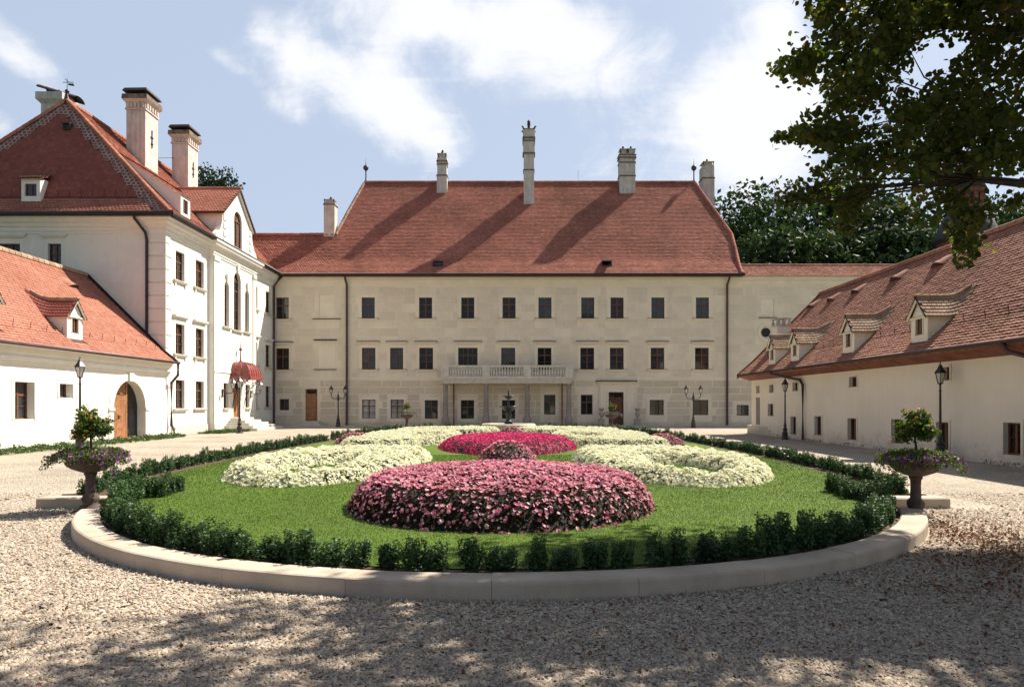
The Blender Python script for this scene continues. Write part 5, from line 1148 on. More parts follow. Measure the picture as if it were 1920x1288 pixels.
# ================================================================ STABLE WING (right)
RX, RY0, RY1 = 13.5, 9.0, 38.9; RO = (RX, 24.0, 0.0)
stable = empty('stable_wing', RO, 'long low cream stable wing with sweeping tiled roof, four dormers and small windows', 'outbuilding')
ry = lambda x: RX * F / (x - CX)
rz = lambda y, Y: CAMZ + (HY - y) * Y / F
rops = []
for xa, xb, ya, yb in ((1483, 1493, 781, 815), (1528, 1540.5, 780, 816), (1590, 1606, 784, 825), (1672, 1691, 786, 831), (1756, 1779, 791, 843), (1882, 1915, 792.5, 853)):
    Y = (ry(xa) + ry(xb)) / 2; rops.append((ry(xb), ry(xa), max(.22, rz(yb, Y)), rz(ya, Y), 0))
for xa, xb, ya, yb in ((1443, 1450, 721, 736), (1487, 1496, 717, 733), (1593, 1607, 706, 725.5), (1768, 1781, 688, 713)):
    Y = (ry(xa) + ry(xb)) / 2; rops.append((ry(xb), ry(xa), rz(yb, Y), rz(ya, Y), 1))
Y = ry(1444); rops.append((ry(1450), ry(1440.5), rz(780, Y), rz(757, Y), 1)); rops.append((ry(1424), ry(1418.5), rz(737, 38), rz(724, 38), 1))
rops += [(15.6, 16.3, .31, 1.17, 0), (12.6, 13.3, .31, 1.17, 0)]
dop = (ry(1425), ry(1417.5), .55, 2.05)
RT = 3.12
mb = wall_mb((RX, RY1), (0, -1), RY1 - RY0, 0, RT, [(RY1 - b, RY1 - a, c, d) for a, b, c, d, k in rops] + [(RY1 - dop[1], RY1 - dop[0], dop[2], dop[3])], .38)
mb.quad((RX, RY0, 0), (RX + 9.4, RY0, 0), (RX + 9.4, RY0, RT), (RX, RY0, RT)).quad((RX + 9.4, RY0, 0), (RX + 9.4, RY1, 0), (RX + 9.4, RY1, RT), (RX + 9.4, RY0, RT)).quad((RX, RY1, 0), (RX, RY1, RT), (RX + 9.4, RY1, RT), (RX + 9.4, RY1, 0))
for y in (RY0, RY1): mb.poly([(RX, y, RT), (RX + 9.4, y, RT), (RX + 4.6, y, 7.5)])
mb.build('wall', 'cream_plaster', stable, RO)
for a, b_, c, d, k in rops: window(stable, (0, (a + b_) / 2 - 24, c), -RZW, round(b_ - a, 2), round(d - c, 2), trim='cream_plaster', style='two' if not k else 'one', sur=.085, sill=False, depth=.15)
b = MB(); b.box(RX + .24, RX + .32, dop[0], dop[1], dop[2], dop[3]); d_ = b.build('door', 'wood_door_dark', stable, RO)
MB().box(RX + .20, RX + .24, dop[0] + .10, dop[0] + .16, 1.3, 1.36).build('handle', 'gutter_metal', d_, RO)
REX, REZ = 12.86, 3.36; RP = [(0, REZ), (.9, REZ + .78), (4.72, REZ + 4.62)]
S_r, VR = profile_surf((REX, 0), (0, -1), (1, 0), RP); RRX, RRZ = REX + 4.72, REZ + 4.62
b = MB(); RB1 = RY1 + .4
for (a, b0), (c, d0) in zip(RP[:-1], RP[1:]):
    b.quad((REX + a, RB1, b0), (REX + a, RY0 - .3, b0), (REX + c, RY0 - .3, d0), (REX + c, RB1, d0)); e = 2 * RRX - REX; b.quad((e - a, RY0 - .3, b0), (e - a, RB1, b0), (e - c, RB1, d0), (e - c, RY0 - .3, d0))
rroof = b.build('roof', 'roof_deck', stable, RO)
rdorm = [((ry(1711) + ry(1739)) / 2 * .985, .92), (27.15, .92), (32.35, .92), (35.2, .84)]
tiles_obj(S_r, -RB1, -(RY0 - .3), VR, lambda u, v: -u < RB1 - .02 and not any(abs(-u - y) < .40 and .5 < v < 2.0 for y, w in rdorm), 'tile_right', rroof, RO, th=.034, jit=.008, w=.17, e=.145)
cap_tiles([(RRX, RY0 - .3, RRZ), (RRX, RB1, RRZ)], m='tile_right', parent=rroof, origin=RO, r=.13)
b = MB()     # barge board on the far verge
zq = [(REX - .05, REZ - .02), (REX + .9, REZ + .82), (RRX, RRZ + .05)]
for (xa, za), (xb, zb) in zip(zq[:-1], zq[1:]): b.add([(xa, RB1 - .02, za - .22), (xb, RB1 - .02, zb - .22), (xb, RB1 + .06, zb - .22), (xa, RB1 + .06, za - .22), (xa, RB1 - .14, za + .07), (xb, RB1 - .14, zb + .07), (xb, RB1 + .06, zb + .07), (xa, RB1 + .06, za + .07)], [(0, 1, 5, 4), (4, 5, 6, 7), (0, 3, 2, 1), (3, 7, 6, 2)])
b.build('barge_board', 'wood_fascia', rroof, RO)
b = MB()     # boarded eaves
A = [(REX + .02, REZ - .05), (REX + .06, REZ - .14), (RX + .0, RT - .10), (RX + .2, RT + .05), (REX + .3, REZ + .1)]
nb = 9; yy = [RY0 - .3 + (RB1 - RY0 + .3) * k / nb for k in range(nb + 1)]
for k in range(nb):
    y0, y1 = yy[k] + .003, yy[k + 1] - .003
    for (xa, za), (xc_, zc_) in zip(A[:-1], A[1:]): b.quad((xa, y0, za), (xa, y1, za), (xc_, y1, zc_), (xc_, y0, zc_))
    b.poly([(x, y0, z) for x, z in A]); b.poly([(x, y1, z) for x, z in reversed(A)])
b.build('eaves_boards', 'wood_fascia', stable, RO)
MB().tube([(REX - .03, RY0 - .3, REZ - .02), (REX - .03, RB1, REZ - .02)], .055).build('gutter', 'gutter_metal', stable, RO)
ydp = ry(1510)
MB().tube([(REX - .03, ydp + 2.6, REZ - .08), (REX + .05, ydp + 2.5, REZ - .2), (RX - .12, ydp + .3, RT - .30), (RX - .12, ydp, RT - .55), (RX - .12, ydp, .02)], .065).build('downpipe', 'copper_pipe', stable, RO)
MB().tube([(REX - .03, 18.0, REZ - .08), (REX, 17.8, REZ - .3), (RX - .12, 17.0, RT - .4), (RX - .12, 16.9, .02)], .065).build('downpipe', 'copper_pipe', stable, RO)
for y, w in rdorm:
    gabled_dormer(stable, RO, (-1, 0), (REX + .42, y), w, REZ + .32, REZ + 1.16, .62, lambda h: REZ + .36 + h * .99, wall='cream_plaster', style='shutter', win=(.36, .62), winframe='shutter_wood')
for y, v in ((26.9, 5.35), (29.9, 5.35), (33.4, 5.35), (36.0, 5.35), (38.4, 5.35)): eyebrow(rroof, RO, S_r, -y, v, w=.46, h=.20)
for i in range(30):
    y = RY0 + .5 + i * .95
    if any(abs(y - a) < .6 for a, w in rdorm): continue
    p, t, n, su = S_r(-y, 1.25); MB().tube([(p[0] + .10, y, p[2] + .08), (p[0] - .04, y, p[2] + .0), (p[0] - .07, y, p[2] + .25)], .012, 5).build('snow_guard', 'gutter_metal', rroof, RO)
cx, cy = 14.95, 38.3
b = MB(); b.box(cx - .36, cx + .36, cy - .35, cy + .35, 4.6, 6.02); ch = b.build('chimney', 'white_plaster', stable, RO)
b = MB(); b.box(cx - .42, cx + .42, cy - .41, cy + .41, 6.02, 6.10)
for sx in (-.33, 0, .33):
    for sy in (-.33, .33): b.frustum2([(cx + sx - .09, cy + sy - .05), (cx + sx + .09, cy + sy - .05), (cx + sx + .09, cy + sy + .05), (cx + sx - .09, cy + sy + .05)], [(cx + sx - .03, cy + sy - .04), (cx + sx + .03, cy + sy - .04), (cx + sx + .03, cy + sy + .04), (cx + sx - .03, cy + sy + .04)], 6.10, 6.42)
b.box(cx - .46, cx + .46, cy - .42, cy + .42, 6.42, 6.47); b.build('chimney_crown', 'chimney_white', ch, RO)

# terrace steps in the far right corner, pavement along the palace
sx0, sx1 = fx(1372), 13.49
for i in range(3):
    mb = MB(); e = (2 - i) * .42; z1 = .16 * (i + 1); mb.bbox(sx0 - e * .6, sx1 - .001 * i, 36.4 - e - .0, 39.6 - .01 * i, (0 if i == 0 else .16 * i + .0), z1, .012)
    if i == 0: terrace = empty('terrace_steps', ((sx0 + sx1) / 2, 38, 0), 'low stone terrace steps in the far right corner below the small stable door', 'steps')
    mb.build('step', 'step_stone', terrace, ((sx0 + sx1) / 2, 38, 0))
mb = MB()
yy = YF - .06; x = -18.2; pv = empty('pavement', (0, YF - 1.2, 0)); pv['kind'] = 'structure'
while x < 30:
    w = random.uniform(.9, 1.5)
    for j in range(2): MB().bbox(x + .006, x + w - .006, yy - 2.3 + j * 1.15 + .006, yy - 2.3 + (j + 1) * 1.15 - .006, -.02, .035 + random.uniform(-.004, .004), .008).build('paving_slab', 'paving', pv, (0, YF - 1.2, 0))
    x += w
# ================================================================ OVAL GARDEN
AX = -0.35
LAWN_Z = 0.13
def catmull(pts, per=8):
    P = [np.array(p, float) for p in pts]; P = [2 * P[0] - P[1]] + P + [2 * P[-1] - P[-2]]; out = []
    for i in range(1, len(P) - 2):
        for k in range(per):
            t = k / per; a, b, c, d = P[i - 1:i + 3]; out.append(tuple(.5 * ((2 * b) + (-a + c) * t + (2 * a - 5 * b + 4 * c - d) * t * t + (-a + 3 * b - 3 * c + d) * t ** 3)))
    out.append(tuple(P[-2])); return out
half = [(7.0, 11.75), (7.45, 13.4), (7.8, 16), (7.95, 19.5), (7.9, 25), (7.65, 30), (7.05, 36.5), (5.9, 40.2), (3.7, 42.2), (0, 42.9)]
RC, RR = (-.20, 12.6), 6.7           # near lobe: centre, outer kerb radius
def offset_line(pts, e):
    P = [np.array(p) for p in pts]; out = []
    for i in range(len(P)):
        t = P[min(i + 1, len(P) - 1)] - P[max(i - 1, 0)]; t /= np.linalg.norm(t); out.append(tuple(P[i] + np.array((t[1], -t[0])) * e))
    return out
hr = catmull(half)
rear_mid = [(AX + x, y) for x, y in hr] + [(AX - x, y) for x, y in reversed(hr[:-1])]        # hedge centre line, right start -> far -> left end
rear_out = offset_line(rear_mid, .40); rear_in = offset_line(rear_mid, .30)
ang0, ang1 = R(-157), R(-23)
def arc_pt(r, a): return (RC[0] + r * math.cos(a), RC[1] + r * math.sin(a))
# lawn sheet: near lobe + rear oval
lobe = [arc_pt(RR - .33, ang0 + (ang1 - ang0) * k / 60) for k in range(61)]
rr_ = [p for p in rear_in]
lawn_pts = lobe + [(AX + 6.35, 11.2), (AX + 7.0, 11.2)] + rear_mid + [(AX - 7.0, 11.2), (AX - 6.35, 11.2)]
# bed of soil just under the grass, a touch wider
sheet('soil_strip', lawn_pts, LAWN_Z - .012, 'earth')
def inset(pts, d):
    c = np.array([AX, 24.0]); out = []
    for p in pts: out.append(p)
    return out
lobe_in = [arc_pt(RR - .60, ang0 + R(-11) + (ang1 - ang0 + R(22)) * k / 60) for k in range(61)]
lawn_in = lobe_in + [(x, y) for x, y in offset_line(rear_mid, -.34) if y > 12.6]
sheet('lawn', lawn_in, LAWN_Z, 'lawn')
# kerb stones
kerb = empty('stone_kerb', (RC[0], RC[1] - RR, 0), 'pale stone kerb curving round the near end of the lawn', 'kerb'); KO = (RC[0], RC[1] - RR, 0)
def kerb_stone(path, w, z1, parent, o, ch=.02, jit=0.0):
    """stone following a short outer path, w wide towards its left side"""
    P = [np.array(p, float) for p in path]; mb = MB(); secs = []
    for i in range(len(P)):
        t = P[min(i + 1, len(P) - 1)] - P[max(i - 1, 0)]; t /= np.linalg.norm(t); nn = np.array((-t[1], t[0]))
        zt = z1 + jit
        sec = [(0, -.05), (0, zt - ch * 1.6), (ch * .5, zt - ch * .5), (ch * 1.6, zt), (w - ch, zt), (w, zt - ch), (w, -.05)]
        secs.append([(P[i][0] + nn[0] * a, P[i][1] + nn[1] * a, z) for a, z in sec])
    k = len(secs[0]); mb.v = [q for s in secs for q in s]
    mb.f = [(i * k + j, (i + 1) * k + j, (i + 1) * k + j + 1, i * k + j + 1) for i in range(len(P) - 1) for j in range(k - 1)] + [tuple(reversed(range(k))), tuple((len(P) - 1) * k + j for j in range(k))]
    mb.sm = [False] * len(mb.f); mb.r = [.5] * len(mb.f); return mb.build('kerb_stone', 'kerb_stone', parent, o)
nst = 12; gap = .002 / RR
for i in range(nst):
    a0, a1 = ang0 + (ang1 - ang0) * i / nst + gap, ang0 + (ang1 - ang0) * (i + 1) / nst - gap
    kerb_stone([arc_pt(RR, a0 + (a1 - a0) * k / 8) for k in range(9)], .33, .165, kerb, KO, jit=random.uniform(-.004, .004))
kerb2 = empty('stone_kerb', (AX, 42.9, 0), 'pale stone kerb running round the far oval behind the urns', 'kerb'); K2 = (AX, 42.9, 0)
acc = [0.0]
for a, b in zip(rear_out[:-1], rear_out[1:]): acc.append(acc[-1] + math.dist(a, b))
def along(line, ac, s):
    s = min(max(s, 0), ac[-1]); i = min(np.searchsorted(ac, s, side='right') - 1, len(line) - 2); t = (s - ac[i]) / (ac[i + 1] - ac[i] + 1e-9)
    return (line[i][0] + (line[i + 1][0] - line[i][0]) * t, line[i][1] + (line[i + 1][1] - line[i][1]) * t)
n = 34
for i in range(n):
    s0, s1 = acc[-1] * i / n + .003, acc[-1] * (i + 1) / n - .003; kerb_stone([along(rear_out, acc, s0 + (s1 - s0) * k / 5) for k in range(6)], .25, .165, kerb2, K2)
for s in (-1, 1):
    xa, xb = AX + s * 6.1, AX + s * 7.42
    b = MB(); b.bbox(min(xa, xb), max(xa, xb), 11.08, 11.42, -.05, .17, .02); b.build('kerb_stone', 'kerb_stone', kerb2, K2)

# ---- clipped box shrubs, one object each
def shrub_mesh(seed, h=.42, r=.150, nl=1250):
    global rng
    keep = rng; rng = np.random.default_rng(seed)
    ns = 11; P = []; S = []
    # upright shoots that make a ragged, pointed top
    for k in range(ns):
        a = rng.random() * 6.28; rr = r * .75 * math.sqrt(rng.random()); top = h * (.58 + .58 * rng.random() ** 1.2) * (1 - .25 * (rr / r) ** 2); bx, by = rr * math.cos(a), rr * math.sin(a); lean = rng.normal(size=2) * .05
        m = nl // ns; t = rng.random(m) ** .75; rad = .068 * (1.0 - .62 * t) + .010
        q = rng.normal(size=(m, 3)); q /= np.linalg.norm(q, axis=1, keepdims=True) + 1e-9
        P.append(np.stack([bx + lean[0] * t + q[:, 0] * rad, by + lean[1] * t + q[:, 1] * rad, .03 + t * top + q[:, 2] * .02], axis=1)); S.append(.054 * (1 - .35 * t))
    P = np.concatenate(P); S = np.concatenate(S)
    v, f = leaf_quads(P, S, .62, up=(0, 0, 1), upw=.25)
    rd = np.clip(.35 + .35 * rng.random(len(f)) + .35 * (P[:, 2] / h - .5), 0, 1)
    rng = keep; return np_mesh('box_shrub', v, f, rd)
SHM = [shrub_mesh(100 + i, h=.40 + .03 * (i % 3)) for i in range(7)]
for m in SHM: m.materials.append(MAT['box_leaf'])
nsh = 0
def plant_line(pts, spacing, label, group, jit=.03, s=(.9, 1.12), limit=None):
    global nsh
    ac = [0.0]
    for a, b in zip(pts[:-1], pts[1:]): ac.append(ac[-1] + math.dist(a, b))
    k = int(ac[-1] / spacing)
    for i in range(k + 1):
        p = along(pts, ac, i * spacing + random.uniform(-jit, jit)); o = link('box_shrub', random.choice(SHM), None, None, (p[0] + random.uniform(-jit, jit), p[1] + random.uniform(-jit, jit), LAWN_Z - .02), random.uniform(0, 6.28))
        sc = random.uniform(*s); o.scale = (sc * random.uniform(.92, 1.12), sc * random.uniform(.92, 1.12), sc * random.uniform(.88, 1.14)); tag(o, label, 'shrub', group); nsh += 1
def front_label(p, kind):
    x = p[0]; where = 'on the left curve of the near kerb' if x < -4.6 else 'before the open lawn left of the pink bed' if x < -2.4 else 'before the left half of the pink bed' if x < -.2 else 'before the right half of the pink bed' if x < 2.1 else 'before the open lawn right of the pink bed' if x < 4.4 else 'on the right curve of the near kerb'
    return f'{kind} dark green box shrub {where}'
front = [arc_pt(6.17, R(-170) + R(160) * k / 120) for k in range(121)]
G1 = 'box shrubs planted behind the near stone kerb'
fac = [0.0]
for a, b in zip(front[:-1], front[1:]): fac.append(fac[-1] + math.dist(a, b))
KINDS = {0: 'squat rounded', 1: 'medium bushy', 2: 'tall pointed'}
s_ = 0.0
while s_ < fac[-1]:
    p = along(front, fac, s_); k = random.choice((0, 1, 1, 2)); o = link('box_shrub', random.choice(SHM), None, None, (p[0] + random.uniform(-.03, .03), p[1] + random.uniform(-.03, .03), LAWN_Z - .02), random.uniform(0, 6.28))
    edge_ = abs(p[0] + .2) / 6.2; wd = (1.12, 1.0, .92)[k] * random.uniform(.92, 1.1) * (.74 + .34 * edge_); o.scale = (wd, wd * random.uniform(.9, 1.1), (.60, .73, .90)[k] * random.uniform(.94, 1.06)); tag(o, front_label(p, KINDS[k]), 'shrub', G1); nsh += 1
    s_ += random.uniform(.24, .335) * (1.0 - .30 * edge_)
ends = [[arc_pt(6.13 - e, R(-178) + R(10) * k / 10) for k in range(11)] for e in (0, .24)] + [[arc_pt(6.13 - e, R(-12) + R(10) * k / 10) for k in range(11)] for e in (0, .24)]
for i, e in enumerate(ends): plant_line(e, .22, 'box shrub in the inward curling hedge end beside the left urn' if i < 2 else 'box shrub in the inward curling hedge end beside the right urn', 'box shrubs of the left hedge end' if i < 2 else 'box shrubs of the right hedge end', s=(.64, .78))
rac = [0.0]
for a, b in zip(rear_mid[:-1], rear_mid[1:]): rac.append(rac[-1] + math.dist(a, b))
rear_near_r = [p for p in rear_mid if p[0] > AX and p[1] < 30]; rear_near_l = [p for p in reversed(rear_mid) if p[0] < AX and p[1] < 30]
plant_line(rear_near_r, .30, 'box shrub in the low hedge along the right side of the oval lawn', 'box shrubs of the right side hedge', s=(.68, .84))
plant_line(rear_near_l, .30, 'box shrub in the low hedge along the left side of the oval lawn', 'box shrubs of the left side hedge', s=(.68, .84))
rear_far = [p for p in rear_mid if p[1] >= 29.5]
for e in (-.12, .12): 
    pass
plant_line(rear_far, .42, 'box shrub in the far low hedge near the fountain and the palace front', 'box shrubs of the far hedge', s=(.74, .92))
# second inner row as hedge mass on the side hedges
Pm = []
for e in (-.08, .08):
    line = offset_line(rear_mid, e); la = [0.0]
    for a, b in zip(line[:-1], line[1:]): la.append(la[-1] + math.dist(a, b))
    for s in np.arange(0, la[-1], .014):
        p = along(line, la, s); Pm.append((p[0] + random.gauss(0, .05), p[1] + random.gauss(0, .05), LAWN_Z + random.uniform(.02, .22)))
Pm = np.array(Pm); v, f = leaf_quads(Pm, .05, .65, up=(0, 0, 1), upw=.2)
tag(link('hedge_filling', np_mesh('hedge_filling', v, f, np.clip(.15 + .6 * rng.random(len(f)), 0, 1)), 'box_leaf'), 'dense green box foliage filling the low hedge round the oval', 'hedge', None, 'stuff')

# ---- flower beds
def bed(name, label, sdf, bbox, H, petal, leaf, n_leaf, n_fl, fsize, lsize, z0=LAWN_Z, dome=.9, group=None, petals=5, parts=0, edge=.28, cup=.15, clump=0.0, flside=(.12, 1), nj=.38):
    x0, x1, y0, y1 = bbox; o = ((x0 + x1) / 2, (y0 + y1) / 2, z0)
    root = empty(name, o, label, 'flower bed', group)
    def height(d): return H * np.clip(d / edge, 0, 1) ** .5 * (1 - dome * .25 + dome * .25 * np.clip(d / 1.5, 0, 1))
    def lump(x, y):
        if not clump: return 0
        return clump * (np.sin(x * 9.1 + 1.3 * np.sin(y * 4.3)) * np.sin(y * 7.7 + 1.7 * np.sin(x * 3.1)))
    # core
    cell = .14; nx, ny = int((x1 - x0) / cell) + 1, int((y1 - y0) / cell) + 1
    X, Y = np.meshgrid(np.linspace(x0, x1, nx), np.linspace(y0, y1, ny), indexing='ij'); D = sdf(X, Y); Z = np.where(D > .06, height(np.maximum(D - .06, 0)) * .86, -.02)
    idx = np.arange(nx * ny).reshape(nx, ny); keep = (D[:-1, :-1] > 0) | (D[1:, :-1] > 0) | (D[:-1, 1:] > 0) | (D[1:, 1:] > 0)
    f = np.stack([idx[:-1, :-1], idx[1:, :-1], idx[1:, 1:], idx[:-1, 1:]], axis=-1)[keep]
    link('bed_core', np_mesh('bed_core', np.stack([X.ravel() - o[0], Y.ravel() - o[1], Z.ravel()], 1), f), 'bed_core_dark', root)
    def sample(n, side=.30, ex=2):
        out = []; got = 0
        while got < n:
            q = rng.random((n * 2, 2)) * [x1 - x0, y1 - y0] + [x0, y0]; d = sdf(q[:, 0], q[:, 1]); w = rng.random(len(q)); k = (d > -.03) & ((d > edge) | (w < 1.0)); q, d = q[k], d[k]
            # extra weight for the steep rim
            rim = d < edge; zt = height(np.maximum(d, 0)) + lump(q[:, 0], q[:, 1]); z = np.where(rim & (rng.random(len(q)) < side * 2), zt * rng.random(len(q)) ** .6, zt)
            out.append(np.stack([q[:, 0], q[:, 1], z, d], 1)); got += len(q)
            rq, rd = q[rim], d[rim]
            if len(rq): 
                for _ in range(ex): out.append(np.stack([rq[:, 0] + rng.normal(size=len(rq)) * .03, rq[:, 1] + rng.normal(size=len(rq)) * .03, height(np.maximum(rd, 0)) * rng.random(len(rq)), rd], 1)); got += len(rq)
        P = np.concatenate(out); return P[rng.permutation(len(P))[:n]]
    def normals(P):
        e = .02; gx = (sdf(P[:, 0] + e, P[:, 1]) - sdf(P[:, 0] - e, P[:, 1])) / (2 * e); gy = (sdf(P[:, 0], P[:, 1] + e) - sdf(P[:, 0], P[:, 1] - e)) / (2 * e)
        rim = np.clip(1 - P[:, 3] / edge, 0, 1)[:, None]; nn = np.stack([-gx, -gy, np.zeros(len(P))], 1) * rim + np.array([0, 0, 1.0]) * (1 - .75 * rim); return nn / np.linalg.norm(nn, axis=1, keepdims=True)
    P = sample(n_leaf); P3 = P[:, :3] - [o[0], o[1], 0] + rng.normal(size=(n_leaf, 3)) * .022 - normals(P) * .025
    v, f = leaf_quads(P3, lsize, .42, up=(0, 0, 1), upw=.35); q = link('leaves', np_mesh('leaves', v, f, rng.random(len(f))), leaf, root); q['kind'] = 'stuff'
    P = sample(n_fl, side=flside[0], ex=flside[1]); N_ = normals(P) + rng.normal(size=(n_fl, 3)) * nj; P3 = P[:, :3] - [o[0], o[1], 0] + normals(P) * (.015 + .02 * rng.random((n_fl, 1)))
    if parts:
        near = np.argsort((P[:, 1]) + .0 * P[:, 0] - .0)[:max(parts * 4, 1)]; near = rng.permutation(near)[:parts]; ms = []
        for k in range(6):
            vv, ff = flower_geo(np.zeros((1, 3)), np.array([[0., 0, 1]]), fsize * 1.05, petals, cup); me = np_mesh('flower', vv, ff, rng.random() * .9 + .1 * rng.random(len(ff))); me.materials.append(MAT[petal]); ms.append(me)
        for i in near:
            w = link('flower', random.choice(ms), None, root, tuple(P3[i])); w.rotation_mode = 'QUATERNION'; w.rotation_quaternion = Vector(N_[i]).to_track_quat('Z', 'Y')
        mask = np.ones(n_fl, bool); mask[near] = False; P3, N_ = P3[mask], N_[mask]
    v, f = flower_geo(P3, N_, fsize, petals, cup); one = rng.random(len(P3)); rd = np.repeat(one[:, None], petals, 1).ravel()
    q = link('flowers', np_mesh('flowers', v, f, np.clip(rd + .08 * rng.normal(size=len(rd)), 0, 1)), petal, root); q['kind'] = 'stuff'
    return root
def ell(cx, cy, a, b): return lambda x, y: (1 - np.sqrt(((x - cx) / a) ** 2 + ((y - cy) / b) ** 2)) * min(a, b)
def union(*fs): return lambda x, y: np.maximum.reduce([f(x, y) for f in fs])
def minus(f, *gs): return lambda x, y: np.minimum.reduce([f(x, y)] + [-g(x, y) for g in gs])
PB = (-.20, 10.85)
bed('pink_flower_bed', 'large oval bed of pink impatiens with dark bronze leaves in the near lawn', ell(PB[0], PB[1], 2.33, 2.55), (-2.7, 2.3, 8.0, 13.8), .56, 'pink_petal', 'bronze_leaf', 32000, 8600, .050, .062, parts=300, edge=.30, dome=1.1, clump=.025, flside=(.10, 0))
bed('crimson_flower_bed', 'oval bed of deep crimson flowers in the middle of the lawn', ell(AX + .1, 25.2, 2.45, 4.6), (AX - 2.6, AX + 2.8, 20.3, 30.0), .40, 'crimson_petal', 'bronze_leaf', 9000, 9000, .060, .07, edge=.4)
def mound(cx, cy, a, b, H, label): bed('pink_flower_mound', label, ell(cx, cy, a, b), (cx - a - .1, cx + a + .1, cy - b - .1, cy + b + .1), H, 'pink_petal', 'bronze_leaf', 2600, 900, .055, .06, edge=.5, dome=.6, group='small round mounds of pink flowers')
mound(AX + .15, 18.3, .78, .80, .60, 'low pink flower mound between the big pink bed and the crimson bed')
mound(AX + .18, 32.6, .72, .8, .52, 'low pink flower mound just in front of the fountain')
mound(5.55, 25.6, .78, .85, .46, 'low pink flower mound right of the crimson bed beside white flowers')
mound(-6.35, 27.2, .80, .85, .42, 'low pink flower mound left of the crimson bed by the hedge')
def scroll(s):
    cx = AX + s * 4.18
    ring = minus(ell(cx, 17.0, 2.02, 4.1), ell(cx - s * .02, 15.75, .95, 2.1)); arm = ell(AX + s * 3.0, 18.9, .95, 2.3); curl = ell(AX + s * 2.95, 16.3, .62, 1.5)
    return union(ring, arm, curl)
for s, w in ((-1, 'left'), (1, 'right')):
    bed('white_flower_bed', f'near scroll shaped bed of creamy white flowers on the {w} of the big pink bed', scroll(s), (AX + s * 4 - 2.9, AX + s * 4 + 2.9, 12.6, 21.6), .32, 'white_petal', 'white_bed_leaf', 9000, 22000, .064, .06, group='scroll shaped beds of white flowers', petals=3, edge=.20, cup=.2, clump=.06, nj=.30)
def back(s):
    return union(minus(ell(AX + s * 4.0, 29.5, 2.1, 4.4), ell(AX + s * 3.3, 28.5, .6, 1.6)), ell(AX + s * 3.3, 34.6, 2.5, 1.9), ell(AX + s * 1.9, 36.0, 1.5, 1.5), ell(AX + s * 4.6, 25.2, 1.4, 2.0))
for s, w in ((-1, 'left'), (1, 'right')):
    bed('white_flower_bed', f'far scroll shaped bed of creamy white flowers {w} of the fountain', back(s), (AX + s * 3.3 - 3.4, AX + s * 3.3 + 3.4, 22.9, 37.8), .36, 'white_petal', 'white_bed_leaf', 6000, 17000, .074, .07, group='scroll shaped beds of white flowers', petals=4, edge=.22, cup=.3, clump=.035)

# ---- grass blades on the near lawn
def in_poly(x, y, poly):
    p = np.array(poly); n = len(p); ins = np.zeros(len(x), bool); j = n - 1
    for i in range(n):
        c = ((p[i, 1] > y) != (p[j, 1] > y)) & (x < (p[j, 0] - p[i, 0]) * (y - p[i, 1]) / (p[j, 1] - p[i, 1] + 1e-12) + p[i, 0]); ins ^= c; j = i
    return ins
NB = 300000
yb = 6.6 * (21.0 / 6.6) ** (rng.random(NB) ** 1.1); xb = AX + (rng.random(NB) * 2 - 1) * 8.2
k = in_poly(xb, yb, lawn_in) & (ell(PB[0], PB[1], 2.2, 2.45)(xb, yb) < 0); xb, yb = xb[k], yb[k]; nb = len(xb)
hgt = .015 * (.6 + .8 * rng.random(nb)) * (1 + .03 * (yb - 7)); a = rng.random(nb) * 6.28; w = .0035 * (1 + .12 * (yb - 6.6)); ln = rng.normal(size=(nb, 2)) * .012
P0 = np.stack([xb - np.cos(a) * w, yb - np.sin(a) * w, np.full(nb, LAWN_Z - .002)], 1); P1 = np.stack([xb + np.cos(a) * w, yb + np.sin(a) * w, np.full(nb, LAWN_Z - .002)], 1); P2 = np.stack([xb + ln[:, 0], yb + ln[:, 1], LAWN_Z + hgt], 1)
v = np.stack([P0, P1, P2], 1).reshape(-1, 3); f = np.arange(3 * nb).reshape(-1, 3)
tag(link('grass', np_mesh('grass', v, f, rng.random(nb)), 'grass_blade'), 'short mown green grass blades of the oval lawn', 'grass', None, 'stuff')

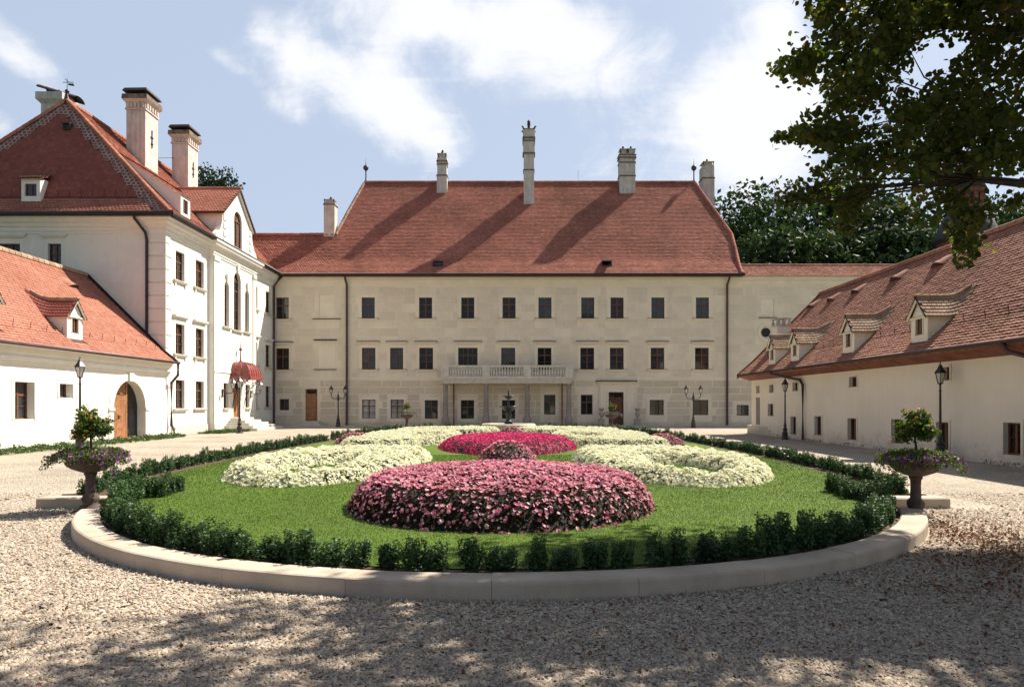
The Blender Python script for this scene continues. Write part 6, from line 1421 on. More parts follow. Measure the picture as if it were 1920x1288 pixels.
# ---- loose gravel
def pebbles(n, seed, y0, y1, size):
    global rng
    u = rng.random(n); y = 1 / (1 / y0 + (1 / y1 - 1 / y0) * u); x = (rng.random(n) * 2 - 1) * (y * .80 + .5)
    k = (np.hypot(x - RC[0], y - RC[1]) > RR + .02) | ((y > RC[1] - 2.5) & (np.abs(x - AX) > 6.2)); k &= ~((np.abs(x - AX) < 8.3) & (y > 11.1)) & (np.abs(x) < 14); x, y = x[k], y[k]; n = len(x)
    base = np.array([(1, 0, 0), (0, 1, 0), (-1, 0, 0), (0, -1, 0), (.72, .72, -.1), (-.72, .72, 0), (-.72, -.72, -.1), (.72, -.72, 0), (0, 0, 1), (.35, .2, .88), (-.3, -.3, .85)])
    base = np.array([(.9, .1, 0), (.45, .8, .05), (-.5, .75, 0), (-.95, 0, .05), (-.4, -.85, 0), (.5, -.75, .05), (.5, .15, .72), (-.2, .5, .78), (-.35, -.4, .75)])
    base = np.array([(.92, .1, 0), (.3, .85, .05), (-.7, .6, 0), (-.75, -.55, .05), (.35, -.85, 0), (.35, -.05, .74), (-.25, .1, .78)])
    fc = np.array([(0, 1, 5), (1, 6, 5), (1, 2, 6), (2, 3, 6), (3, 4, 6), (4, 5, 6), (4, 0, 5)])
    a = rng.random(n) * 6.28; s = size * np.exp(rng.normal(size=n) * .30) * (1 + .035 * (y - 4)); ex = 1 + .35 * rng.normal(size=(n, 3)).clip(-1, 1)
    V = base[None] * ex[:, None, :] + rng.normal(size=(n, 7, 3)) * .10; V[:, :, 2] = np.maximum(V[:, :, 2] * .75, -.1) 
    c, s_ = np.cos(a)[:, None], np.sin(a)[:, None]; xr = V[:, :, 0] * c - V[:, :, 1] * s_; yr = V[:, :, 0] * s_ + V[:, :, 1] * c
    tilt = rng.normal(size=(n, 2)) * .25; zr = V[:, :, 2] + xr * tilt[:, :1] + yr * tilt[:, 1:]
    out = np.stack([xr * s[:, None] * .5 + x[:, None], yr * s[:, None] * .5 + y[:, None], zr * s[:, None] * .5 + (.002 + .008 * rng.random(n))[:, None]], 2).reshape(-1, 3)
    f = (fc[None] + (np.arange(n) * 7)[:, None, None]).reshape(-1, 3); return out, f, np.repeat(rng.random(n), 7)
v, f, rd = pebbles(175000, 1, 3.7, 13.0, .0235)
tag(link('gravel', np_mesh('gravel', v, f, rd), 'pebble'), 'loose pale gravel pebbles covering the courtyard in the foreground', 'gravel', None, 'stuff')
# ---- fallen leaves
fx_ = []
for (cx_, cy_, sx_, sy_, n) in ((5.75, 8.5, .40, .8, 1900), (5.2, 7.3, .5, .4, 800), (6.5, 9.6, .45, .8, 700), (2.2, 4.6, 3.2, .8, 330), (-2.6, 4.9, 2.0, .7, 110), (4.1, 6.25, .6, .25, 420), (6.4, 7.6, .9, .9, 500), (.8, 7.9, 2.5, .4, 0)):
    q = rng.normal(size=(n, 2)) * [sx_, sy_] + [cx_, cy_]
    q = q[(np.hypot(q[:, 0] - RC[0], q[:, 1] - RC[1]) > RR + .03)]; fx_.append(q)
q = np.concatenate(fx_); P = np.stack([q[:, 0], q[:, 1], np.full(len(q), .032) + rng.random(len(q)) * .012], 1)
v, f = leaf_quads(P, .030, .8, up=(0, 0, 1), upw=.6, jit=.6); tag(link('fallen_leaves', np_mesh('fallen_leaves', v, f, rng.random(len(f))), 'dead_leaf'), 'brown and orange fallen leaves strewn on the gravel by the kerb', 'leaves', None, 'stuff')

# ---- ground cover strips at the foot of the white walls
def cover(name, label, poly, n, h=.22):
    p = np.array(poly); lo, hi = p.min(0), p.max(0); q = rng.random((n * 4, 2)) * (hi - lo) + lo; q = q[in_poly(q[:, 0], q[:, 1], poly)][:n]
    P = np.stack([q[:, 0], q[:, 1], .02 + h * rng.random(len(q)) * (.6 + .4 * np.sin(q[:, 1] * 5) * np.sin(q[:, 0] * 7))], 1); v, f = leaf_quads(P, .085, .6, up=(0, 0, 1), upw=.4)
    tag(link(name, np_mesh(name, v, f, rng.random(len(f))), 'cover_leaf'), label, 'ground cover', None, 'stuff')
cover('ground_cover', 'low green planting strip along the foot of the white gate wing', [(LX + .25, 14), (LX + 1.7, 14), (LX + 1.7, 33), (LX + 1.5, 35.2), (LX + .7, 36.3), (LX + .25, 35)], 9000)
cover('ground_cover', 'small green planting patch beside the entrance steps of the tall house', [(HX + .8, 38.2), (HX + 2.0, 38.6), (HX + 2.4, 42.0), (HX + 1.5, 43.0), (HX + .8, 42.5)], 3200, .2)
q = np.stack([RX - .12 + rng.normal(size=700) * .05, 15 + rng.random(700) ** 1 * 20, .02 + .10 * rng.random(700)], 1); q = q[np.sin(q[:, 1] * 2.1) + np.sin(q[:, 1] * 5.3) > -.3]
v, f = leaf_quads(q, .06, .5, up=(0, 0, 1), upw=.3); tag(link('weeds', np_mesh('weeds', v, f, rng.random(len(f)) * .5), 'box_leaf'), 'sparse dark weeds growing at the foot of the stable wall', 'weeds', None, 'stuff')
# ================================================================ STREET FURNITURE
def lantern(parent, c, s=1.0, o=(0, 0, 0)):
    """six-sided tapered lantern, c = bottom centre; sub-parts of the lamp"""
    x, y, z = c; n = 6; r0, r1, h = .085 * s, .17 * s, .36 * s
    ring = lambda r, zz: [(x + r * math.cos(2 * math.pi * k / n), y + r * math.sin(2 * math.pi * k / n), zz) for k in range(n)]
    b = MB(); A, B = ring(r0, z + .04 * s), ring(r1, z + .04 * s + h)
    for k in range(n): b.tube([A[k], B[k]], .012 * s, 5); b.tube([A[k], A[(k + 1) % n]], .011 * s, 4); b.tube([B[k], B[(k + 1) % n]], .014 * s, 4)
    b.lathe([(.03 * s, 0), (.10 * s, .02 * s), (.09 * s, .045 * s)], 8, (x, y, z))
    lf = b.build('lantern', 'cast_iron', parent, o)
    b = MB(); A, B = ring(r0 * .96, z + .045 * s), ring(r1 * .96, z + .04 * s + h)
    for k in range(n): b.quad(A[k], A[(k + 1) % n], B[(k + 1) % n], B[k])
    b.build('lamp_glass', 'lamp_glass', lf, o)
    b = MB(); zt = z + .04 * s + h; b.lathe([(.215 * s, 0), (.20 * s, .03 * s), (.12 * s, .13 * s), (.075 * s, .20 * s), (.085 * s, .21 * s), (.06 * s, .26 * s), (.02 * s, .30 * s), (.03 * s, .33 * s), (.004 * s, .40 * s)], 6, (x, y, zt), smooth=False)
    b.build('lantern_roof', 'cast_iron', lf, o); return lf
POSTP = [(.19, 0), (.20, .03), (.17, .08), (.15, .12), (.14, .34), (.16, .37), (.12, .42), (.09, .47), (.12, .53), (.13, .58), (.09, .64), (.06, .70), (.085, .76), (.09, .80), (.055, .86), (.05, .92), (.062, .95), (.046, 1.0), (.042, 1.6), (.036, 2.40), (.055, 2.42), (.034, 2.46), (.030, 2.62), (.05, 2.64), (.03, 2.68)]
def lamp_single(x, y, h, label):
    s = h / 3.46
    r = empty('street_lamp', (x, y, 0), label, 'street lamp', 'single lantern lamp posts in the courtyard')
    MB().lathe([(a * s, z * s) for a, z in POSTP], 14, flute=(7, .12 * s, .34 * s, .06)).build('post', 'cast_iron', r)
    lantern(r, (0, 0, 2.66 * s), s); return r
for px, py, top, lab in ((150, 842, 668, 'tall black lamp post in front of the gate wing, left of its arch'), (449, 812, 703, 'black lamp post before the red entrance canopy of the tall house'),
                         (1472, 824, 707, 'black lamp post at the far end of the stable wing by the terrace steps'), (1763, 861, 678, 'tall black lamp post beside the stable wall behind the right urn')):
    x, y = gp(px, py); lamp_single(x, y, CAMZ + (HY - top) * y / F, lab)
def lamp_double(x, y, h, label):
    s = h / 3.05; r = empty('double_street_lamp', (x, y, 0), label, 'street lamp', 'two-armed lamp posts in front of the palace')
    prof = [(a * s * 1.05, z * s * .92) for a, z in POSTP[:19]] + [(.040 * s, 1.9 * s), (.11 * s, 2.0 * s), (.12 * s, 2.03 * s), (.05 * s, 2.07 * s), (.085 * s, 2.2 * s), (.05 * s, 2.3 * s), (.02 * s, 2.45 * s), (.004 * s, 2.62 * s)]
    MB().lathe(prof, 14, flute=(7, .1 * s, .32 * s, .06)).build('post', 'cast_iron', r)
    for sg in (-1, 1):
        b = MB(); b.tube([(sg * .05 * s, 0, 2.12 * s), (sg * .25 * s, 0, 2.06 * s), (sg * .42 * s, 0, 2.10 * s), (sg * .50 * s, 0, 2.25 * s), (sg * .51 * s, 0, 2.42 * s)], .026 * s, 8); b.lathe([(.05 * s, 0), (.03 * s, .05 * s)], 8, (sg * .51 * s, 0, 2.36 * s)); a = b.build('arm', 'cast_iron', r)
        lantern(a, (sg * .51 * s, 0, 2.41 * s), .84 * s)
lamp_double(at_y(634, 50.6), 50.6, 3.08, 'two-armed black lamp post between the wooden side door and the downpipe')
lamp_double(at_y(1300, 47.6), 47.6, 3.02, 'two-armed black lamp post right of the stone portal')
for y, lab in ((42.75, 'black wall lantern on a bracket left of the red canopy'), (47.35, 'black wall lantern on a bracket right of the red canopy')):
    r = empty('wall_lantern', (BX, y, 2.4), lab, 'wall lamp', 'bracket lanterns either side of the entrance')
    b = MB(); b.box(.001, .04, -.09, .09, -.28, .22); b.tube([(.03, 0, .05), (.25, 0, -.02), (.55, 0, -.05), (.68, 0, .06), (.68, 0, .22)], .026, 7); b.tube([(.03, 0, -.2), (.2, 0, -.16), (.34, 0, -.04)], .018, 6); b.ball((.1, 0, .15), .05, 8); b.build('bracket', 'cast_iron', r)
    lantern(r, (.68, 0, .22), .95)

# ---- urns with planting
URNP = [(.26, 0), (.26, .05), (.22, .07), (.20, .12), (.13, .16), (.15, .20), (.165, .27), (.15, .33), (.105, .38), (.10, .42), (.115, .44), (.10, .47), (.095, .62), (.10, .74), (.13, .80), (.12, .82), (.20, .85), (.34, .91), (.43, .98), (.47, 1.05), (.445, 1.07), (.455, 1.10), (.50, 1.12), (.50, 1.15), (.44, 1.15), (.40, 1.06), (.05, 1.04)]
def urn(x, y, s, label):
    r = empty('stone_urn', (x, y, 0), label, 'urn', 'planted stone urns round the oval')
    b = MB(); b.lathe([(a * s, z * s) for a, z in URNP[:16]], 24, flute=(8, .20 * s, .33 * s, .05)); b.box(-.24 * s, .24 * s, -.24 * s, .24 * s, -.04, .03 * s); b.build('pedestal', 'urn_stone', r)
    MB().lathe([(a * s, z * s) for a, z in URNP[15:]], 48, flute=(18, .86 * s, 1.06 * s, .045)).build('bowl', 'urn_stone', r); return r
def petunias(x, y, s, z, label, nl=5200, nf=330, seed=3):
    r = empty('petunia_plant', (x, y, z), label, 'flowers', 'trailing purple petunias in the urns')
    def cloud(n, rim=False):
        a = rng.random(n) * 2 * math.pi; rr = np.sqrt(rng.random(n)) * .72; lob = 1 + .09 * np.sin(a * 3 + seed) + .05 * np.sin(a * 7); rr = rr * lob
        top = .19 * np.sqrt(np.clip(1 - (rr / .80) ** 2, 0, 1)) + .03 * np.sin(a * 5 + rr * 9); drop = np.where(rr > .50, -(rr - .50) * .75 * rng.random(n) ** .7 - .0, 0)
        z_ = np.where(rr > .52, top * (1 - rng.random(n) * .3) + drop * 1.4, top * (.65 + .35 * rng.random(n))); return np.stack([rr * np.cos(a), rr * np.sin(a), z_ + .02], 1) * s
    P = cloud(nl) + rng.normal(size=(nl, 3)) * .012; v, f = leaf_quads(P, .045 * s, .55, up=(0, 0, 1), upw=.3); link('leaves', np_mesh('leaves', v, f, rng.random(len(f))), 'lantana_leaf', r)['kind'] = 'stuff'
    P = cloud(nf * 3); rr = np.hypot(P[:, 0], P[:, 1]); P = P[(rr > .50 * s) | (rng.random(len(P)) < .08)][:nf]; N_ = P * [1, 1, .2] + rng.normal(size=P.shape) * .3 + [0, 0, .35]; v, f = flower_geo(P + N_ / np.linalg.norm(N_, axis=1, keepdims=True) * .02, N_, .055 * s); link('flowers', np_mesh('flowers', v, f, np.repeat(rng.random(len(P)), 5)), 'purple_petal', r)['kind'] = 'stuff'
    b = MB(); b.lathe([(.42 * s, -.07), (.42 * s, -.02)], 16); b.build('soil', 'earth', r); return r
def lantana(x, y, s, z, label, nl=2900, nf=62):
    r = empty('lantana_tree', (x, y, z), label, 'potted tree', 'small standard lantana trees in the urns')
    MB().tube([(0, 0, -.08), (.01, 0, .18 * s), (-.008, .01, .36 * s), (0, 0, .55 * s)], [.022 * s, .018 * s, .016 * s, .012 * s], 7).build('trunk', 'bark', r)
    # twigs radiating into a loose head
    tips = []; b = MB()
    for k in range(40):
        a = rng.random() * 6.28; el = rng.uniform(-.35, 1.45); L_ = s * (rng.uniform(.20, .36) if el < 1.1 else rng.uniform(.34, .50)); d = np.array((math.cos(a) * math.cos(el), math.sin(a) * math.cos(el), math.sin(el) * .9)); p0 = np.array((0, 0, .40 * s)); b.tube([tuple(p0), tuple(p0 + d * L_ * .5 + [0, 0, .02]), tuple(p0 + d * L_)], [.008 * s, .005 * s, .003 * s], 4); tips.append((p0, d, L_))
    b.build('branches', 'bark', r)
    P = []
    for p0, d, L_ in tips:
        m = nl // 40; t = .3 + .7 * rng.random(m) ** .7; P.append(p0 + d * (t * L_)[:, None] + rng.normal(size=(m, 3)) * (.070 * s * (1.25 - t))[:, None])
    P = np.concatenate(P); v, f = leaf_quads(P, .055 * s, .55, up=(0, 0, 1), upw=.25); link('crown', np_mesh('crown', v, f, np.clip(rng.random(len(f)) * .6 + .5 * (P[:, 2] - .35 * s) / (.5 * s), 0, 1)), 'lantana_leaf', r)['kind'] = 'stuff'
    Q = []
    for p0, d, L_ in tips:
        for _ in range(3): Q.append(p0 + d * L_ * rng.uniform(.85, 1.04) + rng.normal(size=3) * .03 * s)
    Q = np.array(Q)[rng.permutation(len(Q))[:nf]]; V, Ff, Rr = [], [], []
    for c in Q:      # clusters of tiny florets
        m = 9; d = rand_dirs(m); d[:, 2] = np.abs(d[:, 2]); v, f = flower_geo(c + d * .017 * s, d, .020 * s); Ff.append(f + sum(len(q) for q in V)); V.append(v); Rr.append(np.repeat(rng.random() * np.ones(m), 5))
    link('flowers', np_mesh('flowers', np.concatenate(V), np.concatenate(Ff), np.concatenate(Rr)), 'orange_petal', r)['kind'] = 'stuff'; return r
UR = [(-6.74, 10.85, 1.0, 'left'), (6.05, 10.30, .96, 'right')]
for x, y, s, w in UR:
    hx = .78 * s; urn(x, y, .74, f'dark carved stone urn on a baluster foot in front of the {w} hedge end')
    petunias(x, y, .80, .83, f'purple petunias trailing over the near {w} stone urn')
    lantana(x, y, .98 if w == 'left' else .92, .86, f'little round lantana tree with orange flowers in the near {w} urn')
for px, w in ((763, 'left'), (1147, 'right')):
    y = 44.6; x = at_y(px, y); urn(x, y, .88, f'far stone urn standing between the fountain and the palace on the {w}')
    petunias(x, y, .95, .98, f'purple petunias in the far {w} urn before the palace', nl=900, nf=120); lantana(x, y, 1.0, 1.02, f'small lantana tree in the far {w} urn before the palace', nl=1000, nf=40)

# ---- fountain
FXc, FYc = at_y(953.5, 39.6), 39.6
ft = empty('fountain', (FXc, FYc, 0), 'three-tiered dark iron fountain rising from a round pale stone basin', 'fountain')
MB().lathe([(1.50, 0), (1.50, .12), (1.44, .14), (1.44, .30), (1.50, .34), (1.56, .40), (1.56, .52), (1.50, .55), (1.22, .55), (1.20, .50), (1.20, .30), (.02, .28)], 40).build('basin', 'fountain_stone', ft)
MB().lathe([(1.20, .40), (1.20, .46), (.01, .46)], 32).build('water', 'water', ft)
MB().lathe([(.24, .3), (.24, .62), (.26, .66), (.17, .72), (.13, .85), (.16, .98), (.20, 1.08), (.13, 1.18), (.12, 1.30)], 16).build('stem', 'fountain_iron', ft)
MB().lathe([(.12, 1.28), (.25, 1.32), (.40, 1.45), (.52, 1.53), (.56, 1.54), (.56, 1.57), (.48, 1.56), (.1, 1.50)], 28, flute=(16, 1.3, 1.52, .04)).build('lower_bowl', 'fountain_iron', ft)
MB().lathe([(.09, 1.52), (.05, 1.62), (.075, 1.70), (.045, 1.80), (.05, 1.98)], 12).build('upper_stem', 'fountain_iron', ft)
MB().lathe([(.05, 1.97), (.14, 2.0), (.25, 2.10), (.345, 2.14), (.345, 2.165), (.28, 2.16), (.04, 2.13)], 24, flute=(14, 1.99, 2.12, .04)).build('upper_bowl', 'fountain_iron', ft)
MB().lathe([(.06, 2.13), (.04, 2.22), (.055, 2.28), (.035, 2.36), (.05, 2.42), (.03, 2.50), (.004, 2.60)], 10).build('finial', 'fountain_iron', ft)

# ---- carved vases at the portal
for px, w in ((1125.5, 'left'), (1192, 'right')):
    x = fx(px); y = YF - .75
    r = empty('carved_vase', (x, y, .035), f'small carved stone vase on a plinth at the {w} side of the portal', 'vase', 'carved stone vases flanking the portal')
    b = MB(); b.box(-.27, .27, -.22, .22, 0, .10); b.box(-.22, .22, -.18, .18, .10, .45); b.box(-.25, .25, -.21, .21, .45, .52); b.build('plinth', 'vase_stone', r)
    b = MB(); b.lathe([(.13, .52), (.07, .60), (.10, .66), (.17, .80), (.19, .92), (.15, 1.04), (.11, 1.10), (.18, 1.20), (.22, 1.24), (.05, 1.22)], 14, flute=(7, .7, 1.0, .08))
    for k in range(7): a = 2 * math.pi * k / 7; b.ball((.15 * math.cos(a), .15 * math.sin(a), 1.27), .07, 6)
    b.build('vase_body', 'vase_stone', r)

# ================================================================ TREES
def dist_tree(name, x, y, h, cr, label, group, zb=None, n=5200, leaf=.45, lobes=16, m='wood_leaf', seed=0, rx=1.0, trunk_r=.3, dens=1.0):
    r_ = np.random.default_rng(seed + 5); root = empty(name, (x, y, 0), label, 'tree', group); zb = h * .28 if zb is None else zb
    b = MB(); b.tube([(0, 0, -.3), (.1, 0, h * .25), (-.1, .1, h * .5), (0, 0, h * .8)], [trunk_r, trunk_r * .8, trunk_r * .55, trunk_r * .2], 8)
    zc = (zb + h) / 2; hz = (h - zb) / 2; C = []
    for k in range(lobes):
        d = r_.normal(size=3); d /= np.linalg.norm(d); rr = r_.uniform(.35, .78); c = np.array((d[0] * cr * rr * rx, d[1] * cr * rr, zc + d[2] * hz * rr)); C.append((c, r_.uniform(.34, .52) * cr)); b.tube([(0, 0, max(zb * .7, c[2] - hz * .7)), tuple(c * [.5, .5, 1] - [0, 0, cr * .15]), tuple(c)], [trunk_r * .35, trunk_r * .2, .04], 5)
    b.build('trunk', 'bark', root)
    P = []
    for c, rad in C:
        k = n // lobes; d = r_.normal(size=(k, 3)); d /= np.linalg.norm(d, axis=1, keepdims=True); q = (.55 + .5 * r_.random(k) ** .6)[:, None]; P.append(c + d * rad * q * [1, 1, .85] + r_.normal(size=(k, 3)) * leaf * .3)
    P = np.concatenate(P); v, f = leaf_quads(P, leaf, .62, up=(0, 0, 1), upw=.35)
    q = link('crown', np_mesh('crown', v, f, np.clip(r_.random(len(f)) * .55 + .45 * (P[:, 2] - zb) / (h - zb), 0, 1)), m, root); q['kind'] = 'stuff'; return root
BG = 'trees of the wooded slope behind the palace'
bg = [(1410, 92, 330, 9.5, 'rounded dark green tree just right of the palace roof end', 1), (1490, 105, 345, 11, 'broad tree second from the palace roof end in the wooded slope', 2), (1575, 98, 290, 11, 'tall tree rising left of the hanging branches in the wooded slope', 3),
      (1650, 88, 350, 9, 'dark tree in the middle of the wooded slope behind the wing roof', 4), (1725, 96, 320, 11, 'dark tree left of the domed tower in the wooded slope', 5), (1890, 118, 330, 12, 'pale sunlit tree right of the domed tower above the stable roof', 6),
      (1455, 78, 425, 5.5, 'low bright green tree in front of the rounded dark tree', 7), (1540, 80, 415, 6, 'low dark tree beneath the taller ones above the wing roof', 8), (1610, 84, 400, 7, 'medium dark tree above the right end of the wing roof', 9), (1700, 80, 405, 6.5, 'medium tree just above the stable roof ridge', 10), (1960, 96, 330, 10, 'tree at the right picture edge beyond the stable roof', 11), (1820, 120, 350, 11, 'tree standing directly behind the domed tower', 12)]
for px, Y, top, cr, lab, sd in bg: dist_tree('broadleaf_tree', at_y(px, Y), Y, zz_at(top, Y), cr, lab, BG, n=7000, leaf=.74, lobes=24, seed=sd, zb=3.0 + 5)
dist_tree('broadleaf_tree', at_y(404, 84), 84, zz_at(318, 84), 3.6, 'small tree top showing between the tall house chimneys and its gable', None, zb=zz_at(380, 84), n=1500, leaf=.42, lobes=18, seed=21, trunk_r=.25)
for px, w in ((1400, 'bush left of the others on the bank above the wing roof'), (1432, 'bush right of the others on the bank above the wing roof')):
    dist_tree('bush', at_y(px, 66), 66, zz_at(497, 66), 1.8, 'pale green ' + w, 'bushes above the wing roof', zb=zz_at(512, 66) - 1.5, n=900, leaf=.35, lobes=8, seed=px, trunk_r=.12)
# ---- domed church tower beyond the stable
TX, TY = at_y(1812, 72), 72.0; TO = (TX, TY, 0); k_ = TY / F
tw = empty('church_tower', TO, 'round brick church tower with an arcaded lantern and grey bell roof behind the branches', 'tower')
z = lambda y: zz_at(y, TY)
MB().lathe([(2.75, 0), (2.75, z(455))], 24, (TX, TY, 0), smooth=False).build('shaft', 'brick_red', tw, TO)
MB().lathe([(3.15, z(456)), (3.0, z(446)), (2.7, z(430)), (2.25, z(412)), (1.8, z(402)), (1.7, z(394))], 24, (TX, TY, 0)).build('bell_roof', 'slate', tw, TO)
b = MB()
for kk in range(12):
    a = 2 * math.pi * kk / 12; cx_, cy_ = TX + 1.4 * math.cos(a), TY + 1.4 * math.sin(a); b.box(cx_ - .2, cx_ + .2, cy_ - .2, cy_ + .2, z(392), z(366))
b.lathe([(1.75, z(396)), (1.75, z(391))], 20, (TX, TY, 0)); b.lathe([(1.7, z(367)), (1.75, z(358)), (1.6, z(357))], 20, (TX, TY, 0)); b.lathe([(1.05, z(392)), (1.05, z(366))], 12, (TX, TY, 0)); b.build('lantern_arcade', 'brick_red', tw, TO)
MB().lathe([(1.85, z(358)), (1.5, z(345)), (.9, z(332)), (.45, z(322)), (.55, z(318)), (.06, z(300))], 20, (TX, TY, 0)).build('lantern_roof', 'slate', tw, TO)

# ---- the big linden that overhangs the court and shades the foreground
TB = (11.0, 8.2, 0.0)
lin = empty('linden_tree', TB, 'big dark linden tree overhanging from the right and shading the foreground gravel', 'tree')
b = MB(); b.tube([(0, 0, -.3), (.05, 0, .4), (.0, 0, 2.0), (-.15, .1, 4.0), (-.3, .2, 6.5), (-.5, .2, 9.0), (-.6, .2, 11.5)], [.52, .42, .36, .32, .26, .18, .06], 12); b.build('trunk', 'bark', lin)
MASK = [(1512, -60), (1506, 25), (1535, 50), (1500, 92), (1436, 122), (1446, 136), (1500, 146), (1478, 158), (1534, 158), (1548, 200), (1500, 212), (1443, 256), (1452, 268), (1530, 272), (1556, 284), (1545, 306), (1500, 330), (1462, 362), (1458, 388), (1520, 392), (1560, 380), (1572, 436), (1612, 448), (1640, 400), (1690, 395), (1720, 420), (1775, 440), (1790, 505), (1822, 508), (1842, 460), (1870, 400), (1925, 385), (1990, 340), (1990, -60)]
HOLES = [(1770, 90, 70, 34), (1735, 130, 40, 40), (1560, 215, 14, 8), (1840, 300, 16, 12), (1880, 150, 16, 12), (1580, 60, 14, 12), (1700, 300, 14, 12), (1580, 310, 20, 12), (1748, 95, 34, 42), (1790, 70, 26, 22), (1690, 165, 22, 30), (1660, 195, 12, 14), (1722, 120, 18, 18), (1905, 235, 14, 20), (1650, 268, 13, 9), (1600, 245, 9, 7), (1770, 150, 10, 12), (1560, 330, 10, 14), (1640, 330, 9, 9)]
def vis(P):
    y = np.maximum(P[:, 1], .1); px = CX + F * P[:, 0] / y; py = HY - F * (P[:, 2] - CAMZ) / y; return px, py, (P[:, 1] > .5) & (px > -80) & (px < 2000) & (py > -40) & (py < 1340)
cl = []           # leaf cluster centres (x,y,z,radius,count)
mx_ = np.array(MASK)
tries = 0
while len(cl) < 340:
    px, py = rng.uniform(1430, 1990), rng.uniform(-60, 515); tries += 1
    if not in_poly(np.array([px]), np.array([py]), MASK)[0]: continue
    if any(((px - a) / c) ** 2 + ((py - b_) / d) ** 2 < 1 for a, b_, c, d in HOLES): continue
    if py > 320 and rng.random() < .62: continue
    Y = rng.uniform(7.2, 10.6) + (.0 if px > 1600 else .6); cl.append((at_y(px, Y), Y, zz_at(py, Y), .19, 56))
for px, py in [(1812 + 16 * math.sin(k * 2.1), 395 + k * 8.5) for k in range(13)] + [(1592 + 14 * math.sin(k * 1.7), 372 + k * 8) for k in range(8)] + [(1470 + k * 9, 128 + 5 * math.sin(k * 2)) for k in range(7)] + [(1462 + k * 11, 258 + 7 * math.sin(k * 2)) for k in range(8)] + [(1470 + k * 11, 368 + 9 * math.sin(k * 2)) for k in range(8)]:
    Y = 8.6 + .3 * math.sin(py); cl.append((at_y(px, Y), Y, zz_at(py, Y), .11, 26))
nvis = len(cl)
# rest of the crown above and behind the frame, shaped to shade the near court
while len(cl) < nvis + 790:
    gx, gy = rng.uniform(-6.2, 9.5), rng.uniform(-6.0, 8.4)
    lim = 5.5 + .06 * gx + 1.55 * min(1, max(0, (gx + .9) / 1.2)) + .75 * min(1, max(0, (gx - 2.0) / 1.5)) + (.8 if .9 < gx < 2.9 and rng.random() < .35 else 0) + .35 * math.sin(gx * 2.3) + .22 * math.sin(gx * 5.1 + 1)
    if gy > lim or gx < -5.9 + .5 * math.sin(gy * 3): continue
    if math.sin(gx * 1.35 + 1.1 * math.sin(gy * 1.9)) * math.sin(gy * 2.6 + gx * .8) > (.08 if gx < 1.2 else .36): continue
    zlo = max(6.6, (2.0 + .62 * gy) / (1 - .62 * KY)) if gx + KX * 9 < .80 * (gy + KY * 9) else 6.6
    if gy + KY * 9 < 0: zlo = 6.0
    zc_ = zlo + (13.2 - zlo) * rng.random() ** 1.4; P = np.array([[gx + KX * zc_, gy + KY * zc_, zc_]])
    if P[0, 0] > 15.5: continue
    px, py, v_ = vis(P)
    if -90 < px[0] < 2010 and py[0] > -75: continue
    cl.append((P[0, 0], P[0, 1], zc_, .46, 62))
more = len(cl) + 210
while len(cl) < more:     # extra unseen clusters, added to put shade on the kerb's right half
    gx, gy = rng.uniform(.6, 5.6), rng.uniform(4.8, 7.5)
    if math.sin(gx * 1.9 + 2.1 * gy) * math.sin(gy * 3.1 + gx) > .55: continue
    zc_ = rng.uniform(7.0, 12.5); P = np.array([[gx + KX * zc_, gy + KY * zc_, zc_]]); px, py, v_ = vis(P)
    if px[0] < 1995 and py[0] > -75: continue
    cl.append((P[0, 0], P[0, 1], zc_, .42, 62))
LP_ = []; sz = []; b = MB(); br = MB()
anchors = [np.array((TB[0] - .1 - .4 * t, TB[1] + .2, 3.2 + 8 * t)) for t in np.linspace(0, 1, 9)]
limbs = []
for k in range(11):       # main limbs reach out towards groups of clusters
    sel = [c for c in cl[k::11]]; c0 = np.mean([c[:3] for c in sel], 0)
cen = np.array([c[:3] for c in cl]); pick = rng.permutation(len(cl))[:15]; lab_ = np.argmin(((cen[:, None] - cen[pick][None]) ** 2).sum(-1), 1)
for k in range(15):
    m = cen[lab_ == k]
    if len(m) < 4: continue
    c = m.mean(0); a = min(anchors, key=lambda q: abs(q[2] - (c[2] - 1.2))); mid = (a + c) / 2 + [0, 0, .35]
    path = np.array([a + (mid - a) * t for t in np.linspace(0, 1, 12)] + [mid + (c - mid) * t for t in np.linspace(0, 1, 12)]); qx, qy, qv = vis(path)
    if np.any(qv & ~in_poly(qx, qy, MASK) & (qx < 1925) & (qy > -5)): continue
    limb = MB(); limb.tube([tuple(a - TB), tuple(a * .7 + c * .3 + [0, 0, .25] - np.array(TB)), tuple(mid - TB), tuple(c - TB)], [.13, .10, .075, .03], 7); limb.build('limb', 'bark', lin)
    for q in m[::5]:
        k0, k1 = mid * .3 + c * .7, (c + q) / 2; tp = np.array([k0 + (k1 - k0) * t for t in np.linspace(0, 1, 8)] + [k1 + (q - k1) * t for t in np.linspace(0, 1, 8)]); qx, qy, qv = vis(tp)
        if np.any(qv & ~in_poly(qx, qy, MASK) & (qy > -40)): continue
        br.tube([tuple(mid * .3 + c * .7 - TB), tuple((c + q) / 2 + rng.normal(size=3) * .08 - TB), tuple(q - TB)], [.016, .010, .004], 4)
br.build('twigs', 'bark', lin)['kind'] = 'stuff'
for x, y, z_, rad, n in cl:
    d = rng.normal(size=(n, 3)) * [1, 1, .75]; P = np.array((x, y, z_)) + d * rad * .62; LP_.append(P)
LP_ = np.concatenate(LP_); px, py, on = vis(LP_)
okm = ~on | (in_poly(px, py, MASK)) | (rng.random(len(px)) < .16); LP_ = LP_[okm]; on = on[okm]; px, py = px[okm], py[okm]
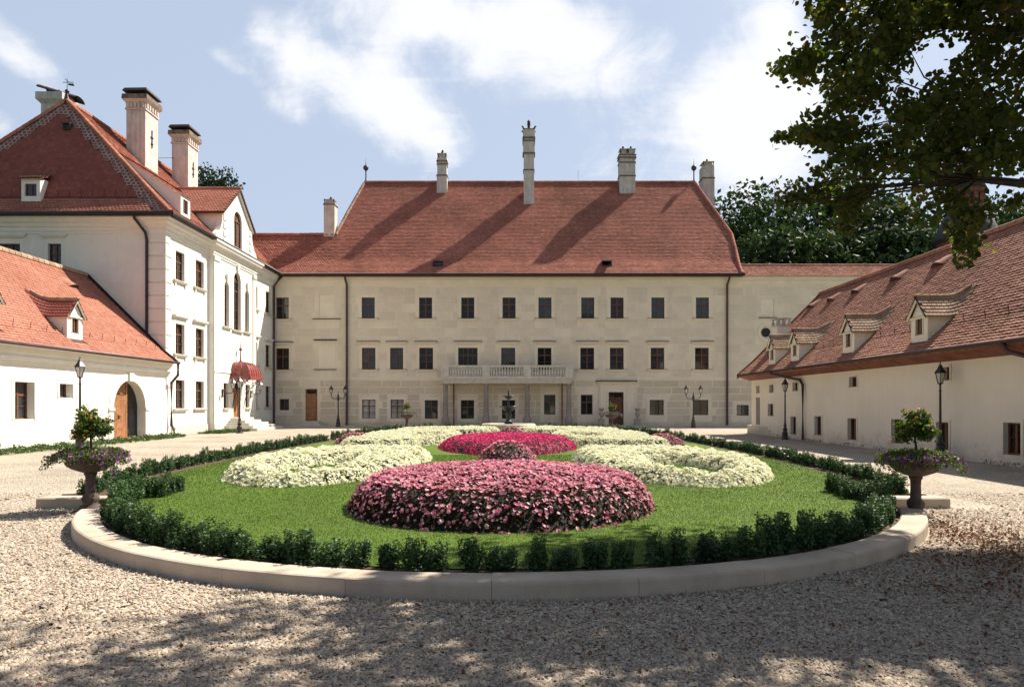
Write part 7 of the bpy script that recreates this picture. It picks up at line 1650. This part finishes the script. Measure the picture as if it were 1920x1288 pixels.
def linden_leaf(n_, s):      # six-cornered heart-shaped leaves, slightly folded
    base = np.array([(0, 0, 0), (.36, .22, .05), (.40, .58, .07), (0, 1.0, 0), (-.40, .58, .07), (-.36, .22, .05)]) - [0, .5, 0]; return base
def leaf_mesh(P, s, drop=.55):
    n = len(P); a = rand_dirs(n) * [1, 1, .5] + [0, 0, -drop]; a /= np.linalg.norm(a, axis=1, keepdims=True); nr = rand_dirs(n) + [0, 0, .5]; bb = np.cross(nr, a); bb /= np.linalg.norm(bb, axis=1, keepdims=True); nn = np.cross(a, bb); B = linden_leaf(1, 1); s = s * (1 + .35 * (rng.random(n) * 2 - 1))
    V = P[:, None] + s[:, None, None] * (B[None, :, :1] * bb[:, None] + B[None, :, 1:2] * a[:, None] + B[None, :, 2:] * nn[:, None]); i = np.arange(n)[:, None] * 6
    f = np.concatenate([i + [0, 1, 2, 3], i + [0, 3, 4, 5]], 1).reshape(-1, 4); return V.reshape(-1, 3), f
vi = np.where(on & (px > 0) & (px < 1920) & (py > 0))[0]; near = vi[np.argsort(LP_[vi, 1])][:300]
lms = []
for k in range(8):
    v, f = leaf_mesh(np.zeros((1, 3)), .082); me = np_mesh('leaf', v, f, np.full(len(f), rng.random())); me.materials.append(MAT['linden_leaf']); lms.append(me)
for i in near:
    o = link('leaf', random.choice(lms), None, lin, tuple(LP_[i] - TB)); o.rotation_euler = (random.uniform(-.4, .4), random.uniform(-.4, .4), random.uniform(0, 6.28))
mask = np.ones(len(LP_), bool); mask[near] = False
v, f = leaf_mesh(LP_[mask] - TB, np.where(on[mask], .076, .14)); q = link('foliage', np_mesh('foliage', v, f, np.repeat(rng.random(len(f) // 2), 2)), 'linden_leaf', lin); q['kind'] = 'stuff'
ntri = 0
for o in scene.objects:
    if o.type == 'MESH' and o.data.users == 1 and len(o.data.loops) > 60000: print(o.name, len(o.data.loops) - 2 * len(o.data.polygons))
print('TRIS', sum(len(o.data.loops) - 2 * len(o.data.polygons) for o in scene.objects if o.type == 'MESH' and o.data.users == 1))
print('OBJ', len(bpy.data.objects), 'shrubs', nsh, 'leaves', len(LP_), 'vis', len(vi))
